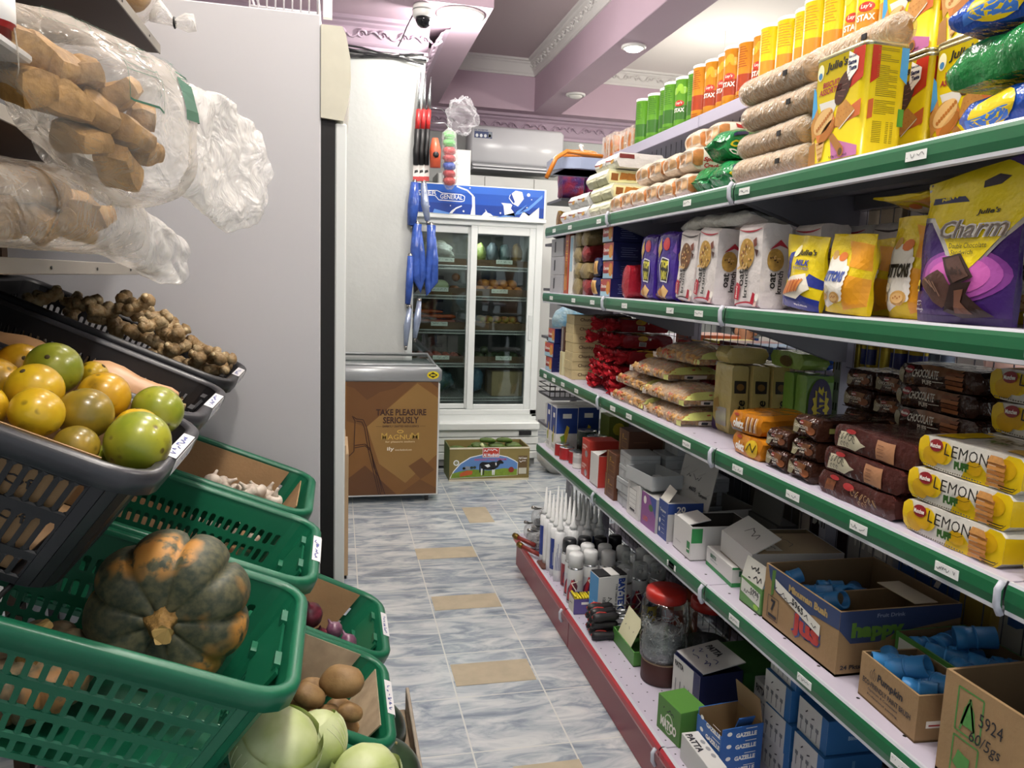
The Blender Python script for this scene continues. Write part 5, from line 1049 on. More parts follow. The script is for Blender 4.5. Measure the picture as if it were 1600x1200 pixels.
def tall(m, t, D, W, H, ins):
    p = Pk(D, W, H); p.fine(m, .009); p.dr(p.fa, W*.2, H*.1, W*.8, H*.36, M('#b9b9b4', .2, .4), 1); p.dp(p.fa, [(W*.1, H*.25), (W*.4, H*.3), (W*.3, H*.5), (W*.05, H*.45)], M('#9a7a3c'), 1); p.dp(p.fa, [(0, 0), (W*.3, .0), (W*.2, H*.12), (0, H*.2)], M('#3a2450'), 1)
    A = Fr(p.fb.o+p.fb.u*D*.78+p.fb.v*H*.08, p.fb.v, -p.fb.u); p.text(A, t, 0, 0, H*.42, D*.5, INK, 3, .02, .2); p.dr(p.fb, D*.15, H*.60, D*.85, H*.78, M('#2a2320'), 1); p.de(p.fb, D*.5, H*.69, D*.22, H*.05, M('#7a5a2c'), 2, 12)
    if ins:
        p.de(p.fb, D*.5, H*.55, D*.46, H*.42, M('#2c1c4a'), 4, 22); B_ = Fr(p.fb.o+p.fb.u*D*.5+p.fb.v*H*.55, p.fb.v, -p.fb.u); p.dp(B_, [(H*.32*cos(t_)*(1 if q % 2 else .8), D*.33*sin(t_)*(1 if q % 2 else .75)) for q, t_ in enumerate([2*pi*i/28 for i in range(28)])], M('#d8c41c'), 5); p.text(B_, 'BEATZ', -H*.24, -D*.14, H*.24, D*.14, M('#2c1c4a'), 6, .08)
    p.soft('z', .06, .0, .002, 24, 3, .1, keep=.8); return p.build('biscuit_pack')
la = tall(GLD, 'Latte', .055, .105, .205, False)
for i, (x, y, l) in enumerate(((1.125, 1.985, 'gold coffee biscuit pack standing at the front of the row'), (1.187, 1.975, 'gold coffee biscuit pack standing second in the row'), (1.25, 1.97, 'gold coffee biscuit pack standing third in the row'), (1.295, 2.09, 'gold coffee biscuit pack at the back of the row'))): place(tag(la if i == 0 else dup(la, (0, 0, 0)), l, 'biscuit pack'), x, y, Z3)
be = tall(GRB, 'Chocolate', .085, .05, .2, True); place(tag(be, 'green biscuit pack with a purple starburst logo, standing', 'biscuit pack'), 1.245, 1.80, Z3); place(tag(dup(be, (0, 0, 0)), 'green biscuit pack standing behind the starburst one', 'biscuit pack'), 1.245, 1.86, Z3)
place(lump('biscuit_pack', .13, .08, .045, GLD, 81, 'gold biscuit pack lying on top of the standing gold packs', 'biscuit pack', None, .01, .003, 22, None, .12, 'x', .2), 1.115, 2.0, Z3+.2095)
place(lump('biscuit_pack', .08, .16, .045, SM('#8fae52', .2, .5, 40), 82, 'pale green biscuit pack lying on top of the standing packs', 'biscuit pack', None, .01, .003, 22, lambda p: p.de(p.fa, .09, .02, .03, .014, M('#5a4a1c'), 1, 10), .15, 'y', .2), 1.25, 1.835, Z3+.2095, .0)
# clear bags of small round biscuits
NUTF = film('#e9d9c4', .10, .1, .8, 40); NUTW = M('#d9cdc4', .3, bump=.3)
NC = [M('#b98a4c', .5, vary=.2, vs=60), M('#c49a60', .5), M('#a87238', .5), M('#b5563a', .5)]
def nutbag(seed):
    t = thing('biscuit_bag', 'x', 'bag'); D, W, H = .2, .29, .054; r_ = random.Random(seed); mb = MB()
    p = Pk(D*.94, W*.9, H*.9); p.fine(M('#a57840', .6, vary=.3, vs=60), .014); p.xf(MX.Translation((.006, .015, .001))); p.W += .0
    def dome(v): 
        a, b = v.x/D*2-1, v.y/W*2-1; e = max(0, (1-abs(a)**3)*(1-abs(b)**4)); return V((v.x, v.y, .004+(v.z)*(.3+.62*e)))
    p.deform(dome)
    for k in range(150):
        f = r_.random(); a, b = r_.uniform(-.9, .9), r_.uniform(-.9, .9)
        if f < .62: e = max(0, (1-abs(a)**3)*(1-abs(b)**4)); c = V((D*(a/2+.5), W*(b/2+.5), .004+H*.9*(.3+.62*e)-.003))
        elif f < .82: c = V((.008, W*(b/2+.5), r_.uniform(.008, .024)))
        else: c = V((D*(a/2+.5), .016, r_.uniform(.008, .022)))
        ax = V((r_.gauss(0, .6), r_.gauss(0, .6), 1)) if f < .62 else V((r_.gauss(0, .5), r_.gauss(0, .5), r_.gauss(0, .6)))+(V((-1, 0, 0)) if f < .82 else V((0, -1, 0)))
        p.lathe([(.0005, .005), (.008, .0045), (.0125, .0015), (.0125, -.0015), (.008, -.004)], NC[min(3, int(r_.random()*3.25))], 10, c, True, ax)
    for v in p.v: v.z = max(v.z, .0015)
    o = p.build('biscuits', t); o['kind'] = 'stuff'
    q = Pk(D, W, H); q.fine(NUTF, .012)
    def dome2(v):
        a, b = v.x/D*2-1, v.y/W*2-1; e = max(0, (1-abs(a)**4)*(1-abs(b)**5)); r = V((v.x, v.y, .0015+v.z*(.34+.72*e))); n = NZ.noise_vector(v*26+V((seed, 0, 0)))*.004; r += V((n.x, n.y, n.z*.6)); r.z = max(r.z, .0008); return r
    q.dr(q.ft, .01, .10, .10, .16, NUTW, 1); q.dr(q.ft, .02, .11, .09, .125, M('#3a6a8a'), 2); q.dp(q.ft, [(W-.02, .02), (W, 0), (W, D), (W-.025, D-.02)], M('#ccd07a', .3), 1); q.dr(q.fa, .0, .0, .03, .05, NUTW, 1); q.dr(q.fa, W-.03, .005, W, .05, M('#ccd07a', .3), 1); q.dr(q.fb, .06, .01, .14, .045, NUTW, 1); q.dr(q.fb, .07, .015, .09, .035, M('#33373a'), 2)
    q.deform(dome2); q.build('film', t); return t
nb = [nutbag(1), nutbag(5)]; us = set()
NB = [(1.03, 2.105, 0, 'bottom clear bag of round biscuits nearest the gold packs', 0), (1.03, 2.41, 0, 'bottom clear bag of round biscuits beside the red rolls', .03), (1.04, 2.115, 1, 'upper clear bag of round biscuits nearest the gold packs', .05), (1.035, 2.42, 1, 'second clear bag of round biscuits beside the red rolls', -.03), (1.05, 2.26, 2, 'long clear bag of round biscuits lying across the others', .06), (1.10, 2.15, 3, 'topmost clear bag of round biscuits against the mesh', .1)]
for i, (x, y, k, l, rz) in enumerate(NB):
    b_ = nb[i % 2]; o = b_ if b_.name not in us else dup(b_, (0, 0, 0)); us.add(b_.name); o['label'] = l; place(o, x, y, Z3+.0615*k, rz)
# red rolls with twisted ends
RDM = SM('#86171f', .25, .4, 40); RDC = SM('#a8232c', .25, .9, 36)
def redroll(seed):
    p = Pk(.21, .062, .053); p.fine(RDM, .008); H = .053
    p.de(p.fb, .085, .042, .022, .012, M('#d8b03a'), 1, 14); p.de(p.fb, .075, .04, .012, .009, M('#c59a4a'), 2, 12); p.dr(p.fb, .112, .034, .12, .042, WTX, 1); p.dr(p.fb, .07, .008, .10, .026, M('#d9d6d2'), 1)
    for k in range(8): p.dr(p.fb, .073+.003*k, .010, .0745+.003*k, .024, INK, 2)
    p.de(p.ft, .03, .1, .02, .03, M('#d8b03a'), 1, 12); p.soft('x', .1, .02, .003, 24, seed, .25, keep=.5)
    off = V((seed, 3, 1))
    def fn(u, v):
        a = 2*pi*u; e = .012+.015*v**.8; n = 1+.35*sin(a*7+seed)*v+.5*NZ.noise(V((cos(a)*1.5, sin(a)*1.5, v*2))+off)*v
        return (.006-.048*v+.012*NZ.noise(V((cos(a)*3, sin(a)*3, seed)))*v, .034+e*n*cos(a)*1.05, max(.002, .027+e*n*sin(a)*.95))
    p.grid(fn, 30, 7, RDC, False, True, True); return p.build('red_biscuit_roll')
rr = [redroll(2), redroll(6)]; us = set()
RC = [(2.72, k) for k in range(3)]+[(2.79, k) for k in range(4)]+[(2.86, k) for k in range(5)]+[(2.93, k) for k in range(5)]+[(3.0, k) for k in range(4)]
for i, (y, k) in enumerate(RC):
    b_ = rr[i % 2]; o = b_ if b_.name not in us else dup(b_, (0, 0, 0)); us.add(b_.name); c = [2.72, 2.79, 2.86, 2.93, 3.0].index(y)
    place(tag(o, f'red biscuit roll, {O4[k]} up in the {["first", "second", "third", "fourth", "fifth"][c]} column from the clear bags', 'biscuit roll'), 1.07+.014*((i*5) % 4), y+.004*(k % 2), Z3+.0595*k, .03*((i*3) % 5-2))
for i in range(4):
    o = dup(rr[i % 2], (0, 0, 0)); place(tag(o, f'red biscuit roll in the rear pile behind the clear bags, {O4[i]} up', 'biscuit roll'), 1.335, 2.47, Z3+.0595*i, R(90)); 
# long cream boxes
def chunky():
    p = Pk(.18, .062, .0405); p.carton(M('#c2b184', .55, vary=.05, vs=20), .0015); p.k = .0004; p.text(p.fb, 'Chunky Choc', .028, .011, .15, .030, M('#4a3324'), 1, .02); p.scrib(p.fa, .02, .008, .045, .032, M('#8d7d58'), 3, .001, 3, 1); return p.build('biscuit_box')
ck = chunky(); n = 0
for c, y in enumerate((3.2, 3.268)):
    for k in range(7):
        o = ck if n == 0 else dup(ck, (0, 0, 0)); n += 1
        place(tag(o, f'long cream biscuit box, {O4[k]} up in the {["column beside the red rolls", "column next to the brown pack"][c]}', 'biscuit box'), 1.02+.004*((k*3+c) % 3), y+.002*(k % 2), Z3+.041*k, .02*((k*2) % 3-1))
def upr(name, m, D, W, H, x, y, z, l, art=None):
    p = Pk(D, W, H); p.carton(m if not isinstance(m, str) else M(m, .4)); p.k = .0004
    if art: art(p)
    o = p.build(name); return place(tag(o, l, 'box'), x, y, z)
upr('biscuit_box', '#d5cfa6', .1, .05, .11, 1.02, 3.345, Z3, 'upright cream box under the brown box near the shelf end', lambda p: p.dr(p.fa, .02, .0, .028, .11, M('#b8a04a'), 1)); upr('biscuit_box', '#4a2c22', .1, .052, .115, 1.022, 3.345, Z3+.111, 'upright dark brown box on the cream one', lambda p: p.dr(p.fa, .02, .0, .026, .11, WTX, 1))
p0_ = None
for k in range(3): place(tag(dup(nv, (0, 0, 0)), ['lowest', 'second', 'third'][k]+' navy and red biscuit carton at the far end of the third shelf', 'biscuit carton'), 1.005+.004*k, 3.47, Z3+.07*k, .1*(k % 2))
# brown pack on the red rolls
place(lump('biscuit_pack', .16, .1, .05, M('#4f3a2a', .3, bump=.6), 91, 'dark brown crumpled packet on top of the red rolls', 'packet', None, .012, .006, 22, None, .25, 'x', .3), 1.06, 3.0, Z3+.25)
# ================================================================ fourth shelf: cartons of fittings
Z4 = .6405
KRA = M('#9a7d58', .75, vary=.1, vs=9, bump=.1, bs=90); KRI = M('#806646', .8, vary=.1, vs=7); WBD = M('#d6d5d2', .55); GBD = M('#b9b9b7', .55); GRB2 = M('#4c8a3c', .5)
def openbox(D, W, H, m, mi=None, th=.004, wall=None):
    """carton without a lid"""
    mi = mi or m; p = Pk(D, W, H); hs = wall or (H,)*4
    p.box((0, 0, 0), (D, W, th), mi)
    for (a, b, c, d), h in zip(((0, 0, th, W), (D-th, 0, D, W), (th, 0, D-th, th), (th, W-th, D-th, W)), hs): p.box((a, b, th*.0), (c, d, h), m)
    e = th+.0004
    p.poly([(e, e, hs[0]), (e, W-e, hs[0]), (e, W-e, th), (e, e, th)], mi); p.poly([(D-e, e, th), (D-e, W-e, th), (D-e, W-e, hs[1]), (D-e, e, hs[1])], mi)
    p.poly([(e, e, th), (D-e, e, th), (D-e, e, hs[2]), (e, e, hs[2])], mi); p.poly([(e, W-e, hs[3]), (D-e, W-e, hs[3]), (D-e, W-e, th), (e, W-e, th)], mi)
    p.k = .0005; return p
PEN = M('#26262c', .5)
# big brown carton at the picture corner
t = thing('screw_carton', 'big brown carton of screws with green marks, closest to the picture corner', 'box', (1.012, .66, Z4), (0, 0, .0))
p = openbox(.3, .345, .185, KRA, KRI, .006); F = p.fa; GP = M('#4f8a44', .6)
for u in (.03, .17):
    for v in (.095, .01):
        p.line(F, [(u, v), (u+.05, v), (u+.05, v+.075), (u, v+.075), (u, v)], .003, GP, 1)
    p.line(F, [(u+.01, .10), (u+.025, .16), (u+.04, .10)], .004, GP, 2); p.dp(F, [(u+.01, .11), (u+.04, .11), (u+.035, .14), (u+.025, .155), (u+.015, .14)], GP, 2); p.de(F, u+.022, .045, .014, .016, GP, 2, 9, 0, .4)
p.text(F, '5924', .075, .125, .12, .148, PEN, 2, .0); p.text(F, '60/5gs', .06, .085, .12, .112, PEN, 2, .0, .2); p.scrib(F, .13, .06, .19, .09, PEN, 5, .002, 1)
p.build('carton_walls', t)
mb = MB(); r_ = random.Random(5); SCW = M('#3c3d40', .3, .8)
mb.grid(lambda u, v: (.012+.276*u, .012+.32*v, .075+.018*NZ.noise(V((u*5, v*5, 1)))), 16, 16, M('#1f2022', .6))
for k in range(170):
    c = V((r_.uniform(.03, .27), r_.uniform(.03, .31), r_.uniform(.085, .115))); d = V((r_.uniform(-1, 1), r_.uniform(-1, 1), r_.uniform(-.3, .6))).normalized()
    mb.tube([c-d*.016, c+d*.014], [.0007, .0018], SCW, 5).tube([c+d*.014, c+d*.017], [.0018, .0045], SCW, 6)
o = mb.build('screws'); o.location = (1.012, .66, Z4); tag(o, 'heap of dark screws inside the big brown carton', 'screws'); o['kind'] = 'stuff'
# juice carton of blue pipe fittings
NV2 = M('#33436b', .6); PUN = M('#4f7a2f', .5)
t = thing('fittings_carton', 'brown and navy juice carton full of blue pipe fittings', 'box', (1.035, 1.31, Z4))
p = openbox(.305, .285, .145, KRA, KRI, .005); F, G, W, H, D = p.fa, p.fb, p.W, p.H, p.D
p.dp(F, [(.01, H), (.02, H*.8), (.05, H*.62), (.14, H*.55), (.2, H*.68), (W, H*.72), (W, H)], NV2, 1); p.dp(G, [(0, H), (0, H*.72), (.03, H*.5), (.1, H*.5), (.14, H*.62), (D, H*.78), (D, H)], NV2, 1)
p.text(F, 'Minuman Buah', .10, H*.78, .245, H*.90, M('#b79a62'), 2, .05); p.text(F, 'jus', .12, H*.12, .23, H*.55, M('#3a4f8a'), 2, .12); p.text(F, 'jus', .125, H*.14, .225, H*.53, M('#b3362f'), 3, .05)
p.dp(F, [(.03, H*.95), (.045, H*.98), (.04, H*.55), (.03, H*.5)], PUN, 2); p.line(F, [(.02, H*.12), (.065, H*.12), (.065, H*.5), (.02, H*.5), (.02, H*.12)], .0015, PEN, 2); p.text(F, '7', .033, H*.26, .052, H*.46, PEN, 2, .04); p.dr(F, .025, H*.15, .06, H*.2, PEN, 2)
p.dp(F, [(.045, H*.84), (.05, H*.66), (.225, H*.42), (.225, H*.60)], M('#e6e3da', .5), 4); A = Fr(F.o+F.u*.05+F.v*H*.70, F.u*.98-F.v*.2, F.v); p.scrib(A, .0, -.008, .08, .012, PEN, 3, .0018, 1, 6); p.text(A, '5965', .07, .002, .115, .018, PEN, 6, .02); p.scrib(A, .12, .0, .17, .016, PEN, 8, .0018, 1, 6)
p.text(G, 'happy', .03, H*.52, .16, H*.82, M('#5f8a35', .5), 2, .06); p.text(G, '24 Pkts', .01, H*.1, .06, H*.17, PEN, 2, .03); p.text(G, 'Fruit Drink', .09, H*.88, .16, H*.94, M('#8d97b3'), 2)
p.build('carton_walls', t)
p = MB().box((.10, .10, .03), (.295, .106, .12), KRA); p.xf(MX.Translation((.0, .05, 0)) @ MX.Rotation(.0, 4, 'Z')); p.build('inner_flap', t); BX((.20, .02, .141), (.26, .14, .1425), M('#b9a98a', .4)).build('tape', t)
PVC = M('#3f8fd0', .35)
def fitting(kind, s=1.0):
    mb = MB(); R0, r0 = .0175*s, .0135*s; L = .06*s
    def sleeve(a, b):
        ax = (V(b)-V(a)); l = ax.length; ax.normalize()
        mb.lathe([(r0, 0), (R0, 0), (R0+.0015, .001), (R0+.0015, l*.3), (R0, l*.32), (R0, l), (r0, l), (r0, 0)], PVC, 18, a, True, ax)
    if kind == 'c': sleeve((0, 0, -L/2), (0, 0, L/2)); mb.lathe([(R0, -.002), (R0+.002, -.002), (R0+.002, .002), (R0, .002)], PVC, 18)
    elif kind == 'e':
        sleeve((0, 0, .0), (0, 0, L*.6)); sleeve((0, 0, 0), (L*.6, 0, 0)); mb.blob((0, 0, 0), R0+.0005, PVC, 14, 10)
    else:
        sleeve((0, 0, 0), (0, 0, L*.55)); sleeve((0, 0, 0), (0, 0, -L*.55)); sleeve((0, 0, 0), (L*.55, 0, 0))
    return mb.build('pipe_fitting')
FK = {k: fitting(k) for k in 'cet'}; FK['C'] = fitting('c', 1.25); us = set()
def fill(org, ext, spots, label, group, seed):
    r_ = random.Random(seed)
    for i, (x, y, z, k, az, el) in enumerate(spots):
        b_ = FK[k]; o = b_ if k not in us else dup(b_, (0, 0, 0)); us.add(k)
        o.location = (org[0]+x, org[1]+y, org[2]+z); o.rotation_euler = (R(el), 0, R(az)); tag(o, label, 'pipe fitting', group)
r_ = random.Random(3); SP = []
for j in range(2):
    for i in range(3): SP.append((.035+.055*i, .185+.055*j+.0, .04, 'c', 0, 90))
SP += [(.04, .20, .085, 'C', 20, 75), (.10, .22, .085, 'C', 60, 80), (.045, .252, .115, 'c', 80, 70), (.10, .165, .09, 'C', 15, 60), (.155, .20, .09, 'C', -10, 70), (.205, .23, .08, 'e', 40, 90), (.16, .25, .085, 'c', 70, 85), (.05, .13, .08, 'e', 200, 80), (.11, .115, .06, 'c', 100, 90), (.215, .19, .075, 'C', 70, 85), (.25, .235, .06, 'c', 0, 90), (.06, .075, .05, 't', 30, 90)]
fill((1.035, 1.31, Z4), 0, SP, 'blue plastic pipe fitting heaped in the juice carton', 'blue fittings in the juice carton', 1)
# paint brush carton
t = thing('fittings_carton', 'small brown paint brush carton of blue fittings at the shelf edge', 'box', (1.03, 1.075, Z4), (0, 0, R(-4)))
p = openbox(.125, .17, .092, KRA, KRI, .004); F, G, H = p.fa, p.fb, p.H
p.text(F, 'Pumpkin', .055, H*.56, .13, H*.78, PEN, 2, .03, .1); p.text(F, 'ECO-FRIENDLY PAINT BRUSH', .012, H*.38, .155, H*.50, PEN, 2, .02); p.text(F, 'Optimum & Convenient', .03, H*.27, .12, H*.34, PEN, 2); p.text(F, 'Professional painting', .03, H*.16, .12, H*.22, PEN, 2)
for a in (-.006, -.002, .002, .006): p.line(F, [(.042+a, H*.56), (.042+a*1.6, H*.66), (.042+a, H*.76)], .001, PEN, 2)
p.line(F, [(.042, H*.76), (.045, H*.83)], .002, PEN, 2); p.dr(G, .02, H*.3, .07, H*.45, WTX, 1); p.dr(G, .025, H*.34, .05, H*.37, M('#a33'.replace('#a33', '#aa3333')), 2); p.line(G, [(.06, H*.05), (.06, H*.6)], .001, PEN, 2)
p.build('carton_walls', t)
SP = [(.035+.05*i, .075+.055*j, .03, 'c', 0, 90) for i in range(2) for j in range(2)]+[(.05, .13, .082, 'e', 150, 80), (.09, .12, .08, 'c', 60, 85), (.06, .095, .09, 'C', 30, 62), (.045, .045, .075, 'c', 40, 80), (.085, .05, .078, 'C', 10, 75)]
fill((1.03, 1.075, Z4), 0, SP, 'blue plastic pipe fitting heaped in the paint brush carton', 'blue fittings in the paint brush carton', 2)
# green low box behind it
t = thing('fittings_carton', 'low green and white carton of fittings behind the paint brush carton', 'box', (1.168, 1.10, Z4+.0), (0, 0, 0))
p = openbox(.175, .2, .1, GRB2, KRI, .003); p.dr(p.fa, .01, .02, .19, .09, M('#c9cdc4', .5), 1); p.scrib(p.fa, .02, .035, .07, .065, PEN, 7, .002, 1); p.text(p.fa, '5602', .08, .055, .12, .08, PEN, 2); p.scrib(p.fa, .13, .03, .185, .065, PEN, 9, .002, 1); p.build('carton_walls', t)
SP = [(.04+.045*j, .045+.058*i, .035, 'c', 0, 90) for i in range(3) for j in range(3)]+[(.04+.05*j, .05+.055*i, .082, 'C' if (i+j) % 2 else 'c', 40*i+30*j, 90) for i in range(3) for j in range(3) if (i, j) != (1, 2)]+[(.10, .10, .125, 'C', 60, 80)]
fill((1.168, 1.10, Z4), 0, SP, 'blue plastic pipe fitting in the low green carton', 'blue fittings in the green carton', 3)
# small green and white box with an upright flap
t = thing('fittings_box', 'small green and white box with a handwritten upright flap', 'box', (1.035, 1.606, Z4), (0, 0, 0))
p = openbox(.2, .10, .07, M('#5d8f4d', .5), KRI, .003); p.dp(p.fa, [(.005, .03), (.095, .02), (.095, .055), (.005, .065)], M('#d9dad2'), 1); p.text(p.fa, '5996', .05, .042, .09, .056, PEN, 2); p.scrib(p.fa, .02, .03, .09, .044, PEN, 4, .0018, 1); p.de(p.fa, .08, .014, .012, .007, M('#8fc23c'), 2, 12); p.build('carton_walls', t)
mb = MB().box((0, .0, .068), (.003, .098, .125), M('#c9c8c0', .6)); F = Fr((-.0004, .098, .068), (0, -1, 0), (0, 0, 1)); mb.scrib(F, .03, .005, .09, .05, PEN, 12, .003, 2, 1); mb.xf(MX.Translation((0, 0, .068)) @ MX.Rotation(.25, 4, 'Y') @ MX.Translation((0, 0, -.068))); mb.build('flap', t)
for k in range(3):
    o = dup(FK['c'], (0, 0, 0)); o.location = (1.08+.045*k, 1.66, Z4+.03); o.rotation_euler = (R(90), 0, 0); tag(o, 'blue plastic pipe fitting in the small green and white box', 'pipe fitting', 'blue fittings in the small box')
# bags of red tape behind
PBF = film('#efe9e6', .2, .1, .9, 40)
for i, (x, y, z) in enumerate(((1.288, 1.67, Z4),)):
    t = thing('tape_pack', 'clear pack of red and white discs against the mesh behind the small green box', 'pack', (x, y, z))
    mb = MB()
    for k in range(5): mb.lathe([(.02, .011*k+.001), (.055-.003*k, .011*k+.001), (.055-.003*k, .011*k+.010), (.02, .011*k+.010), (.02, .011*k+.001)], M('#a8252e' if k % 2 == 0 else '#d9cfc9', .35), 24, (.0, .0, 0))
    mb.build('discs', t); p = MB().blob((0, 0, .032), (.066, .07, .034), PBF, 28, 16, lambda d: 1+.08*NZ.noise(d*4)); p.build('film', t); o = BX((-.045, -.035, .0675), (.0, .02, .0685), WTX); F = Fr((-.045, .02, .0687), (0, -1, 0), (1, 0, 0)); o.scrib(F, .004, .005, .05, .02, PEN, 3, .001, 2, 1); o.build('paper_label', t)
# white switch boxes
def wbox(D, W, H, m, art, name='switch_box'):
    p = Pk(D, W, H); p.carton(m, .001); p.k = .0004
    if art: art(p)
    return p.build(name)
GS = M('#2f8a4a', .45)
def britz(p): p.dr(p.fa, 0, 0, p.W, .012, GS, 1); p.text(p.fa, 'BRITZ', .03, .034, .07, .045, M('#2f6a4a'), 2, .04); p.dr(p.fa, .03, .026, .08, .028, M('#9aa'.replace('#9aa', '#99aaaa')), 2); p.dr(p.fb, 0, 0, p.D, .012, GS, 1); p.dr(p.fb, 0, .05, p.D, .056, GS, 1); p.text(p.fb, 'BRITZ', .02, .03, .08, .045, M('#2f6a4a'), 2, .06); p.text(p.fb, 'LAMP HOLDER', .03, .018, .08, .024, M('#777d78'), 2)
place(tag(wbox(.20, .175, .056, WBD, britz), 'white and green lamp holder box under the long white carton', 'box'), 1.055, 1.785, Z4, -.08)
t = thing('switch_carton', 'long white carton with its handwritten lid folded back', 'box', (1.065, 1.71, Z4+.0565), (0, 0, -.1))
p = openbox(.26, .20, .065, WBD, M('#8f7d5f', .7), .003); p.build('carton_walls', t)
mb = MB().box((.02, .003, .062), (.255, .16, .066), M('#a08a68', .7)); F = Fr((.02, .16, .0664), (0, -1, 0), (1, 0, 0)); mb.dr(F, .02, .03, .14, .075, M('#cfc8b8', .5), 1); mb.scrib(F, .03, .035, .13, .065, PEN, 3, .002, 2, 2); mb.scrib(F, .03, .10, .12, .14, PEN, 6, .002, 1, 2); mb.build('inner_lid', t)
mb = MB().box((0, 0, 0), (.003, .2, .085), WBD); F = Fr((-.0004, .2, 0), (0, -1, 0), (0, 0, 1)); mb.scrib(F, .07, .03, .15, .07, PEN, 14, .0025, 1, 1); mb.xf(MX.Translation((.003, 0, .065)) @ MX.Rotation(1.05, 4, 'Y')); mb.build('flap', t)
def schn(p): p.dr(p.fa, p.W-.03, .02, p.W-.008, .055, GS, 1); p.dr(p.fa, p.W-.027, .03, p.W-.011, .033, WTX, 2); p.dr(p.fa, .02, .03, .06, .033, GBD, 1); p.dr(p.fb, 0, .055, .035, .1, GS, 1)
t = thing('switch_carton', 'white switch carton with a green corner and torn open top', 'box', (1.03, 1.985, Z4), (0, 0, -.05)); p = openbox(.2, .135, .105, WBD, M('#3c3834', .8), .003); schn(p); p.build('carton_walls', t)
mb = MB().box((.0, .02, .1), (.07, .12, .1025), WBD); mb.xf(MX.Translation((0, 0, .104)) @ MX.Rotation(-.2, 4, 'Y') @ MX.Translation((0, 0, -.1))); mb.build('flap', t)
t = thing('switch_carton', 'grey printed carton with its lid standing up behind the white cartons', 'box', (1.158, 2.135, Z4), (0, 0, .1))
p = openbox(.19, .2, .10, GBD, M('#77726c', .8), .003); p.build('carton_walls', t)
mb = MB().box((0, 0, 0), (.003, .2, .15), M('#bdbbb8', .5)); F = Fr((-.0004, .2, 0), (0, -1, 0), (0, 0, 1)); GT = M('#a5a3a0', .5)
for k in range(7): A = Fr(F(.01+.05*(k % 4), .03+.06*(k//4)), F.u*.8+F.v*.5, F.v*.8-F.u*.5); mb.text(A, 'Tempson', 0, 0, .04, .008, GT, 1)
mb.scrib(F, .04, .075, .13, .10, PEN, 21, .002, 1, 2); mb.text(F, '4605', .07, .04, .11, .055, PEN, 2); mb.text(F, 'Tempson', .13, .03, .18, .045, PEN, 2, .03); mb.xf(MX.Translation((.0, 0, .1)) @ MX.Rotation(.2, 4, 'Y')); mb.build('lid', t)
mb = MB().box((0, 0, 0), (.003, .16, .12), M('#55534f', .6)); mb.xf(MX.Translation((1.28, 1.92, Z4+.12)) @ MX.Rotation(.1, 4, 'Y')); mb.box((1.27, 1.92, Z4), (1.34, 2.08, Z4+.119), M('#4a4845', .6)); tag(mb.build('dark_box'), 'dark grey box with a raised flap near the mesh', 'box')
def temp(p): p.dr(p.fa, 0, 0, p.W, p.H, M('#2c4688', .45), 0); p.text(p.fa, 'Tempson', .01, .085, .06, .097, WTX, 2, .02); [p.line(p.fa, [(.03, .02+.014*k), (.055, .02+.014*k)], .001, WTX, 2) for k in range(5)]; [p.de(p.fa, .015, .025+.03*k, .006, .009, WTX, 2, 8) for k in range(2)]; p.text(p.fb, 'Temp', .05, .05, .13, .075, PEN, 2, .02); p.dr(p.fb, 0, .09, .12, .125, M('#2c4688', .45), 1); p.text(p.fb, '20', .03, .095, .06, .115, WTX, 2, .03)
place(tag(wbox(.1, .075, .125, GBD, temp), 'blue and grey switch box standing beside the purple one', 'box'), 1.03, 2.155, Z4, -.04)
mb = MB().poly([(1.035, 2.165, Z4+.126), (1.035, 2.225, Z4+.126), (1.06, 2.215, Z4+.172), (1.06, 2.16, Z4+.165)], M('#d9d6cc')).poly([(1.0355, 2.225, Z4+.1258), (1.0355, 2.165, Z4+.1258), (1.0605, 2.16, Z4+.165), (1.0605, 2.215, Z4+.172)], M('#d9d6cc')); tag(mb.build('paper_slip'), 'cream slip of paper sticking up from the blue switch box', 'slip')
def purp(p): p.dr(p.fa, 0, 0, p.W, p.H, M('#8a4f8f', .4), 0); p.de(p.fa, .03, .09, .012, .014, WTX, 2, 14); p.de(p.fa, .08, .075, .018, .012, M('#3f6a3a'), 2, 12); p.text(p.fa, 'LED', .02, .02, .06, .035, M('#d86a3a'), 2); p.dp(p.fa, [(.06, .115), (.12, .115), (.12, .05)], M('#3c4f9a'), 1)
place(tag(wbox(.105, .12, .115, GBD, purp), 'purple lamp box between the blue switch box and the white one', 'box'), 1.025, 2.235, Z4)
def patta(p): p.dr(p.fa, .02, .02, .085, .1, M('#e6e6e3'), 1); p.line(p.fa, [(.02, .02), (.085, .02), (.085, .1), (.02, .1), (.02, .02)], .0012, PEN, 2); [p.line(p.fa, [(.025, .035+.015*k), (.08, .035+.015*k)], .0008, PEN, 2) for k in range(4)]; p.dr(p.fa, .03, .022, .075, .03, PEN, 2); p.text(p.ft, 'PATTA', .0, .05, .09, .07, PEN, 2, .05)
place(tag(wbox(.2, .11, .125, WBD, patta), 'white box with a printed table, beside the purple lamp box', 'box'), 1.02, 2.365, Z4)
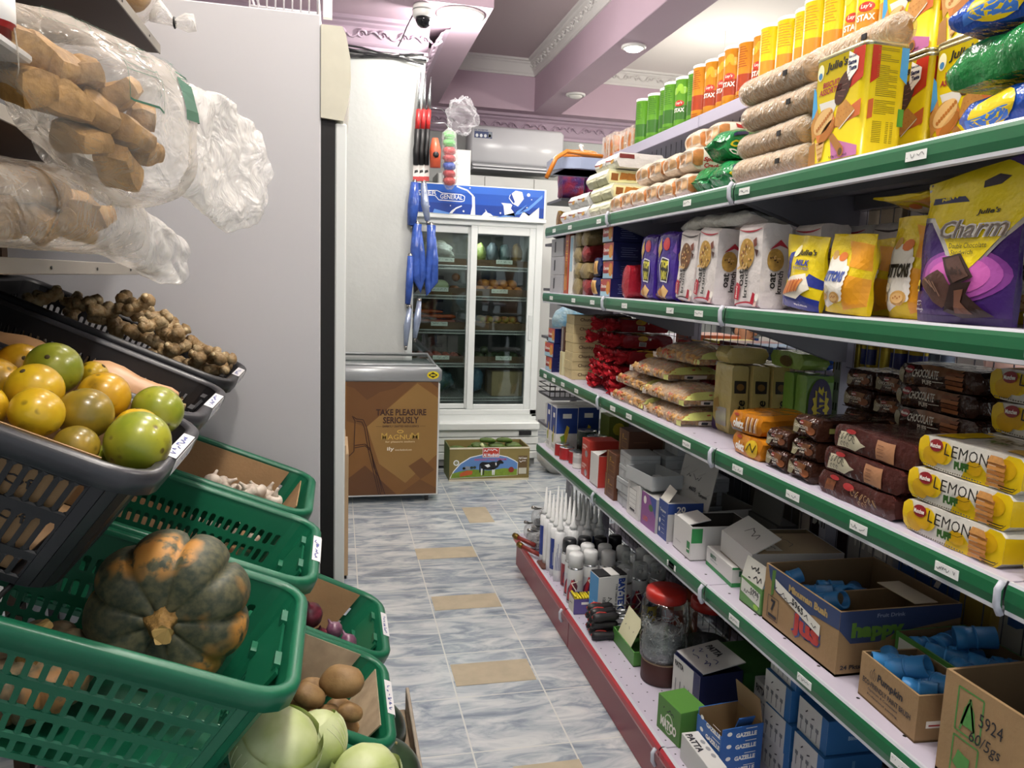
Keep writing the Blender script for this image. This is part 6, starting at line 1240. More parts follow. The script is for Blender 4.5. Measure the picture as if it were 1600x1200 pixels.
# grey junction boxes
JB = M('#b4b8ba', .4)
def jbox(): 
    p = Pk(.115, .115, .05); p.carton(JB, .002); p.box((-.001, -.001, .034), (.116, .116, .0355), M('#8d9193', .4)); p.de(p.fa, .0575, .017, .011, .011, M('#a7abad'), 1, 14); p.de(p.fb, .0575, .017, .011, .011, M('#a7abad'), 1, 14); return p.build('junction_box')
jb = jbox(); n = 0
JP2 = [(1.03, 2.49, 0), (1.03, 2.49, 1), (1.032, 2.485, 2), (1.03, 2.485, 3), (1.16, 2.47, 0), (1.16, 2.47, 1), (1.165, 2.465, 2), (1.16, 2.47, 3), (1.2, 2.46, 4), (1.232, 2.345, 0), (1.23, 2.345, 1), (1.232, 2.343, 2)]
for i, (x, y, k) in enumerate(JP2):
    o = jb if n == 0 else dup(jb, (0, 0, 0)); n += 1
    place(tag(o, f'grey junction box, {O4[k]} up in the {["stack beside the brown fan boxes", "inner stack behind the outer one", "low stack behind the white box"][0 if i < 4 else 1 if i < 9 else 2]}', 'junction box'), x, y, Z4+.051*k, .03*((i*2) % 3-1))
p = openbox(.12, .18, .05, JB, M('#a4a8aa', .4), .003); p.box((.02, .06, .003), (.045, .10, .03), JB); p.box((.06, .06, .003), (.085, .1, .03), JB); place(tag(p.build('junction_box'), 'open long grey junction box lying on the printed white box', 'junction box'), 1.03, 2.29, Z4+.1265, .12)
# brown fan boxes, red boxes
BRN = M('#5f3a26', .4); GOL = M('#b8923c', .35, .4)
def fan(big):
    def art(p): p.dr(p.fa, .012, 0, .016, p.H, GOL, 1); p.text(p.fa, 'F', .035, p.H*.55, .05, p.H*.8, GOL, 1, .03); p.dr(p.fa, .05, p.H*.6, .08, p.H*.64, GOL, 1); p.line(p.fa, [(.035, p.H*.2), (.085, p.H*.2), (.085, p.H*.48), (.035, p.H*.48), (.035, p.H*.2)], .001, GOL, 1); p.dr(p.fb, .02, p.H*.5, .08, p.H*.54, M('#7a5236'), 1)
    return wbox(.14 if big else .17, .1, .088, BRN, art, 'fan_box')
a = fan(False); b = fan(True); c = dup(a, (0, 0, 0))
place(tag(a, 'lower brown gold-lettered box beside the grey junction boxes', 'box'), 1.02, 2.61, Z4); place(tag(c, 'middle brown gold-lettered box beside the grey junction boxes', 'box'), 1.022, 2.608, Z4+.089); place(tag(b, 'upper brown gold-lettered box pushed further back', 'box'), 1.07, 2.612, Z4+.178)
place(tag(wbox(.16, .14, .09, WBD, None), 'pale box behind the brown gold-lettered boxes', 'box'), 1.2, 2.58, Z4)
RB = M('#b53a30', .4)
def redb(p): p.text(p.fa, 'UNIVERSAL', .01, p.H*.6, .07, p.H*.7, WTX, 1); p.text(p.fa, 'LOCK', .01, p.H*.45, .05, p.H*.56, WTX, 1); p.de(p.fa, .06, p.H*.25, .018, .015, M('#8f9396', .3), 1, 12); p.text(p.fb, 'UNIVERSAL', .03, p.H*.4, .11, p.H*.5, WTX, 1)
a = wbox(.13, .095, .08, RB, redb, 'lock_box')
place(tag(a, 'lower red lock box at the shelf edge beside the small cans', 'box'), 1.025, 2.925, Z4); place(tag(dup(a, (0, 0, 0)), 'upper red lock box with white lettering', 'box'), 1.025, 2.925, Z4+.081)
t = thing('lock_box', 'white and red box torn open beside the brown boxes', 'box', (1.02, 2.79, Z4)); p = openbox(.12, .10, .13, WBD, M('#a0332c', .5), .003); p.dr(p.fb, 0, 0, .12, .13, RB, 1); p.build('carton_walls', t); MB().poly([(0, .01, .13), (.03, .0, .15), (.05, .05, .145), (.0, .09, .13)], WBD).poly([(0, .09, .13), (.05, .05, .145), (.03, .0, .15), (0, .01, .13)], WBD).build('flap', t)
# tins and rolls at the far end
def tin_can(r, h, m, band, name='food_tin'):
    mb = MB(); s = M('#c2c4c4', .25, .9); mb.lathe([(r, 0), (r+.001, .002), (r, .004), (r, h*.35), (r, h*.351), (r, h*.72), (r, h*.721), (r, h-.004), (r+.001, h-.002), (r-.001, h), (.001, h-.002)], [s, s, m, m, band, band, m, m, s, s], 22); return mb.build(name)
RT = M('#a3262a', .3); YT = M('#d6b43c', .3)
a = tin_can(.034, .06, RT, RT); bq = tin_can(.037, .085, RT, M('#8f1f24', .3)); wq = tin_can(.026, .07, M('#d9d8d4', .3), M('#b9bab8', .3)); gq = tin_can(.045, .13, M('#1f5a3c', .25), M('#2a6d4a', .25), 'green_roll'); dq = tin_can(.045, .135, M('#23342c', .25), M('#1b2a24', .25), 'dark_roll'); Gq = tin_can(.038, .05, M('#5a6a3c', .35), YT)
TL2 = [(a, 1.04, 3.36, 0, 'small red tin closest to the milk cartons'), (dup(a, (0, 0, 0)), 1.04, 3.28, 0, 'small red tin second from the milk cartons'), (wq, 1.045, 3.12, 0, 'small white tin beside the red lock boxes'), (dup(a, (0, 0, 0)), 1.06, 3.20, 0, 'small red tin behind the white tin'), (Gq, 1.11, 3.08, 0, 'low green and yellow tin behind the white tin'), (dup(Gq, (0, 0, 0)), 1.19, 3.04, 0, 'low green and yellow tin near the mesh'), (bq, 1.17, 2.96, .0515, 'large red tin with a barcode on the low tins'), (dup(bq, (0, 0, 0)), 1.24, 3.0, .0515, 'large red tin in the second row'), (dq, 1.14, 3.30, 0, 'dark green wrapped roll beside the milk cartons'), (gq, 1.15, 3.19, 0, 'bright green wrapped roll between the dark roll and red tin')]
for o, x, y, z, l in TL2: place(tag(o, l, 'tin' if 'tin' in l else 'roll'), x, y, Z4+z)
for o, x, y in ((dup(Gq, (0, 0, 0)), 1.20, 2.955), (dup(Gq, (0, 0, 0)), 1.13, 2.99)): bpy.data.objects.remove(o)
def milk(p):
    for F, W in ((p.fa, p.W), (p.fb, p.D)):
        p.dr(F, 0, 0, W, p.H, M('#dcdcd8', .4), 0); p.dr(F, W*.02, p.H*.42, W*.98, p.H*.97, M('#23408a', .4), 1); p.dp(F, [(W*.3, p.H*.25), (W*.5, p.H*.6), (W*.62, p.H*.55), (W*.5, p.H*.2)], M('#d3b93a'), 2); p.dp(F, [(W*.2, p.H*.35), (W*.4, p.H*.4), (W*.45, p.H*.2), (W*.3, p.H*.2)], M('#6a8f2f'), 3); p.dr(F, W*.1, p.H*.08, W*.8, p.H*.16, GBD, 1); p.dr(F, W*.3, p.H*.75, W*.7, p.H*.85, WTX, 2)
a = wbox(.11, .07, .225, WBD, milk, 'oil_carton'); n = 0
for i, (x, y) in enumerate(((1.02, 3.41), (1.02, 3.5), (1.135, 3.43), (1.135, 3.51))): place(tag(a if i == 0 else dup(a, (0, 0, 0)), f'tall white and blue carton with a corn cob, {["front", "end", "inner front", "inner end"][i]} one of the four', 'carton'), x, y, Z4)
place(tag(wbox(.1, .12, .2, M('#6d7a2f', .4), lambda p: p.de(p.fb, .05, .14, .03, .03, M('#c9c03a'), 1, 12)), 'olive green carton behind the wrapped rolls', 'carton'), 1.24, 3.28, Z4)
# ================================================================ base shelf: hardware
Z5 = .1655
SILW = M('#e3e5e6', .3); SILB = M('#2b3f8a', .35)
def cart(m2):
    t = thing('silicone_tube', 'x', 'tube'); mb = MB(); r, h = .024, .215
    mb.lathe([(r, 0), (r, .03), (r, .031), (r, .17), (r, .171), (r, h), (r*.6, h+.004), (.011, h+.006), (.011, h+.02)], [SILW, SILW, m2, m2, SILW, SILW, SILW, SILW], 22)
    class CF:
        def __call__(s, u, v, k=0): a = u/r; return V((-(r+k+.0003)*cos(a), -(r+k+.0003)*sin(a), v))
    mb.L = .006; A = CF(); q = Fr((0, 0, 0), (1, 0, 0), (0, 1, 0))
    for k in range(7): mb.dr(A, .012+.004*k, .05, .0135+.004*k, .05+.02*(3+k % 4), SILB if m2 is not SILB else WTX, 1)
    mb.build('cartridge', t)
    MB().lathe([(.016, h+.012), (.017, h+.022), (.0105, h+.03), (.003, h+.135), (.0022, h+.135)], M('#e8eae9', .3), 16).build('nozzle', t)
    return t
ct = [cart(SILW), cart(SILB)]; us = set(); n = 0
for i in range(4):
    for j in range(5):
        y = 3.02+.06*j+.015*(i % 2) ; x = .945+.062*i
        b_ = ct[(i*2+j) % 3 == 1]; o = b_ if b_.name not in us else dup(b_, (0, 0, 0)); us.add(b_.name)
        o['label'] = f'white sealant cartridge, {ON[j]} from the spray cans in the {["front", "second", "third", "rear"][i]} row'; place(o, x, y, Z5, .3*j)
# spray cans
def spray(cap, m, clear=False):
    t = thing('spray_can', 'x', 'spray can'); r, h = .0325, .145; mb = MB(); s = M('#c9ccd0', .25, .9)
    mb.lathe([(r, 0), (r+.001, .002), (r, .004), (r, .1), (r, .101), (r, h), (r*.94, h+.006), (.018, h+.014)], [s, s, m, m, M('#d5d7d8', .25), s, s], 24)
    class CF:
        def __call__(s, u, v, k=0): a = u/r; return V((-(r+k+.0003)*cos(a), -(r+k+.0003)*sin(a), v))
    mb.L = .008; A = CF(); mb.dp(A, [(-.005, .01), (.035, .012), (.045, .08), (.03, .11), (.0, .06)], M('#5a2440', .3), 1); mb.dp(A, [(.0, .02), (.012, .015), (.03, .1), (.02, .105)], M('#b5333c', .3), 2); mb.line(A, [(.02, .03), (.04, .06), (.02, .09), (.045, .1)], .004, WTX, 3)
    mb.build('can_body', t)
    if clear: MB().lathe([(.0055, h+.014), (.0055, h+.03), (.0, h+.031)], M('#c4c4c0'), 12).build('nozzle', t)
    MB().lathe([(.03, h+.004), (.0295, h+.055), (.026, h+.062), (.001, h+.063)], cap, 24).build('cap', t); return t
scw = spray(M('#e4e6e6', .3), M('#b9bcc4', .3)); scc = spray(film('#dfe4e4', .25, .1, .1), M('#9ea3ad', .3), True); scb = spray(M('#26262a', .3), M('#8a2f38', .3)); us = set()
SP5 = [(b, x, y+.195) for b, x, y in [(scw, .945, 2.595), (scw, 1.015, 2.62), (scw, 1.085, 2.60), (scw, .955, 2.665), (scw, 1.025, 2.69), (scw, 1.095, 2.67), (scw, 1.165, 2.64), (scb, .97, 2.765), (scb, 1.04, 2.775), (scb, 1.11, 2.765), (scb, 1.18, 2.775), (scc, 1.09, 2.43), (scc, 1.165, 2.455), (scc, 1.16, 2.565), (scw, 1.235, 2.60), (scw, 1.235, 2.52), (scc, 1.235, 2.44)]]
for i, (b_, x, y) in enumerate(SP5):
    o = b_ if b_.name not in us else dup(b_, (0, 0, 0)); us.add(b_.name); c = 'white' if b_ is scw else 'clear' if b_ is scc else 'black'; j = [q for q in SP5[:i+1] if q[0] is b_]
    o['label'] = f'spray can with a {c} cap on the base shelf, {(ON+["seventh", "eighth", "ninth"])[len(j)-1]} of the {c}-capped'; place(o, x, y, Z5, .2+.3*(i % 3))
# bathroom taps in clear packs and a hose piece at the far end
CHR = M('#9a9894', .18, .9); CLR = film('#dfe2e4', .22, .06, .4, 30)
for i, (x, y, z, rz) in enumerate(((.975, 3.40, .035, .2), (.985, 3.54, .035, .5), (1.0, 3.45, .135, .4), (1.12, 3.50, .035, .3), (1.12, 3.38, .035, .3))):
    t = thing('tap', f'chrome tap in a clear pack, {ON[i]} of the heap ending the base shelf', 'tap', (x, y, Z5+z), (0, 0, rz))
    MB().tube([(-.05, 0, -.012), (0, 0, 0), (.05, .01, .01), (.075, .015, -.012)], [.016, .02, .012, .011], CHR, 12).lathe([(.02, 0), (.024, .008), (.022, .03), (.012, .036)], CHR, 16, (-.01, 0, .012)).build('spout', t)
    MB().tube([(-.01, 0, .045), (-.05, .01, .056), (-.075, .012, .066)], [.008, .006, .009], CHR, 8).build('lever', t)
    MB().lathe([(.021, 0), (.022, .012), (.021, .014)], BLK, 14, (-.055, 0, -.014), True, (1, 0, .2)).build('ring', t)
    MB().blob((0, 0, .015), (.09, .045, .048), CLR, 20, 12, lambda d: 1/max(abs(d.x), abs(d.y), abs(d.z))**.6*.85).build('clear_pack', t)
BRS = M('#7a6228', .3, .7); REDH = M('#7d2a22', .4)
for i, (x, y, z) in enumerate(((.925, 3.32, .05), (.93, 3.25, .03))):
    o = MB().tube([(0, .12, .03), (0, .09, .025)], .013, BRS, 12).tube([(0, .09, .025), (.03, .0, .005)], .011, REDH, 10).lathe([(.014, 0), (.015, .004), (.014, .008)], BRS, 12, (0, .1, .027), True, (0, 1, .1)).build('hose_fitting'); place(tag(o, ['brass-ended red hose fitting jutting out past the red rail', 'second brass-ended red hose fitting beside the cartridges'][i], 'hose fitting'), x-.03, y, Z5+z-.012, .5)
o = BX((0, 0, 0), (.035, .09, .012), M('#5a3226', .5), .003).build('putty_bar'); place(tag(o, 'flat brown bar lying at the end of the base shelf', 'bar'), .902, 3.14, Z5)
# bay-tec box, yellow box
t = thing('tape_box', 'white thread tape box with a blue side and a black lid', 'box', (.955, 2.545, Z5), (0, 0, .1))
p = Pk(.12, .075, .2); p.carton(M('#cfd0ce', .45), .001); p.k = .0005; F, G = p.fa, p.fb
p.dr(F, 0, 0, .075, .2, M('#3f8fc9', .4), 0); A = Fr(F.o+F.u*.05+F.v*.03, F.v, -F.u); p.text(A, 'BAYTEX', 0, 0, .07, .014, WTX, 2, .03)
A = Fr(G.o+G.u*.095+G.v*.19, -G.v, G.u); A.n = G.n; p.text(A, 'BAY-TEX', .0, -.012, .125, .016, M('#23408f', .4), 2, .05); A2 = Fr(G.o+G.u*.072+G.v*.17, -G.v, G.u); A2.n = G.n; p.text(A2, 'TYPE THREAD SEAL', 0, 0, .1, .008, PEN, 2); A3 = Fr(G.o+G.u*.02+G.v*.12, -G.v, G.u); A3.n = G.n; p.text(A3, '12D x 10m', 0, 0, .075, .012, PEN, 2); p.scrib(A2, .05, -.035, .12, -.01, PEN, 4, .0025, 1, 3)
p.build('box_body', t); mb = MB().box((.002, .002, .2), (.118, .073, .204), M('#1f1f22', .5)).box((.05, -.0, .2015), (.085, .075, .2055), M('#d9d9d6')); mb.build('lid', t)
t = thing('plug_box', 'small purple and white box of yellow plugs at the red rail', 'box', (.905, 2.672, Z5), (0, 0, -.05))
p = openbox(.1, .075, .062, M('#5f548f', .4), M('#3a3550', .6), .002); p.dr(p.fa, 0, 0, .075, .062, M('#d2cfc4', .5), 1); p.scrib(p.fa, .01, .02, .06, .045, PEN, 6, .0025, 1, 2); p.dr(p.fb, .03, .04, .06, .05, WTX, 1); p.build('box_walls', t)
YP = M('#d6c520', .4); n = None
for k in range(8):
    o = MB().tube([(0, 0, 0), (0, .055, 0)], [.0045, .0055], YP, 8).build('wall_plug') if n is None else dup(n, (0, 0, 0)); n = n or o
    o.location = (.915+.0115*(k % 7), 2.684, Z5+.058+.009*(k//7)); o.rotation_euler = (0, 0, -.05+.04*(k % 3)); tag(o, 'yellow plastic wall plug in the small purple box', 'wall plug', 'yellow plugs in the purple box')
# black handled screwdrivers
HB = M('#1c1c1f', .5); HR = M('#a8302a', .4); n = None
for k in range(9):
    if n is None:
        t = thing('screwdriver', 'x', 'screwdriver'); MB().tube([(0, 0, 0), (.01, 0, 0), (.03, 0, 0), (.055, 0, 0), (.085, 0, 0), (.1, 0, 0)], [.009, .0155, .017, .0135, .0165, .010], HB, 14).build('handle', t)
        MB().tube([(-.002, 0, 0), (.003, 0, .006), (.02, .004, .0155), (.03, .004, .0165), (.05, .004, .0135), (.055, .004, .011)], .0035, HR, 6).build('red_inlay', t); MB().tube([(.1, 0, 0), (.2, 0, 0)], .003, STEEL, 8).build('shaft', t); n = t; o = t
    else: o = dup(n, (0, 0, 0))
    o.location = (.906+.004*(k % 3), 2.458+.042*(k % 3)+.012*(k//3 % 2), Z5+.0175+.034*(k//3)); o.rotation_euler = (0, 0, -.03+.06*(k//3-1)); o['label'] = f'black and red screwdriver, {ON[k % 3]} from the cream card in the {["bottom", "middle", "top"][k//3]} layer'
# green tray with folded note card
t = thing('bolt_tray', 'long green tray holding a folded cream note card', 'tray', (.985, 2.25, Z5), (0, 0, .0))
p = openbox(.105, .2, .052, M('#4f8a3f', .45), M('#3c6a30', .5), .003); p.build('tray_walls', t)
t = thing('note_card', 'cream card folded into a tent with handwriting, in the green tray', 'card', (.995, 2.31, Z5+.032), (0, 0, .04))
CRD = M('#d9d6b4', .6); mb = MB().add([(0, 0, 0), (0, .115, 0), (.045, .12, .105), (.045, .0, .095), (.085, 0, 0), (.085, .115, 0)], [(0, 3, 2, 1), (3, 4, 5, 2)], CRD); F = Fr((-.0006, .115, 0), (0, -1, 0), (.045, 0, .1)); mb.scrib(F, .02, .04, .1, .08, PEN, 8, .0018, 1, 1); mb.build('card', t)
# nail jars
t = thing('nail_jar', 'clear jar of steel nails with a red screw lid', 'jar', (1.055, 1.985, Z5+.062))
JG = glass('#eef1f0', .2); L5 = [(.0, .002), (.070, .002), (.077, .012), (.077, .07), (.073, .085), (.077, .1), (.077, .185), (.071, .2), (.062, .206)]
NJ = len(L5)
t.location = (1.05, 2.168, Z5+.0765)
MB().lathe(L5[1:], JG, 30).build('jar', t); MB().lathe([(.064, .200), (.066, .202), (.066, .228), (.06, .235), (.001, .236)], M('#b32a22', .35), 30).build('lid', t)
mb = MB(); r_ = random.Random(9); NL = M('#d6d9da', .3, .15); mb.lathe([(.001, .006), (.064, .006), (.069, .03), (.067, .085), (.04, .1), (.001, .108)], M('#b4b7b9', .4, .1, bump=1, bs=200), 24)
for k in range(330):
    a, q, z = r_.uniform(0, 6.28), r_.uniform(.45, 1)**.5*.068, r_.uniform(.012, .112); c = V((q*cos(a), q*sin(a), z)); d = V((r_.gauss(0, 1), r_.gauss(0, 1), r_.gauss(0, .6))).normalized(); rad = V((cos(a), sin(a), 0)); d = (d-rad*d.dot(rad)*.9).normalized()
    mb.tube([c-d*.018, c+d*.018], [.0006, .0016], NL, 5).lathe([(.0035, 0), (.0035, .001)], NL, 7, c+d*.018, True, d)
o = mb.build('nails', t); o['kind'] = 'stuff'
o = MB().lathe([(.03, .002), (.066, .002), (.068, .004), (.068, .073), (.066, .075), (.03, .075)], [M('#4a2a26', .6)]*3+[M('#b59a80', .7)]*2, 32).build('sandpaper_roll'); place(tag(o, 'dark brown sandpaper roll under the nail jar', 'roll'), 1.05, 2.168, Z5)
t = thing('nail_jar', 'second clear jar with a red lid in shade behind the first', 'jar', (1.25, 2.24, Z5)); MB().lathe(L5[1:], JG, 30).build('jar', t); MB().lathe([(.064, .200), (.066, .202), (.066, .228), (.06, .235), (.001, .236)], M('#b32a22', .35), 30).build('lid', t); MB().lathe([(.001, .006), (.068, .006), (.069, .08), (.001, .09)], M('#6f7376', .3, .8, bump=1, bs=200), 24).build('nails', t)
place(tag(wbox(.12, .2, .12, M('#47803a', .45), lambda p: p.scrib(p.fa, .03, .03, .16, .09, PEN, 6, .003, 2)), 'green box in shade behind the nail jar', 'box'), 1.22, 1.95, Z5)
place(tag(wbox(.1, .1, .14, M('#b5502a', .45), lambda p: p.dr(p.fb, 0, .1, .1, .13, M('#d9c9b0'), 1)), 'orange box behind the blue oil can', 'box'), 1.215, 2.44, Z5)
t = thing('oil_can', 'blue and yellow lubricant can with a red cap', 'spray can', (1.145, 2.50, Z5)); r, h = .028, .15; mb = MB().lathe([(r, 0), (r, .045), (r, .046), (r, .105), (r, .106), (r, h-.01), (r*.7, h), (.012, h+.004)], [M('#1c2f6a', .3), M('#1c2f6a', .3), M('#dcc51f', .3), M('#dcc51f', .3), M('#1c2f6a', .3), M('#b9bcc0', .3, .8), M('#b9bcc0', .3, .8)], 22)
class OC:
    def __call__(s, u, v, k=0): a = u/.028; return V((-(.0284+k)*cos(a), -(.0284+k)*sin(a), v))
mb.L = .006; mb.text(OC(), 'WD-40', -.012, .068, .046, .092, M('#1c2f6a', .3), 1, .05); mb.build('can_body', t); MB().lathe([(.013, h+.003), (.013, h+.03), (.001, h+.031)], M('#b32a22', .35), 14).build('cap', t)
# screw boxes nearest to us
DB = M('#232a55', .45)
def pat(p):
    p.dr(p.fa, 0, 0, p.W, p.H, M('#cfcfcb', .5), 0); p.text(p.fa, 'PATTA', .01, p.H*.72, .06, p.H*.9, PEN, 2, .05); [p.line(p.fa, [(.02+.022*k, p.H*.1), (.02+.022*k, p.H*.55)], .004, M('#8d8f92'), 2) for k in range(4)]; [p.dr(p.fa, .012+.022*k, p.H*.55, .028+.022*k, p.H*.6, M('#8d8f92'), 2) for k in range(4)]
    p.dr(p.fb, 0, 0, p.D, p.H*.98, DB, 0); p.text(p.fb, 'Self Drilling', p.D*.2, p.H*.75, p.D*.6, p.H*.86, WTX, 2)
    T_ = p.ft; p.dr(T_, 0, 0, p.W, p.D*.98, M('#cfcfcb', .5), 0); p.text(T_, 'PATTA', p.W*.15, .02, p.W*.65, .045, PEN, 2, .05); p.text(T_, 'PATTA', p.W*.5, .1, p.W*.95, .12, PEN, 2, .05); p.scrib(T_, .03, .05, p.W-.02, .09, PEN, 6, .003, 1, 2)
t = thing('screw_box', 'navy screw box standing open with its white lid raised', 'box', (1.055, 1.915, Z5), (0, 0, .1)); p = openbox(.15, .15, .14, DB, M('#1c1f33', .7), .003); p.dr(p.fa, .0, 0, .15, .14, M('#cfcfcb', .5), 1); p.text(p.fa, 'PATTA', .01, .11, .06, .128, PEN, 3, .05); [p.line(p.fa, [(.02+.025*k, .02), (.02+.025*k, .07)], .005, M('#85878a'), 3) for k in range(5)]; p.dr(p.fa, .115, 0, .15, .14, DB, 2); p.build('box_walls', t)
mb = MB().box((0, 0, 0), (.15, .15, .003), M('#c9c9c6', .5)); F = Fr((0, .15, .0034), (0, -1, 0), (1, 0, 0)); mb.text(F, 'PATTA', .02, .09, .09, .115, PEN, 2, .05); mb.scrib(F, .02, .03, .13, .08, M('#2f3a7a'), 5, .003, 2, 2); mb.box((-.002, 0, -.012), (0, .15, .003), DB); mb.xf(MX.Translation((.008, 0, .146)) @ MX.Rotation(-.12, 4, 'Y')); mb.build('lid', t)
place(tag(wbox(.12, .105, .135, DB, pat, 'screw_box'), 'closed navy and white screw box beside the open one', 'box'), 1.225, 1.80, Z5, -.05)
place(tag(wbox(.09, .115, .105, M('#4f8236', .45), lambda p: (p.de(p.fa, .06, .04, .022, .03, M('#d6dcc9'), 1, 16), p.de(p.fa, .06, .04, .019, .026, M('#4f8236', .45), 2, 16), p.text(p.fa, 'MATCO', .02, .02, .1, .05, WTX, 3, .05), p.scrib(p.fa, .03, .07, .09, .09, PEN, 3, .003, 1, 2)), 'screw_box'), 'green box with an oval emblem at the red rail', 'box'), .94, 1.80, Z5, .15)
GZ = M('#2f62a8', .4)
t = thing('screw_box', 'blue box repeating a white name, open with cardboard inside', 'box', (.985, 1.655, Z5), (0, 0, .1)); p = openbox(.13, .115, .14, GZ, M('#8d7350', .7), .003, (.12, .14, .14, .14))
for F, W in ((p.fa, .115), (p.fb, .13)):
    for k in range(4): p.text(F, 'GAZELLE', .045, .012+.033*k, .11, .025+.033*k, WTX, 1, .05); p.de(F, .025, .02+.035*k, .008, .006, WTX, 1, 9); p.dr(F, .075, .028+.035*k, .11, .030+.035*k, WTX, 1)
p.build('box_walls', t); mb = MB().box((0, 0, 0), (.003, .105, .07), M('#9a7f5a', .7)); mb.xf(MX.Translation((.127, .005, .14)) @ MX.Rotation(-.2, 4, 'Y')); mb.build('flap', t); mb = MB().box((0, 0, 0), (.05, .003, .05), GZ); mb.xf(MX.Translation((.06, .03, .11)) @ MX.Rotation(.4, 4, 'X')); mb.build('inner_flap', t)
place(tag(wbox(.05, .16, .075, M('#d0d0cd', .5), lambda p: (p.text(p.ft, 'PATTA', .01, .005, .09, .025, PEN, 1, .05), [p.de(p.ft, .05+.03*k, .038, .01, .006, M('#8d8f92'), 1, 9) for k in range(3)]), 'screw_box'), 'low white screw box in front of the blue repeating-name box', 'box'), .925, 1.60, Z5)
RV = M('#2f6aa3', .45)
def rivet(p):
    p.dr(p.fa, 0, 0, p.W, p.H, M('#cdccc8', .5), 0); p.dr(p.fa, p.W*.8, 0, p.W, p.H, RV, 1); p.scrib(p.fa, .03, p.H*.6, .07, p.H*.92, PEN, 3, .003, 1, 2)
    for k in range(4): p.line(p.fa, [(.015+.022*k, p.H*.08), (.015+.022*k, p.H*.45)], .003, M('#77797c'), 2); p.dr(p.fa, .009+.022*k, p.H*.38, .021+.022*k, p.H*.5, M('#77797c'), 2)
    p.text(p.fb, 'Blind Rivets', p.D*.35, p.H*.4, p.D*.7, p.H*.52, M('#a9c6dc'), 2, .03)
    p.line(p.fb, [(p.D*.5, p.H*.6), (p.D*.5, p.H*.85)], .008, M('#5f93bd'), 2)
a = wbox(.165, .12, .088, RV, rivet, 'rivet_box'); n = 0
for i, (x, y, k) in enumerate(((1.145, 1.59, 0), (1.14, 1.585, 1), (1.142, 1.60, 2), (1.15, 1.595, 3), (1.145, 1.455, 0), (1.14, 1.45, 1), (1.15, 1.46, 2))):
    o = a if i == 0 else dup(a, (0, 0, 0)); place(tag(o, f'blue and white rivet box, {O4[k]} up in the {"taller" if i < 4 else "shorter"} stack', 'rivet box'), x, y, Z5+.0895*k, .02*((i*2) % 3-1))
place(tag(wbox(.16, .2, .12, M('#cfcfcc', .5), lambda p: (p.text(p.ft, 'PATTA', .03, .02, .12, .05, PEN, 1, .05), p.text(p.fa, 'PATTA', .03, .05, .12, .09, PEN, 1, .05), [p.line(p.ft, [(.03+.03*k, .07), (.05+.03*k, .13)], .005, M('#8d8f92'), 1) for k in range(4)]), 'screw_box'), 'white screw box below the paint brush carton, at the picture bottom', 'box'), 1.12, 1.22, Z5+.02) 
place(tag(BX((0, 0, 0), (.18, .22, .0195), M('#2a3a6a', .5)).build('flat_box'), 'flat dark box under the white screw box at the picture bottom', 'box'), 1.11, 1.21, Z5)
# ================================================================ produce stand on the other side of the aisle
GC = M('#17694a', .35, vary=.08, vs=6); BC = M('#232326', .38); BCR = M('#3a3a3e', .3)
def crate_path(x0, x1, y0, y1, r, ns, nw):
    """closed outline: list of (point, is_corner) with ns cells on long sides and nw on short ones"""
    P = []; C = []
    def side(a, b, n):
        for k in range(n): P.append((a[0]+(b[0]-a[0])*k/n, a[1]+(b[1]-a[1])*k/n)); C.append(False)
    def arc(cx, cy, a0):
        for k in range(4): t = R(a0+90*k/4); P.append((cx+r*cos(t), cy+r*sin(t))); C.append(True)
    side((x0+r, y0), (x1-r, y0), ns); arc(x1-r, y0+r, -90); side((x1, y0+r), (x1, y1-r), nw); arc(x1-r, y1-r, 0); side((x1-r, y1), (x0+r, y1), ns); arc(x0+r, y1-r, 90); side((x0, y1-r), (x0, y0+r), nw); arc(x0+r, y0+r, 180)
    return P, C
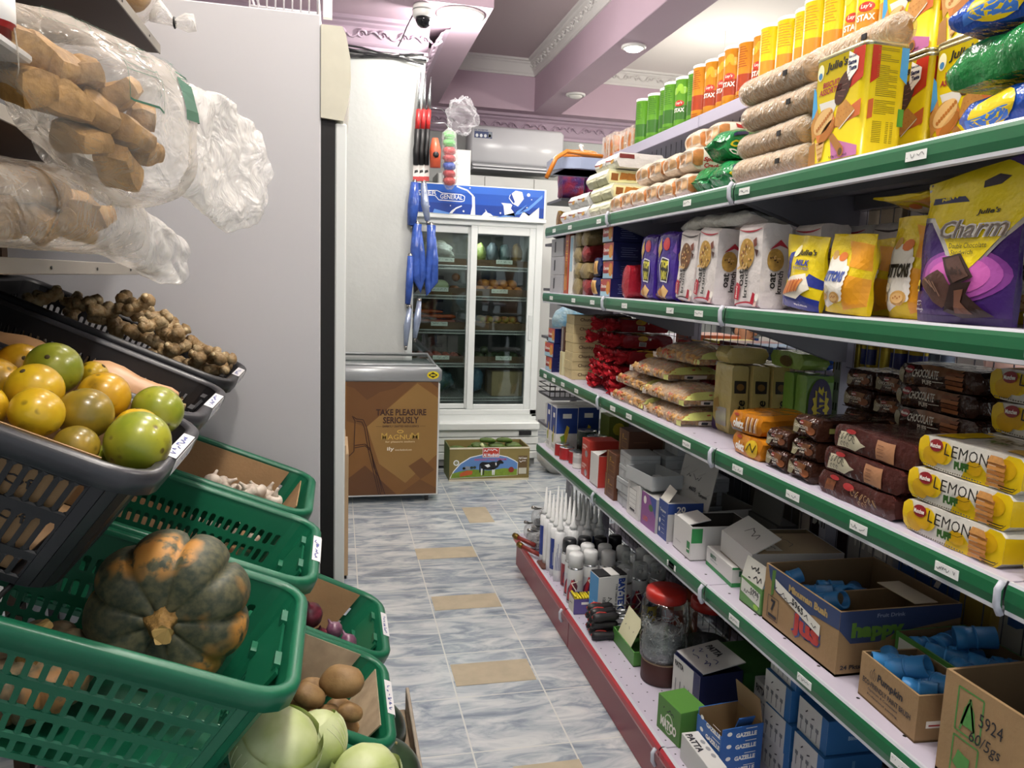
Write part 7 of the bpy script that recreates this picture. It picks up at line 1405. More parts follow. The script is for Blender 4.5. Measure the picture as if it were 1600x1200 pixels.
def crate(name, label, m, mr, L, W, H, loc, tilt, rows, ns=26, nw=16, seed=0, slip=True, end_solid=True, grip=True):
    t = thing(name, label, 'crate', loc, (0, tilt, 0)); mb = MB(); th = .003
    T_, C = crate_path(-L, 0, 0, W, .045, ns, nw); B_, _ = crate_path(-L+.03, -.055, .03, W-.03, .04, ns, nw); N = len(T_)
    zs = sorted({0, H}|{z for r in rows for z in r}); 
    def pt(i, z): a, b = T_[i % N], B_[i % N]; f = z/H; return V((a[0]+(b[0]-a[0])*f, a[1]+(b[1]-a[1])*f, -z))
    slot = {(a, b) for a, b in rows}
    for i in range(N):
        mid = ns+4 <= i < ns+4+nw
        for a, b in zip(zs, zs[1:]):
            c = [pt(i, b), pt(i+1, b), pt(i+1, a), pt(i, a)]
            if (a, b) in slot and not C[i] and not (end_solid and mid and a < .08):
                g = lambda u, v: c[0]*(1-u)*(1-v)+c[1]*u*(1-v)+c[2]*u*v+c[3]*(1-u)*v
                e = .12; h = [g(.36, 0), g(.64, 0), g(.8, e), g(.8, 1-e), g(.64, 1), g(.36, 1), g(.2, 1-e), g(.2, e)]
                mb.add(c+h, [(0, 1, 5, 4), (1, 6, 5), (1, 2, 7, 6), (2, 8, 7), (2, 3, 9, 8), (3, 10, 9), (3, 0, 11, 10), (0, 4, 11)], m)
            else: mb.add(c, [(0, 1, 2, 3)], m)
    mb.add([pt(i, H) for i in range(N)], [tuple(range(N))[::-1]], m)
    o = mb.build('basket', t); s = o.modifiers.new('thickness', 'SOLIDIFY'); s.thickness = .0028; s.offset = 1
    mb = MB(); prof = [(-.002, -.002), (.0, .004), (.006, .0065), (.014, .0065), (.0195, .003), (.0205, -.004), (.019, -.026), (.016, -.026), (.0165, -.006)]
    nn = len(prof); ctr = V((-L/2, W/2, 0))
    for i in range(N):
        p = V((T_[i][0], T_[i][1], 0)); d = V((T_[(i+1) % N][0]-T_[i-1][0], T_[(i+1) % N][1]-T_[i-1][1], 0)).normalized(); n = V((d.y, -d.x, 0))
        mb.v += [p+n*a+V((0, 0, b)) for a, b in prof]
    for i in range(N):
        j = (i+1) % N
        for k in range(nn-1): mb.f.append((i*nn+k, j*nn+k, j*nn+k+1, i*nn+k+1)[::-1]); mb.m.append(mb.mi(mr)); mb.sm.append(True)
    mb.build('rim', t)
    mb = MB(); mb.add([(-.012, .07, -.012), (-.012, W-.07, -.012), (-.04, W-.07, -.09), (-.04, .07, -.09), (-.017, .07, -.008), (-.017, W-.07, -.008), (-.045, W-.07, -.09), (-.045, .07, -.09)], [(4, 5, 6, 7), (0, 4, 7, 3), (1, 2, 6, 5), (0, 1, 5, 4)], m)
    for y in (.085, W-.125): mb.box((-.022, y, -.016), (-.012, y+.04, -.004), m).box((-.05, y, -.085), (-.04, y+.035, -.07), m)
    if grip: mb.build('grip_plate', t)
    if slip:
        mb = MB().box((.0015, .11, .0068), (.0195, W-.09, .0074), M('#e3e3e4', .45)).box((.0207, .11, -.02), (.0212, W-.09, .0045), M('#e3e3e4', .45)); F = Fr((.0214, .11, -.02), (0, 1, 0), (0, 0, 1)); mb.scrib(F, .015, .003, W-.22, .022, M('#4a55a0'), seed, .0022, 1, 1); F = Fr((.002, .11, .0076), (0, 1, 0), (-1, 0, 0)); F = Fr((.019, .11, .0076), (0, 1, 0), (-1, 0, 0)); mb.scrib(F, .015, .002, W-.22, .016, M('#4a55a0'), seed+1, .0022, 1, 1); mb.build('price_strip', t)
    t['m'] = 0; del t['m']
    return t, MX.Translation(loc) @ MX.Rotation(tilt, 4, 'Y')
GR = [(.045, .075), (.088, .118), (.131, .161), (.17, .19)]
BR_ = [(.035, .085), (.10, .15), (.162, .19)]
TA, TB, TC = R(23), R(21.5), R(26)
cA1, mA1 = crate('produce_crate', 'black crate of yellow and green fruit, lined with printed cardboard', BC, BCR, .56, .35, .2, (-.25, 1.045, 1.178), TA, BR_, 24, 14, 1, True, True, False)
cA2, mA2 = crate('produce_crate', 'black crate of pale butternut squash between the fruit and the ginger', BC, BCR, .56, .35, .2, (-.262, 1.455, 1.182), TA, BR_, 30, 14, 2)
cA3, mA3 = crate('produce_crate', 'black crate of ginger against the grey cooler side', BC, BC, .56, .33, .2, (-.262, 1.865, 1.192), TA, BR_, 30, 14, 3)
cB1, mB1 = crate('produce_crate', 'green crate holding the big pumpkin', GC, GC, .60, .36, .2, (-.07, 1.035, .862), TB, GR, 22, 12, 4, False)
cB2, mB2 = crate('produce_crate', 'empty-looking green crate between the pumpkin and the garlic', GC, GC, .53, .35, .2, (-.055, 1.445, .857), TB, GR, 22, 12, 5)
cB3, mB3 = crate('produce_crate', 'green crate of garlic lined with brown cardboard', GC, GC, .53, .35, .2, (-.078, 1.84, .872), TB, GR, 22, 12, 6, False, True, False)
cC1, mC1 = crate('produce_crate', 'green crate of cabbages at the bottom edge', GC, GC, .46, .35, .19, (.10, 1.03, .5), TC, GR[:3], 22, 12, 7)
cC2, mC2 = crate('produce_crate', 'green crate of potatoes lined with a torn pale carton', GC, GC, .46, .34, .19, (.105, 1.43, .508), TC, GR[:3], 22, 12, 8, True, True, False)
cC3, mC3 = crate('produce_crate', 'green crate of red onions with a cardboard sheet', GC, GC, .46, .34, .19, (.118, 1.82, .497), TC, GR[:3], 22, 12, 9)
# the stepped steel stand
t = thing('produce_stand', 'stepped black steel stand carrying the tilted produce crates', 'display stand', (0, 0, 0))
for (m_, L, H) in ((mA1, .56, .2), (mB1, .53, .2), (mC1, .46, .19)):
    for x in (-.10, -L+.08):
        a = m_ @ V((x, 0, -H-.009)); MB().tube([(a.x, .45, a.z), (a.x, 2.25, a.z)], .0035, BLK, 8).build('cross_bar', t)
        for y in (.45, 2.226): MB().box((a.x-.01, y, 0), (a.x+.01, y+.024, a.z-.02), BLK).build('leg', t)
def inn(o, mx, p, rot=(0, 0, 0)):
    from mathutils import Euler
    o.matrix_world = mx @ MX.Translation(p) @ Euler(rot).to_matrix().to_4x4(); return o
LIN = M('#a5835c', .75, vary=.12, vs=10, bump=.1, bs=90); LIND = M('#7a6046', .8, vary=.1, vs=8)
# cardboard liners
def liner(mx, L, W, H, label, m, k=.012, top=.01, writing=False, parts='nfbe'):
    mb = MB(); f = lambda x, y, z: (x, y, -z); a = .034*top/H if False else .004
    P = lambda z: .03*z/H+.010
    q = lambda z: (-L+.012+.03*z/H, -.012-.055*z/H, P(z), W-P(z))
    z0, z1 = top, H-.012; (x0, x1, y0, y1), (X0, X1, Y0, Y1) = q(z0), q(z1); th = .003
    e = .045; S = {'n': ((x0+e, y0), (x1-e, y0), (X1-e, Y0), (X0+e, Y0)), 'f': ((x1-e, y1), (x0+e, y1), (X0+e, Y1), (X1-e, Y1)), 'e': ((x1-.008, y0+e), (x1-.008, y1-e), (X1-.008, Y1-e), (X1-.008, Y0+e))}
    for k_ in parts:
        if k_ == 'b': mb.add([f(X0+e, Y0+.01, z1), f(X1-e, Y0+.01, z1), f(X1-e, Y1-.01, z1), f(X0+e, Y1-.01, z1)], [(0, 1, 2, 3)], m)
        elif k_ in S:
            A, B, C_, D = S[k_]; mb.add([f(*A, z0), f(*B, z0), f(*C_, z1), f(*D, z1)], [(0, 1, 2, 3)], m)
            if writing and k_ == 'n':
                F = Fr(f(X0, Y0-.001, z1), (1, 0, 0), V(f(*A, z0))-V(f(*D, z1))); F.n = V((0, -1, -.15)).normalized()
                for r in range(3): mb.text(F, 'Product Of', .26, .02+.05*r, .42, .035+.05*r, PEN, 1, .0)
    o = mb.build('cardboard_liner'); s = o.modifiers.new('thickness', 'SOLIDIFY'); s.thickness = .003; s.offset = 0
    o.matrix_world = mx; return tag(o, label, 'cardboard')
liner(mA1, .56, .35, .2, 'printed cardboard lining the black fruit crate', LIN, writing=True, top=-.004, parts='nfb')
liner(mB3, .53, .35, .2, 'brown cardboard lining the green garlic crate', LIN, parts='feb', top=.004)
liner(mC3, .46, .34, .19, 'brown cardboard sheet standing behind the red onions', LIN, parts='f', top=.0)
liner(mC2, .46, .34, .19, 'torn pale carton lining the potato crate', M('#b5a286', .8, vary=.25, vs=20), parts='fe', top=-.006)
# ---- round fruit
def relax(P, it=80, pull=.02, lim=None):
    Q = [V(p[:3]) for p in P]; O = [q.copy() for q in Q]; r = [p[3] for p in P]
    for _ in range(it):
        for i in range(len(Q)):
            for j in range(i):
                d = Q[i]-Q[j]; l = d.length or 1e-4; e = r[i]+r[j]+.0015-l
                if e > 0: d *= e/l/2; Q[i] += d; Q[j] -= d
        for i in range(len(Q)):
            Q[i] += (O[i]-Q[i])*pull*(1-_/it)
            if lim: Q[i].y = min(max(Q[i].y, lim[0]+r[i]), lim[1]-r[i])
    return Q
def skin(h, h2, rough=.28, vs=14):
    """fruit skin: two blended hues, small dark specks and a waxy gloss"""
    k = ('skin', h, h2)
    if k in _m: return _m[k]
    m = M(h, rough, h2=h2, vs=vs, coat=.25, vary=.0001).copy(); nt = m.node_tree; N = nt.nodes.new; L = nt.links.new; b = nt.nodes['Principled BSDF']
    src = b.inputs['Base Color'].links[0].from_socket; tc = N('ShaderNodeTexCoord'); v = N('ShaderNodeTexVoronoi'); v.inputs['Scale'].default_value = 55; L(tc.outputs['Object'], v.inputs['Vector'])
    rp = N('ShaderNodeValToRGB'); rp.color_ramp.elements[0].position = .16; rp.color_ramp.elements[0].color = (1, 1, 1, 1); rp.color_ramp.elements[1].position = .3; rp.color_ramp.elements[1].color = (0, 0, 0, 1); L(v.outputs['Distance'], rp.inputs[0])
    n = N('ShaderNodeTexNoise'); n.inputs['Scale'].default_value = 16; n.inputs['Detail'].default_value = 3; L(tc.outputs['Object'], n.inputs['Vector']); r2 = N('ShaderNodeValToRGB'); r2.color_ramp.elements[0].position = .50; r2.color_ramp.elements[1].position = .60; L(n.outputs['Fac'], r2.inputs[0])
    mu = N('ShaderNodeMath'); mu.operation = 'MULTIPLY'; L(rp.outputs[0], mu.inputs[0]); L(r2.outputs[0], mu.inputs[1])
    n3 = N('ShaderNodeTexNoise'); n3.inputs['Scale'].default_value = 9; n3.inputs['Detail'].default_value = 6; L(tc.outputs['Object'], n3.inputs['Vector']); r3 = N('ShaderNodeValToRGB'); r3.color_ramp.elements[0].position = .60; r3.color_ramp.elements[1].position = .68; r3.color_ramp.elements[1].color = (.75, .75, .75, 1); L(n3.outputs['Fac'], r3.inputs[0])
    ad = N('ShaderNodeMath'); ad.operation = 'MAXIMUM'; L(mu.outputs[0], ad.inputs[0]); L(r3.outputs[0], ad.inputs[1])
    mx = N('ShaderNodeMix'); mx.data_type = 'RGBA'; L(ad.outputs[0], mx.inputs['Factor']); L(src, mx.inputs['A']); mx.inputs['B'].default_value = lin('#5a4a1c'); L(mx.outputs['Result'], b.inputs['Base Color'])
    _m[k] = m; return m
FG = skin('#a2a22e', '#808c26'); FY = skin('#d9b722', '#c9a020'); FO = skin('#d6a51f', '#b98a1c'); FBR = skin('#a98a2a', '#7a6a22')
FL_ = [(185, 692, 51, FG, 1.14, 'largest green fruit at the front corner of the black crate'), (94, 582, 42, FG, 1.27, 'round green fruit at the top of the fruit heap'), (235, 640, 40, FG, 1.29, 'green fruit beside the butternut squash'), (118, 645, 42, FBR, 1.16, 'brownish yellow fruit with a big dark blotch'), (48, 610, 42, FY, 1.19, 'yellow fruit with dark spots at the heap centre'),
       (163, 616, 39, FO, 1.27, 'orange-yellow fruit between two green ones'), (216, 672, 36, FY, 1.22, 'yellow fruit tucked behind the largest green one'), (46, 660, 40, FY, 1.11, 'pale yellow fruit against the near crate wall'), (150, 584, 22, FY, 1.36, 'small yellow fruit at the back of the heap'), (-10, 640, 42, FY, 1.11, 'yellow fruit wrapped in crinkled film'), (0, 596, 42, FO, 1.22, 'yellow fruit with a black spot at the picture edge'), (25, 572, 38, FO, 1.32, 'orange-yellow fruit at the far side of the heap'), (65, 698, 34, FO, 1.10, 'low yellow fruit sunk behind the near rim'), (122, 702, 34, FBR, 1.12, 'brown-yellow fruit under the blotched one'), (140, 715, 30, FG, 1.15, 'low green-yellow fruit under the largest green one'), (-40, 560, 40, FY, 1.27, 'yellow fruit beyond the picture edge')]
PP = []
for px, py, rp_, m, y, l in FL_:
    c = at(px, py, Y=y); d = (c-V((0, 0, 1.45))).dot(fw); PP.append((c.x, c.y, c.z, rp_*d/1177))
for (px, py, rp_, m, y, l), q, p in zip(FL_, relax(PP, 120, .03, (1.072, 1.37)), PP):
    sd = px*.1; o = MB().blob((0, 0, 0), (p[3]*.985, p[3]*.985, p[3]*.96), m, 28, 18, lambda d: 1-.06*max(0, d.z-.93)*14*.3+.012*NZ.noise(d*2+V((sd, 0, 0)))).lathe([(.004, p[3]*.93), (.0035, p[3]*.955), (.001, p[3]*.957)], M('#4a3d1c', .8), 8).build('round_fruit'); o.location = q; o.rotation_euler = ((px*7 % 30)/20-.5, (py*3 % 40)/25-.6, px); tag(o, l, 'fruit')
# ---- butternut squash
BUT = M('#cfa377', .4, vary=.08, vs=10, h2='#c39468'); STM = M('#9c8a5c', .7, bump=.5)
def butternut():
    t = thing('butternut_squash', 'x', 'squash'); prof = [(.001, -.085), (.03, -.082), (.05, -.065), (.056, -.04), (.052, -.01), (.040, .025), (.035, .06), (.034, .09), (.028, .105), (.012, .111), (.001, .112)]
    MB().lathe(prof, BUT, 26).build('flesh', t); MB().lathe([(.009, .108), (.007, .118), (.008, .126), (.001, .127)], STM, 8).build('stem', t); return t
b0 = butternut()
BL_ = [((-.165, .225, -.055), (0, R(82), 0), 'butternut squash with its stem towards the crate end'), ((-.17, .10, -.075), (0, R(86), 0), 'butternut squash lying low along the near crate wall'), ((-.385, .225, -.07), (0, R(-86), 0), 'butternut squash half hidden behind the green fruit'), ((-.385, .10, -.075), (0, R(-86), 0), 'butternut squash rising behind the fruit heap')]
for i, (p, r, l) in enumerate(BL_):
    o = b0 if i == 0 else dup(b0, (0, 0, 0)); o['label'] = l; inn(o, mA2, V(p)+V((0, 0, .0)), r)
# ---- ginger
GIN = M('#a89470', .6, vary=.3, vs=45, bump=.35, bs=120, h2='#80643c'); GIT = M('#cbb890', .6)
def ginger(seed):
    r_ = random.Random(seed); mb = MB(); q = V((-.036, 0, 0)); d = V((1, 0, 0))
    P = [q.copy()]
    for k in range(4): d = (d+V((0, r_.uniform(-.6, .6), r_.uniform(-.25, .3)))).normalized(); q = q+d*.021; P.append(q.copy())
    f = lambda a, b: [a.lerp(b, i/3) for i in range(3)]
    pts = sum([f(a, b) for a, b in zip(P, P[1:])], [])+[P[-1]]
    mb.tube(pts, [.006]+[.0125+.004*abs(sin(i*1.05+seed))-.0014*(i % 3 == 0) for i in range(1, len(pts)-1)]+[.006], GIN, 10)
    for k in range(4):
        a = P[1+k % 4]; e = V((r_.uniform(-.5, .5), [1, -1][k % 2]*r_.uniform(.5, 1), r_.uniform(.1, .8))).normalized(); l = r_.uniform(.016, .028)
        mb.tube([a, a+e*l*.5, a+e*l, a+e*(l+.004)], [.012, .0115, .0105, .005], GIN, 9)
        if k == 0: mb.lathe([(.0001, .0052), (.005, .005), (.006, .0)], GIT, 9, a+e*(l+.0), True, e)
    return mb.build('ginger_root')
gi = [ginger(s) for s in (1, 4, 7, 11)]; us = set(); r_ = random.Random(12)
GP_ = [(80, 462), (100, 465), (115, 478), (140, 468), (155, 485), (172, 478), (190, 462), (205, 470), (222, 478), (183, 497), (200, 505), (215, 512), (232, 500), (245, 515), (255, 530), (238, 528), (268, 520), (282, 515), (292, 528), (275, 542), (262, 548), (300, 545), (312, 535), (318, 555), (332, 560), (346, 552), (340, 566), (322, 566), (305, 562), (288, 558), (270, 500), (225, 492)]
PP = []
for i, (px, py) in enumerate(GP_):
    c = at(px, py, Y=[1.97, 2.06, 2.12, 2.0][i % 4] if px < 325 else [1.98, 2.06, 2.10][i % 3]); PP.append((c.x, c.y, c.z-.01, .0225))
for i, (q, (px, py)) in enumerate(zip(relax(PP, 100, .05), GP_)):
    b_ = gi[i % 4]; o = b_ if b_.name not in us else dup(b_, (0, 0, 0)); us.add(b_.name); o.location = q; o.rotation_euler = (r_.uniform(-.5, .5), r_.uniform(-.1, .7), r_.uniform(0, 6.28)); tag(o, 'knobbly pale brown ginger root heaped in the far black crate', 'ginger', 'ginger roots in the black crate')
n = 0
for i in range(6):
    for j in range(3):
        o = dup(gi[(i+j) % 4], (0, 0, 0)); inn(o, mA3, (-.115-.068*i, .10+.065*j, -.125), (0, 0, 1.3*i+j)); tag(o, 'ginger root in the lower layer of the far black crate', 'ginger', 'ginger roots under the heap'); 
# ---- garlic
GAR = M('#ddd3c4', .5, vary=.1, vs=60, h2='#c4b4a4')
def garlic():
    def fn(d): return (1+.05*cos(atan2(d.y, d.x)*7)*max(0, 1-abs(d.z)))*(1 if d.z < .6 else 1-.35*(d.z-.6)/.4)
    return MB().blob((0, 0, 0), (.0215, .0215, .019), GAR, 28, 14, fn).tube([(0, 0, .010), (0, 0, .019), (.001, 0, .026), (.003, .001, .034)], [.012, .006, .004, .0035], GAR, 10).build('garlic_bulb')
g0 = garlic(); GQ = [(332, 752), (350, 756), (365, 768), (388, 768), (402, 774), (416, 778), (428, 782), (376, 781), (342, 768), (355, 775), (398, 788), (415, 790)]; PP = []
for i, (px, py) in enumerate(GQ): c = at(px, py, Y=1.93+.06*(i % 3)); PP.append((c.x, c.y, c.z, .0225))
for i, q in enumerate(relax(PP, 60, .05)):
    o = g0 if i == 0 else dup(g0, (0, 0, 0)); o.location = q; o.rotation_euler = (r_.uniform(-.9, .9), r_.uniform(-.9, .9), i); tag(o, 'white garlic bulb in the cardboard-lined green crate', 'garlic', 'garlic bulbs in the green crate')
for i in range(4):
    for j in range(3): o = dup(g0, (0, 0, 0)); inn(o, mB3, (-.09-.05*i, .11+.055*j, -.155+.0), (0, 0, i+j)); tag(o, 'garlic bulb on the floor of the lined green crate', 'garlic', 'garlic bulbs under the top ones')
# ---- pumpkins
def pumpmat(h, h2, h3):
    m = bpy.data.materials.new('pumpkin_skin'); m.use_nodes = True; nt = m.node_tree; N = nt.nodes.new; L = nt.links.new; b = nt.nodes['Principled BSDF']; b.inputs['Roughness'].default_value = .55
    tc = N('ShaderNodeTexCoord'); n1 = N('ShaderNodeTexNoise'); n1.inputs['Scale'].default_value = 7.5; n1.inputs['Detail'].default_value = 3; n2 = N('ShaderNodeTexNoise'); n2.inputs['Scale'].default_value = 40; n2.inputs['Detail'].default_value = 6; n3 = N('ShaderNodeTexNoise'); n3.inputs['Scale'].default_value = 90; n3.inputs['Detail'].default_value = 3
    for n in (n1, n2, n3): L(tc.outputs['Object'], n.inputs['Vector'])
    def ramp(src, p0, p1, c0, c1):
        r = N('ShaderNodeValToRGB'); r.color_ramp.elements[0].position = p0; r.color_ramp.elements[1].position = p1; r.color_ramp.elements[0].color = c0; r.color_ramp.elements[1].color = c1; L(src, r.inputs[0]); return r.outputs[0]
    base = ramp(n3.outputs['Fac'], .35, .65, lin(h), lin(h2)); big = ramp(n1.outputs['Fac'], .54, .62, (0, 0, 0, 1), (1, 1, 1, 1)); sm = ramp(n2.outputs['Fac'], .40, .5, (0, 0, 0, 1), (1, 1, 1, 1))
    mu = N('ShaderNodeMath'); mu.operation = 'MULTIPLY'; L(big, mu.inputs[0]); L(sm, mu.inputs[1])
    mx = N('ShaderNodeMix'); mx.data_type = 'RGBA'; L(mu.outputs[0], mx.inputs['Factor']); L(base, mx.inputs['A']); mx.inputs['B'].default_value = lin(h3); L(mx.outputs['Result'], b.inputs['Base Color'])
    bp = N('ShaderNodeBump'); bp.inputs['Strength'].default_value = .25; bp.inputs['Distance'].default_value = .004; L(n2.outputs['Fac'], bp.inputs['Height']); L(bp.outputs[0], b.inputs['Normal']); return m
def pumpkin(label, r, th, mat, loc, axis, ribs, roll=0):
    t = thing('pumpkin', label, 'pumpkin', loc); q = V((0, 0, 1)).rotation_difference(V(axis).normalized()); t.rotation_mode = 'QUATERNION'; t.rotation_quaternion = q @ MX.Rotation(roll, 4, 'Z').to_quaternion()
    def g(u, v):
        a, p = 2*pi*u, pi*v; k = abs(cos(a*ribs/2)); groove = 1-.15*(1-k**.42 if k < 1 else 0)*sin(p)**.3
        x = sin(p)**.72*r*groove*(1+.05*NZ.noise(V((cos(a), sin(a), v))*1.5)); z = -cos(p)*th*(1-.0*v); z -= .34*th*math.exp(-((1-v)*5.2)**2); z *= 1-.07*(1-k**.5); z += .3*th*math.exp(-(v*6)**2)
        return (x*cos(a), x*sin(a), z)
    MB().grid(g, ribs*10, 30, mat, True, True).build('flesh', t)
    mb = MB()
    def st(u, v): a = 2*pi*u; rr = (.016*(1-v)**2+.010+.004*v*v)*(1+.13*cos(5*a)+.06*sin(3*a)); return (rr*cos(a)+.012*v*v, rr*sin(a)-.006*v, th*.6+.052*v+.004*sin(2*a)*v)
    mb.grid(st, 20, 6, M('#8a6a34', .7, bump=.6, bs=90, vary=.3, vs=60), True, True); mb.poly([st(i/20, 1) for i in range(20)], M('#b99a5c', .7)); mb.build('stem', t); return t
PK1 = pumpmat('#343c2e', '#5a583e', '#b5803c'); PK2 = pumpmat('#8f7a5c', '#6a614a', '#b08250')
pumpkin('big dark green and orange ribbed pumpkin with its stem facing out', .125, .105, PK1, at(268, 952, Y=1.225), (-.02, -1, .12), 9, .3)
pumpkin('paler mottled pumpkin low against the near crate wall', .085, .058, PK2, at(52, 1048, Y=1.165), (.12, -.30, .95), 12, .2)
# ---- cabbages
CBM = M('#b5c47c', .45, vary=.12, vs=12, h2='#cdd6a4', bump=.15, bs=25)
def cabbage(r, seed, label, loc, rot):
    t = thing('cabbage', label, 'cabbage', loc, rot); off = V((seed, 0, 0))
    MB().blob((0, 0, 0), (r, r, r*.9), CBM, 40, 26, lambda d: .96+.035*NZ.noise(d*2.2+off)+.012*NZ.noise(d*7+off)).build('head', t)
    for k in range(3):
        a0 = k*2.1+seed; mb = MB()
        def g(u, v):
            a = a0+(u-.5)*2.6*(1-.3*v); p = .25+1.75*v; d = V((sin(p)*cos(a), sin(p)*sin(a), -cos(p))); e = .02*(abs(u-.5)*2)**4+.02*v**6
            return d*r*(1.015+.012*k+e+.02*NZ.noise(d*3+off)-.012*math.exp(-((u-.5)*9)**2))
        mb.grid(g, 22, 20, CBM); 
        for q in range(-3, 4): mb.tube([V(g(.5+q*.12*s/8, .1+.1*s))*1.003 for s in range(9)], [.0022-.0002*s for s in range(9)], M('#d6dcb4', .5), 5)
        o = mb.build('outer_leaf', t)
    return t
cabbage(.072, 1, 'pale cabbage with its net label at the front of the bottom crate', at(432, 1168, Y=1.215), (.4, .2, .5)); cabbage(.058, 4, 'smaller cabbage squeezed between two others', at(492, 1156, Y=1.325), (-.3, .5, 2)); cabbage(.062, 7, 'cabbage cut by the picture bottom beside the watermelons', at(572, 1212, Y=1.25), (.2, -.3, 4))
# ---- potatoes
POT = M('#9c7c50', .6, vary=.18, vs=30, h2='#84663f', bump=.12, bs=90)
def potato(seed): off = V((seed, seed*2, 0)); return MB().blob((0, 0, 0), (.042, .031, .029), POT, 22, 14, lambda d: 1+.07*NZ.noise(d*1.7+off)-.03*max(0, NZ.noise(d*5+off))).build('potato')
po = [potato(2), potato(6)]; us = set(); PQ = [(528, 1073, 1.25), (487, 1078, .9), (495, 1100, .9), (500, 1120, .8), (528, 1107, .85), (508, 1135, .9), (533, 1135, .95), (470, 1108, .8), (455, 1100, .7), (478, 1128, .8), (545, 1112, .7)]; PP = []
for i, (px, py, s) in enumerate(PQ): c = at(px, py, Y=[1.56, 1.62, 1.54, 1.52, 1.63, 1.50, 1.55][i % 7]); PP.append((c.x, c.y, c.z, .034*s))
for i, (q, (px, py, s)) in enumerate(zip(relax(PP, 80, .05), PQ)):
    b_ = po[i % 2]; o = b_ if b_.name not in us else dup(b_, (0, 0, 0)); us.add(b_.name); o.location = q; o.scale = (s*.95,)*3; o.rotation_euler = (r_.uniform(-.3, .3), r_.uniform(-.2, .5), r_.uniform(-.8, .8)); tag(o, 'brown potato in the carton-lined green crate' if i else 'largest potato, on top of the heap in the green crate', 'potato', 'potatoes in the green crate' if i else None)
for i in range(4):
    for j in range(3): o = dup(po[(i+j) % 2], (0, 0, 0)); inn(o, mC2, (-.135-.075*i, .09+.08*j, -.145), (0, 0, i)); tag(o, 'potato in the bottom layer of the green crate', 'potato', 'potatoes under the heap')
# ---- onions
def onion(h, h2):
    m = M(h, .3, vary=.3, vs=35, h2=h2, coat=.2); return MB().lathe([(.001, -.028), (.012, -.027), (.024, -.017), (.030, 0), (.027, .015), (.015, .025), (.006, .031), (.004, .042), (.0015, .046)], m, 20).build('red_onion')
on_ = [onion('#6a2434', '#3f1622'), onion('#8d6478', '#6a3f58')]; us = set(); OQ = [(478, 968, 1.2, 0), (524, 995, .8, 1), (538, 1000, .85, 1), (512, 1000, .6, 1), (462, 985, .9, 0), (500, 992, .7, 0)]; PP = []
for px, py, s, k in OQ: c = at(px, py, Y=1.93+.03*k); PP.append((c.x, c.y, c.z, .031*s))
LO = ['large dark red onion against the cardboard sheet', 'pale purple onion at the foot of the sheet', 'pale purple onion nearest the crate end', 'small pale onion between the others', 'dark red onion half hidden by the near rim', 'small dark onion beside the large one']
for i, (q, (px, py, s, k)) in enumerate(zip(relax(PP, 60, .05), OQ)):
    b_ = on_[k]; o = b_ if b_.name not in us else dup(b_, (0, 0, 0)); us.add(b_.name); o.location = q; o.scale = (s*.95,)*3; o.rotation_euler = (r_.uniform(-.6, .6), r_.uniform(-.6, .6), i); tag(o, LO[i], 'onion')
for i in range(4):
    for j in range(3): o = dup(on_[(i+j) % 2], (0, 0, 0)); inn(o, mC3, (-.10-.075*i, .085+.08*j, -.14), (0, .3*j, i)); tag(o, 'onion in the bottom layer of the green crate', 'onion', 'onions under the top ones')
# ---- watermelons on the lowest step
WM = M('#1d2f24', .3, vary=.35, vs=12, h2='#33472f', coat=.2)
WL = ['round dark watermelon showing beside the potato crate', 'upper watermelon behind the potato crate', 'low watermelon near the floor board', 'watermelon beside the onions on the low board']
for i, (x, y, z, r) in enumerate(((.088, 1.50, .245, .085), (.11, 1.70, .25, .09), (.10, 1.31, .235, .078), (.10, 1.90, .24, .085))):
    o = MB().blob((0, 0, 0), (r, r*1.1, r), WM, 28, 18).lathe([(.004, r*.98), (.003, r*1.04), (.001, r*1.045)], STM, 8).build('watermelon'); o.location = (x, y, z); o.rotation_euler = (.3*i, .2, i); tag(o, WL[i], 'watermelon')
t = thing('low_bench', 'low wooden bench with a pale edge under the watermelons', 'bench', (0, 0, 0)); BX((-.05, 1.0, .115), (.205, 2.15, .15), M('#8f7d66', .7, vary=.2, vs=12), .003).build('seat_board', t); BX((.205, 1.0, .10), (.215, 2.15, .22), M('#a89c8c', .7, vary=.2, vs=12), .002).build('edge_board', t)
for y in (1.02, 2.1): BX((-.04, y, 0), (.2, y+.04, .115), M('#6f5f4a', .7)).build('leg', t)
# ---------------------------------------------------------------- wall shelves with bags of rusks
SB = M('#4a3522', .5, vary=.15, vs=6); SL = M('#8d877c', .35, .3)
t = thing('bread_shelf', 'brown bread shelf with thin metal lips above the produce crates', 'shelf', (0, 0, 0))
for z, xl, ye in ((1.455, -.45, 2.13), (1.68, -.485, 2.14), (2.02, -.45, 2.2)):
    s = MB().box((-.86, .3, z-.018), (xl-.004, ye, z), SB, .001).build('board', t)
    l = MB().box((xl-.004, .3, z-.02), (xl, ye, z+.004), SL, .001).build('metal_lip', s)
    mb = MB()
    for k in range(8): mb.lathe([(.003, 0), (.003, .001)], BLK, 8, (xl+.0005, .4+k*.24, z-.009), True, (1, 0, 0))
    mb.build('rivet_holes', s)
BX((-.88, .3, 1.3), (-.865, 2.22, 2.5), M('#8d8478', .6)).build('back_panel', t); BX((-.88, 2.2, 0), (-.84, 2.235, 2.5), SB).build('upright', t); BX((-.88, .3, 0), (-.84, .34, 2.5), SB).build('upright', t)
RUS = M('#ad8446', .65, vary=.3, vs=30, bump=.35, bs=70, h2='#8a6530')
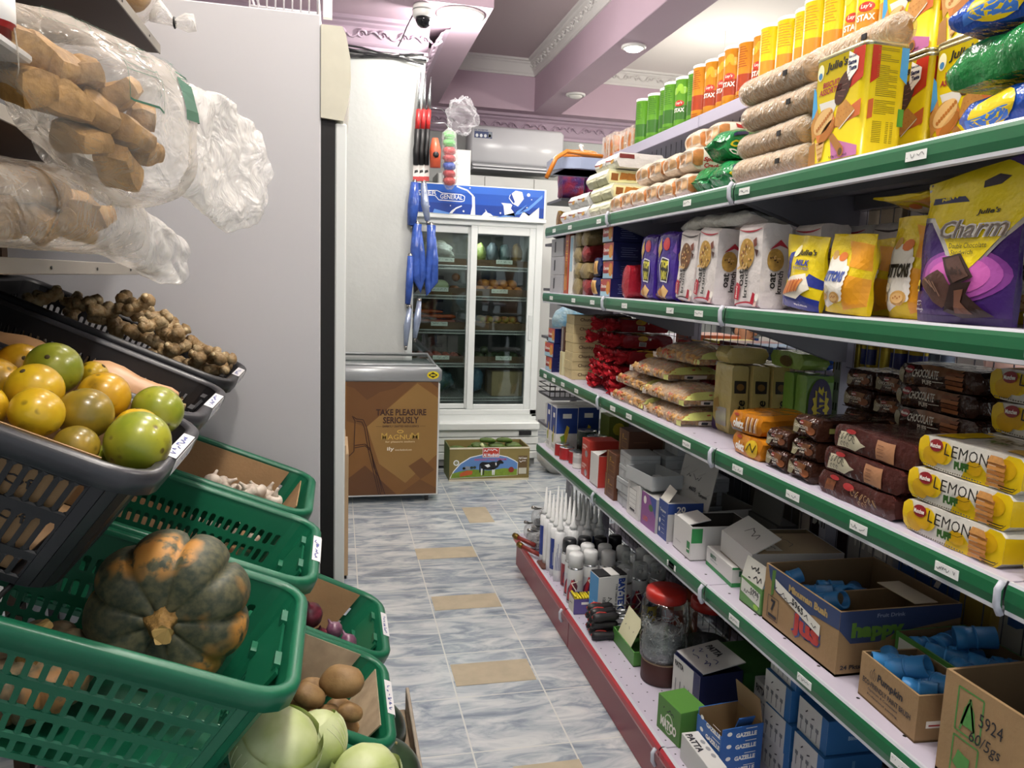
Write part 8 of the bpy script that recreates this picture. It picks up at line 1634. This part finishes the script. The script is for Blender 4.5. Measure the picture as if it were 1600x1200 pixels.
def rusk(seed):
    p = Pk(.10, .07, .052); p.fine(RUS, .012); off = V((seed, 0, 0))
    def f(v):
        q = [(v.x/.10-.5)*2, (v.y/.07-.5)*2, (v.z/.052-.5)*2]; m = max(map(abs, q)); l = sqrt(sum(a*a for a in q)) or 1; k = .62+.42*m/l if l > 1e-6 else 1
        r = V((q[0]*k*.05, q[1]*k*.035, q[2]*k*.026*(1+.25*q[0]))); return r+NZ.noise_vector(r*22+off)*.008
    return p.deform(f).build('rusk')
ru = [rusk(1), rusk(5), rusk(9)]; us = set()
def rusks(L, label, grp):
    PP = []
    for px, py, y, s in L: c = at(px, py, Y=y); PP.append((c.x, c.y, c.z, .029*s))
    for i, (q, (px, py, y, s)) in enumerate(zip(relax(PP, 60, .08), L)):
        q = V(PP[i][:3]).lerp(q, .4); b_ = ru[i % 3]; o = b_ if b_.name not in us else dup(b_, (0, 0, 0)); us.add(b_.name); o.location = q; o.scale = (s*.92,)*3; o.rotation_euler = (r_.uniform(-.5, .5), r_.uniform(-.5, .7), r_.uniform(0, 6)); tag(o, label, 'rusk', grp)
BAGM = film('#e9e2d6', .12, .10, .6, 18); BAGF = film('#efece6', .26, .12, .8, 20)
GI = M('#2a5e48', .5)
def softbag(name, label, secs, seed, mouth, prn=None):
    """bag lofted through sections (px, py top, py bottom, Y, half depth)"""
    S = []
    for px, y0, y1, Y, hd in secs: a, b = at(px, y0, Y=Y), at(px, y1, Y=Y); S.append(((a+b)/2, (a-b)/2, hd))
    n = len(S)
    def cr(i, f): return S[i][0].lerp(S[i+1][0], f), S[i][1].lerp(S[i+1][1], f), S[i][2]+(S[i+1][2]-S[i][2])*f
    off = V((seed, seed, 0))
    def g(u, v, k=0):
        q = v*(n-1); i = min(int(q), n-2); f = q-i; f = f*f*(3-2*f)*.5+f*.5; c, up_, hd = cr(i, f); ax = (S[i+1][0]-S[i][0]).normalized(); sd = ax.cross(up_).normalized(); a = 2*pi*u
        ca, sa = cos(a), sin(a); ex = .8; p = c+up_*(abs(sa)**ex*(1 if sa > 0 else -1))+sd*hd*(abs(ca)**ex*(1 if ca > 0 else -1)); am = .004+.012*max(0, v-mouth)/(1-mouth)
        nz = NZ.noise_vector(p*14+off); n2 = NZ.noise_vector(p*34+off); p = p+nz*am*1.2+n2*am*.7
        return p+((p-c).normalized()*k if k else V((0, 0, 0)))
    t = thing(name, label, 'bag', (0, 0, 0)); MB().grid(lambda u, v: g(u, v*mouth), 48, 40, BAGM, True, True).build('filled_part', t); MB().grid(lambda u, v: g(u, mouth+(1-mouth)*v), 48, 30, BAGF, True, True).build('open_end', t)
    if prn:
        mb = MB()
        class GF:
            def __call__(s, u, v, k=0): return g(u, v, .0015+k)
        F = GF(); mb.L = .02
        for u0, v0, w, h in prn:
            mb.line(F, [(u0, v0), (u0+w, v0), (u0+w, v0+h), (u0, v0+h), (u0, v0)], .0016, GI, 1); mb.line(F, [(u0+w, v0), (u0+w*1.35, v0-h*.1), (u0+w*1.2, v0+h*.4), (u0+w*1.35, v0+h*.8), (u0+w, v0+h*.8)], .0016, GI, 1)
            mb.scrib(F, u0+w*.15, v0+h*.15, u0+w*.85, v0+h*.85, GI, int(u0*99), .0013, 2, 1)
        mb.build('green_print', t)
    return t
FS = (ya, 0)
softbag('rusk_bag', 'clear green-printed bag of rusks with its crinkled open end hanging forward', [(-20, 15, 125, 1.10, .08), (20, 16, 160, 1.11, .11), (62, 22, 205, 1.12, .115), (140, 54, 278, 1.16, .115), (205, 86, 326, 1.22, .1), (262, 122, 292, 1.32, .04), (322, 138, 335, 1.42, .018), (370, 165, 370, 1.50, .014), (410, 205, 330, 1.56, .01)], 3, .6,
        [(.09, .24, .07, .055), (.10, .36, .07, .055), (.085, .46, .09, .06), (.0, .36, .05, .05), (.02, .50, .07, .05), (.17, .30, .05, .05)])
rusks([(12, 60, 1.11, .7), (10, 100, 1.11, .7), (35, 75, 1.09, .8), (40, 130, 1.09, .8), (80, 95, 1.12, .8), (90, 155, 1.12, .85), (125, 115, 1.15, .75), (140, 165, 1.16, .85), (130, 215, 1.15, .75), (183, 150, 1.2, .75), (192, 205, 1.21, .85), (185, 258, 1.20, .75), (222, 180, 1.25, .6), (226, 235, 1.26, .65)], 'toasted brown rusk inside the green-printed bag', 'rusks in the upper bag')
softbag('rusk_bag', 'lower clear bag of rusks with a milky folded end over the ginger', [(-110, 235, 383, 1.05, .08), (-20, 245, 386, 1.14, .1), (60, 253, 389, 1.22, .1), (120, 275, 393, 1.31, .09), (175, 305, 400, 1.40, .06), (215, 328, 425, 1.46, .03), (255, 350, 446, 1.52, .02), (284, 368, 436, 1.56, .02)], 8, .66)
rusks([(-55, 310, 1.12, .75), (-10, 285, 1.17, .75), (-5, 335, 1.17, .8), (30, 295, 1.22, .8), (40, 340, 1.22, .8), (75, 305, 1.26, .8), (80, 348, 1.26, .75), (115, 320, 1.31, .75), (118, 358, 1.31, .65), (150, 340, 1.36, .75)], 'toasted brown rusk inside the lower clear bag', 'rusks in the lower bag')
c = at(222, 8, Y=2.1); t = thing('bread_bag', 'clear knotted bag of bread on the top shelf end', 'bag', c)
MB().blob((-.03, 0, .03), (.075, .06, .075), BAGM, 28, 18, lambda d: 1+.12*NZ.noise(d*3)).build('film', t); MB().tube([(.03, 0, -.01), (.065, 0, -.03), (.075, 0, -.033), (.1, 0, -.03), (.12, 0, -.028)], [.03, .012, .01, .022, .02], BAGF, 12).build('knotted_neck', t); MB().tube([(.073, .012*cos(a), -.033+.012*sin(a)) for a in [i*.7 for i in range(9)]], .0025, BLK, 6, True).build('tie', t)
o = MB().blob((-.03, 0, .03), (.055, .045, .05), RUS, 20, 14, lambda d: 1+.1*NZ.noise(d*2)).build('bread_roll'); o.location = c; tag(o, 'bread roll inside the knotted bag', 'bread')
o = BX((-.8, 1.2, 2.021), (-.50, 1.75, 2.2), M('#c9ab86', .7), .002).build('carton'); tag(o, 'beige carton on the top wall shelf', 'box')
# jars at the picture edge
o = BX((-.46, .96, 1.689), (-.36, 1.06, 1.70), M('#c4c4c2', .2), .003).build('clip_tray'); tag(o, 'clear plastic tray clipped on the shelf lip', 'tray')
for k, l in enumerate(('lower small jar with a white label at the picture edge', 'upper small jar with a red and white label at the picture edge')):
    MB_ = MB().lathe([(.018, 0), (.022, .003), (.022, .012), (.027, .018), (.027, .05), (.022, .056), (.022, .058), (.0235, .06), (.0235, .066), (.001, .067)], [M('#5a1c18', .3), M('#5a1c18', .3), M('#8f1f1f', .3), M('#e6e4e0', .4) if k == 0 else M('#b3281f', .4), M('#e6e4e0', .4), M('#e6e4e0'), M('#e6e4e0'), M('#e6e4e0'), M('#e6e4e0')], 20)
    o = MB_.build('small_jar'); c = at(2, 100, Y=1.005); o.location = (-.385, 1.005, 1.7005+.0675*k); tag(o, l, 'jar')
# ================================================================ hung on the edge of the partition
Yh = 5.30; A_ = lambda x, y, d=0: at(x, y, Y=Yh+d)
RDH = M('#b32a2a', .35); CDM = M('#d6d1cc', .5)
for k in range(3):
    x = 654+8*k; t = thing('hedge_shears', ['first', 'second', 'third'][k]+' red and black long-handled tool hanging on the wall edge, counted from the pale wall', 'garden tool', (0, 0, 0)); d = .02*k
    MB().tube([A_(x+4, 112+k*4, d), A_(x+1, 150, d), A_(x, 172, d)], [.003, .010, .014], STEEL, 8).build('blade', t); MB().tube([A_(x, 172, d), A_(x-2, 202, d)], .017, RDH, 10).build('neck', t); MB().tube([A_(x-2, 202, d), A_(x-3, 225, d), A_(x-4, 234, d), A_(x-4, 258, d)], [.019, .018, .021, .019], BLK, 10).build('grip', t)
    a = A_(x-4, 270, d); mb = MB().box((a.x-.02, a.y-.004, a.z-.055), (a.x+.02, a.y+.004, a.z+.055), CDM); F = Fr((a.x-.02, a.y-.0045, a.z-.055), (1, 0, 0), (0, 0, 1)); mb.dr(F, 0, 0, .04, .03, RDH, 1); mb.dp(F, [(.008, .05), (.034, .06), (.03, .075), (.01, .07)], BLK, 1); mb.build('label_card', t)
o = MB().tube([A_(680, 216), A_(680, 235), A_(680, 262)], [.02, .04, .036], M('#cf5a3c', .4), 12).lathe([(.02, 0), (.021, .003), (.001, .0)], BLK, 14, A_(680, 243)-V((0, .04, 0)), True, (0, -1, 0)).build('glove_pack'); tag(o, 'orange pack with a dark oval window hanging by the long tools', 'pack')
t = thing('scourer_bag', 'clear bag of green, red and blue plastic scourers hanging above the fridge sign', 'bag', (0, 0, 0))
for y, c in ((212, '#4fae4a'), (224, '#4fae4a'), (236, '#b83a3c'), (248, '#a8343a'), (260, '#2f4fa8'), (272, '#b03538'), (283, '#b8423f')):
    MB().blob(A_(702, y, .06), (.045, .035, .032), M(c, .35, bump=.6, bs=60), 20, 12, lambda d: 1+.18*NZ.noise(d*5)).build('scourer', t)
MB().tube([A_(702, y, .06) for y in (200, 208, 245, 285, 296)], [.01, .05, .055, .052, .02], film('#f1f1f1', .05, .08, .6, 40), 14).build('film', t); MB().tube([A_(702, 200, .06), A_(695, 192, .06), V((.55, 5.36, 2.5))], .003, STEEL, 6).build('hook', t)
crumple('plastic_sheet', A_(722, 182, .2), (.1, .05, .12), film('#efeef2', .03, .08, .8, 30), 'crumpled sheet of clear plastic hanging in front of the air conditioner', 'plastic sheet', 14, 40, 26, .45)
MB().tube([A_(708, 190, .2), A_(690, 170, .1), V((.56, 5.4, 2.62))], .002, STEEL, 5).build('string', bpy.data.objects['plastic_sheet']).matrix_parent_inverse = MX.Translation(-A_(722, 182, .2))
BLH = M('#3a5bb0', .2, bump=.4, bs=40, vary=.3, vs=20); SLV = M('#a9b6d0', .15, .5, bump=.5, bs=40)
def hank(L, r, m, label, d=0):
    t = thing('hose_pack', label, 'hose pack', (0, 0, 0)); P = [A_(x, y, d) for x, y in L]; MB().tube(P, [q*1.35 for q in r], m, 10).build('blue_hose', t)
    MB().lathe([(.012, -.02), (.016, -.01), (.016, .012), (.010, .02)], CHR, 12, P[0]).build('chrome_end', t); MB().tube([P[-1], P[-1]-V((0, 0, .03))], [.012, .009], CHR, 10).build('nozzle', t)
hank([(648, 285), (646, 320), (643, 352)], [.02, .03, .022], BLH, 'blue hose pack highest against the wall edge')
hank([(662, 286), (664, 318), (668, 345)], [.016, .022, .014], SLV, 'silvery hose pack under the label cards', .03)
hank([(652, 350), (649, 390), (650, 430), (657, 452), (660, 430), (658, 395), (655, 362)], [.024, .026, .026, .022, .02, .02, .014], BLH, 'glossy blue hose loop against the wall edge')
hank([(674, 352), (673, 390), (668, 430), (670, 458), (678, 440), (679, 405), (677, 370)], [.024, .022, .02, .02, .022, .02, .014], BLH, 'glossy blue hose loop in front of the fridge door', .02)
hank([(641, 400), (640, 440), (637, 475)], [.014, .02, .014], BLH, 'thin blue hose pack along the wall edge below the loops', -.02)
hank([(655, 470), (652, 500), (648, 528)], [.012, .02, .012], SLV, 'silver-blue hose pack hanging lowest before the fridge door', .02)
hank([(640, 480), (636, 510), (634, 540)], [.012, .018, .010], SLV, 'pale hose pack hanging lowest along the wall edge')
# ================================================================ end rack past the long shelves
t = thing('end_rack', 'narrow shelf rack glimpsed between the glass fridge and the long shelves', 'shelf rack', (0, 0, 0))
for z in (.62, .80, 1.14, 1.42, 1.68, 1.92): BX((1.2, 4.1, z-.015), (1.75, 4.4, z), M('#5d5d63', .5)).build('board', t)
for x in (1.72, 1.4): BX((x, 4.36, 0), (x+.03, 4.4, 2.1), UNDER).build('post', t)
SNK = M('#8a1f2c', .3, bump=.5, h2='#3a1f5a', vs=16)
def end(k, x, z, D, W, H, m, l, name='snack_bag', soft=True):
    p = Pk(W, D, H); p.fine(m, .015)
    if soft: p.soft('z', .12, .05, .006, 20, k, .3)
    place(tag(p.build(name), l, name.replace('_', ' ')), x, 4.13, z)
end(1, 1.21, 1.921, .1, .13, .17, SNK, 'red and purple snack bag on the end rack top'); end(2, 1.36, 1.921, .1, .13, .15, SNK, 'second red snack bag on the end rack top'); end(3, 1.21, 1.681, .1, .15, .17, M('#c9a33a', .3, bump=.4, h2='#7a4a22', vs=18), 'yellow and brown snack bag below the top board of the end rack'); end(4, 1.21, 1.421, .1, .13, .2, M('#c9a0a8', .3, bump=.4, h2='#7d4a5c', vs=30), 'pink and white snack bag on the end rack'); end(5, 1.36, 1.421, .1, .13, .2, M('#2f2a7a', .3, bump=.4), 'blue snack bag beside the pink one on the end rack')
for i in range(2): end(6, 1.21, 1.141+.11*i, .15, .14, .1, M('#8f8f90', .4), ['lower', 'upper'][i]+' grey box on the end rack', 'grey_box', False)
c = crumple('plastic_bag', (1.25, 4.0, 1.245), (.1, .06, .085), M('#5f9fc4', .3, bump=.9, bs=45, h2='#a9c6cf', vs=14), 'bulging pale blue plastic bag at the end of the third shelf', 'bag', 17, 40, 24, .12)
end(7, 1.21, .621, .15, .2, .12, M('#d9d9d4', .4), 'white box low on the end rack', 'white_box', False)
mb = MB()
for k in range(8): mb.tube([(1.17+.03*k, 4.06, .81), (1.17+.03*k, 4.06, .93)], .003, BLK, 5)
for z in (.81, .84, .87, .9, .93): mb.tube([(1.17, 4.06, z), (1.39, 4.06, z), (1.39, 4.3, z), (1.17, 4.3, z)], .003, BLK, 5, True)
tag(mb.build('wire_basket'), 'black wire basket on the end rack behind the milk cartons', 'basket')
tag(BX((1.15, 3.9, 1.13), (1.45, 4.098, 1.15), BLK).build('black_tray'), 'black tray under the pale blue plastic bag', 'tray')
# ================================================================ goods of the next aisle, seen through the mesh
def rear(name, x, y, z, D, W, H, m, l, txt=None, tm=WTX, cat='carton'):
    p = Pk(D, W, H); p.carton(m, .002)
    if txt: p.text(p.fa, txt, W*.1, H*.5, W*.9, H*.75, tm, 1, .06); p.de(p.fa, W*.6, H*.28, W*.2, H*.14, M('#c9b98a', .5), 1, 14)
    place(tag(p.build(name), l, cat), x, y, z)
GDC = tin_can(.027, .117, M('#b8a02a', .25, .4), M('#25307a', .3), 'drink_can'); GDC2 = tin_can(.027, .117, M('#b39a2c', .25, .5), M('#c4ae3a', .25, .5), 'drink_can'); GRC = tin_can(.03, .11, M('#6d7a8a', .25, .5), M('#8fa0ad', .25, .4), 'drink_can')
for i in range(6):
    b_ = (GDC2, GDC2, GDC, GDC2, GDC, GDC)[i]; o = b_ if i in (0, 2) else dup(b_, (0, 0, 0)); place(tag(o, f'gold drink can behind the wire mesh, {ON[i]} from the blue packs', 'drink can'), 1.46+.004*(i % 2), 1.945-.058*i, 1.2155)
place(tag(GRC, 'grey-blue drink can behind the wire mesh beside the gold ones', 'drink can'), 1.46, 1.575, 1.2155)
for k in range(2): place(lump('foil_pack', .08, .05, .06, BLU, 95+k, ['lower', 'upper'][k]+' blue foil pack behind the mesh beside the gold cans', 'packet', None, .012, .004, 20, None, .2, 'z', .3), 1.43, 1.99, 1.216+.062*k)
rear('flat_box', 1.44, 2.10, 1.2155, .2, .17, .05, M('#22407a', .4), 'flat blue box behind the mesh near the green biscuit packs'); rear('flat_box', 1.44, 2.29, 1.2155, .2, .17, .045, M('#6a8fb5', .4), 'pale blue flat box behind the mesh'); rear('flat_box', 1.44, 2.48, 1.2155, .2, .18, .04, M('#6d1f24', .4), 'dark red flat box behind the mesh before the seated person'); rear('flat_box', 1.44, 2.68, 1.2155, .2, .12, .035, M('#c4b23a', .4), 'yellow flat box behind the mesh'); rear('flat_box', 1.44, 2.85, 1.2155, .2, .2, .045, M('#b5552a', .4), 'orange box behind the mesh beyond the yellow one')
L6 = [(1.82, .16, M('#3a1f22', .4), 'dark red snack pack behind the mesh above the red discs', 'DONUT'), (1.62, .18, M('#b9b7b2', .5), 'grey and black pack behind the mesh over the juice carton', 'WAFER'), (1.42, .18, M('#1f4f8f', .4), 'blue pack of ring biscuits behind the mesh', 'Milky'), (1.31, .09, M('#a8903a', .5), 'yellow corn snack pack behind the mesh', None), (1.06, .23, M('#b9b8b0', .5), 'pale ring snack pack with blue lettering behind the mesh', 'Donut'), (.82, .2, M('#5a1f2a', .4), 'dark red pack behind the mesh at the picture edge', None)]
for y, W, m, l, tx_ in L6: rear('snack_pack', 1.42, y, .6005, .1, W, .30, m, l, tx_, M('#2f5a9a') if tx_ == 'Donut' else WTX, 'snack pack')
DKC = [M('#3f3a3a', .6), M('#4f4638', .6), M('#2f3440', .6)]  # filler cartons, added to darken the gaps behind the mesh
for i in range(9):
    for j, z in enumerate((1.5805, .2005)): rear('filler_carton', 1.43, .25+.37*i, z, .26, .34, [.34, .33][j], DKC[(i+j) % 3], f'added carton darkening the view beyond the mesh, {(ON+["seventh", "eighth", "ninth"])[i]} along the {["upper", "lowest"][j]} rear shelf')
for i in range(5): rear('filler_carton', 1.43, 2.05+.31*i, .6005, .26, .29, .30, DKC[(i+1) % 3], f'added carton darkening the far side of the mesh, {ON[i]} past the snack packs')
t = thing('wall_rack', 'tall shelving along the far wall of the next aisle', 'shelf rack', (0, 0, 0))
for z in (.3, .8, 1.3, 1.8): BX((3.4, 1.0, z-.02), (3.78, 7.0, z), UNDER).build('board', t)
for y in (1.0, 3.0, 5.0, 6.96): BX((3.74, y, 0), (3.78, y+.04, 2.2), UNDER).build('post', t)
for i in range(14): rear('wall_carton', 3.42, 1.1+.42*i, [.801, 1.301][i % 2], .3, .36, .22+.05*(i % 3), M(['#b9b4b0', '#8f3f4a', '#2f4f8f', '#c9b45a', '#7d8a8f'][i % 5], .5), f'carton on the far wall shelving, {(ON+["seventh"])[i//2]} in its {["lower", "upper"][i % 2]} row')
# ================================================================ people in the next aisle
SKN = M('#9a6a4c', .5, sss=.05); HAIR = M('#15110f', .6)
def skinmesh(name, V_, E_, m, parent, sub=2):
    me = bpy.data.meshes.new(name); me.from_pydata([v[:3] for v in V_], E_, []); o = bpy.data.objects.new(name, me); COL.objects.link(o); me.materials.append(m)
    o.modifiers.new('skin', 'SKIN'); s = o.modifiers.new('sub', 'SUBSURF'); s.levels = s.render_levels = sub
    if not me.skin_vertices: bpy.context.view_layer.objects.active = o; bpy.ops.mesh.customdata_skin_add()
    for sv, v in zip(me.skin_vertices[0].data, V_): sv.radius = (v[3], v[4] if len(v) > 4 else v[3])
    me.skin_vertices[0].data[0].use_root = True
    n = bpy.data.meshes.new_from_object(o.evaluated_get(bpy.context.evaluated_depsgraph_get())); n.polygons.foreach_set('use_smooth', [True]*len(n.polygons)); bpy.data.objects.remove(o)
    o = bpy.data.objects.new(name, n); COL.objects.link(o); o.parent = parent; return o
def person(label, loc, rz, shirt, seat):
    """facing local -y; pelvis height depends on sitting or standing"""
    t = thing('person', label, 'person', loc, (0, 0, rz)); h = .50 if seat else .90
    T0 = [(0, 0, h, .12), (0, 0, h+.14, .115), (0, 0, h+.3, .135), (0, 0, h+.44, .115), (0, -.005, h+.53, .05), (0, -.02, h+.59, .05)]
    B = T0+[(0, -.03, h+.66, .075), (0, -.03, h+.74, .085), (0, -.025, h+.81, .06)]; E = [(i, i+1) for i in range(8)]
    S = T0[:4]+[(0, -.005, h+.5, .062)]; SE = [(0, 1), (1, 2), (2, 3), (3, 4)]; P_ = [(0, 0, h+.02, .128)]; PE = []
    for s in (-1, 1):
        k = len(B); el = (s*.25, -.06, h+.2) if seat else (s*.24, .02, h+.18); wr = (s*.17, -.28, h+.2) if seat else (s*.26, -.12, h-.03)
        B += [(s*.17, 0, h+.44, .055), el+(.042,), wr+(.028,), (wr[0]-s*.01, wr[1]-.06, wr[2]-.01, .032)]; E += [(3, k), (k, k+1), (k+1, k+2), (k+2, k+3)]
        for f in range(5):
            q = len(B); a = (f-2)*.017; ln = [.05, .07, .075, .07, .055][f]; b0 = (wr[0]-s*.01+a, wr[1]-.09, wr[2]-.012); B += [b0+(.009,), (b0[0]+a*.3, b0[1]-ln*.55, b0[2]-.012, .0085), (b0[0]+a*.4, b0[1]-ln*.8, b0[2]-.035, .007)] if f else [(wr[0]-s*.045, wr[1]-.04, wr[2], .01), (wr[0]-s*.06, wr[1]-.075, wr[2]-.005, .009), (wr[0]-s*.06, wr[1]-.1, wr[2]-.015, .008)]; E += [(k+3, q), (q, q+1), (q+1, q+2)]
        j = len(S); S += [(s*.17, 0, h+.44, .067), (el[0]*.93, el[1]*.7, (el[2]+h+.44)/2-.06, .056)]; SE += [(3, j), (j, j+1)]
        k = len(B); kn = (s*.13, -.42, h+.02) if seat else (s*.1, -.02, h-.42); an = (s*.13, -.42, .08) if seat else (s*.1, .02, .08)
        B += [(s*.09, 0, h-.05, .085), kn+(.06,), an+(.04,), (an[0], an[1]-.14, .035, .035)]; E += [(0, k), (k, k+1), (k+1, k+2), (k+2, k+3)]
        j = len(P_); P_ += [(s*.09, 0, h-.05, .098), kn+(.074,), (an[0], an[1], .12, .06)]; PE += [(0, j), (j, j+1), (j+1, j+2)]
    b = skinmesh('body', B, E, SKN, t); skinmesh('shirt', S, SE, shirt, t); skinmesh('trousers', P_, PE, M('#2b2f3a', .7), t)
    hz = h+.735
    MB().blob((0, -.018, hz+.028), (.093, .098, .098), HAIR, 24, 16, lambda d: 1 if d.z > .1 or d.y > .1 else .8).build('hair', t)
    for s in (-1, 1):
        e = MB().blob((s*.032, -.107, hz-.012), (.0155, .009, .009), M('#e4ddd4', .3), 14, 10).build('eye', t); MB().blob((s*.032, -.115, hz-.012), (.006, .003, .006), BLK, 10, 8).build('pupil', e); MB().tube([(s*.015, -.113, hz+.012), (s*.032, -.117, hz+.017), (s*.052, -.106, hz+.011)], .0035, HAIR, 6).build('eyebrow', t); MB().blob((s*.084, -.02, hz-.02), (.012, .022, .032), SKN, 12, 8).build('ear', t)
    MB().tube([(0, -.112, hz-.005), (0, -.126, hz-.035), (0, -.117, hz-.046)], [.008, .014, .010], SKN, 10).build('nose', t); MB().blob((0, -.103, hz-.075), (.024, .008, .008), M('#7d4a40', .5), 14, 8).build('mouth', t)
person('person in a yellow shirt sitting behind the shelves, seen through the wire mesh', (2.93, 5.1, -.065), .5, M('#cf9a1f', .8), True)
t = thing('stool', 'wooden stool under the person in yellow', 'stool', (2.95, 5.14, 0)); MB().lathe([(.16, .24), (.16, .262), (.001, .263)], M('#6a4a30', .6), 20).build('seat', t)
for s in (-1, 1):
    for q in (-1, 1): MB().tube([(s*.13, q*.13, 0), (s*.1, q*.1, .245)], .016, M('#6a4a30', .6), 8).build('leg', t)
person('person in a pale pink shirt standing close behind the mesh beyond the purple bags', (2.14, 1.93, 0), R(200), M('#c9a596', .8, bump=.2, bs=20), False)
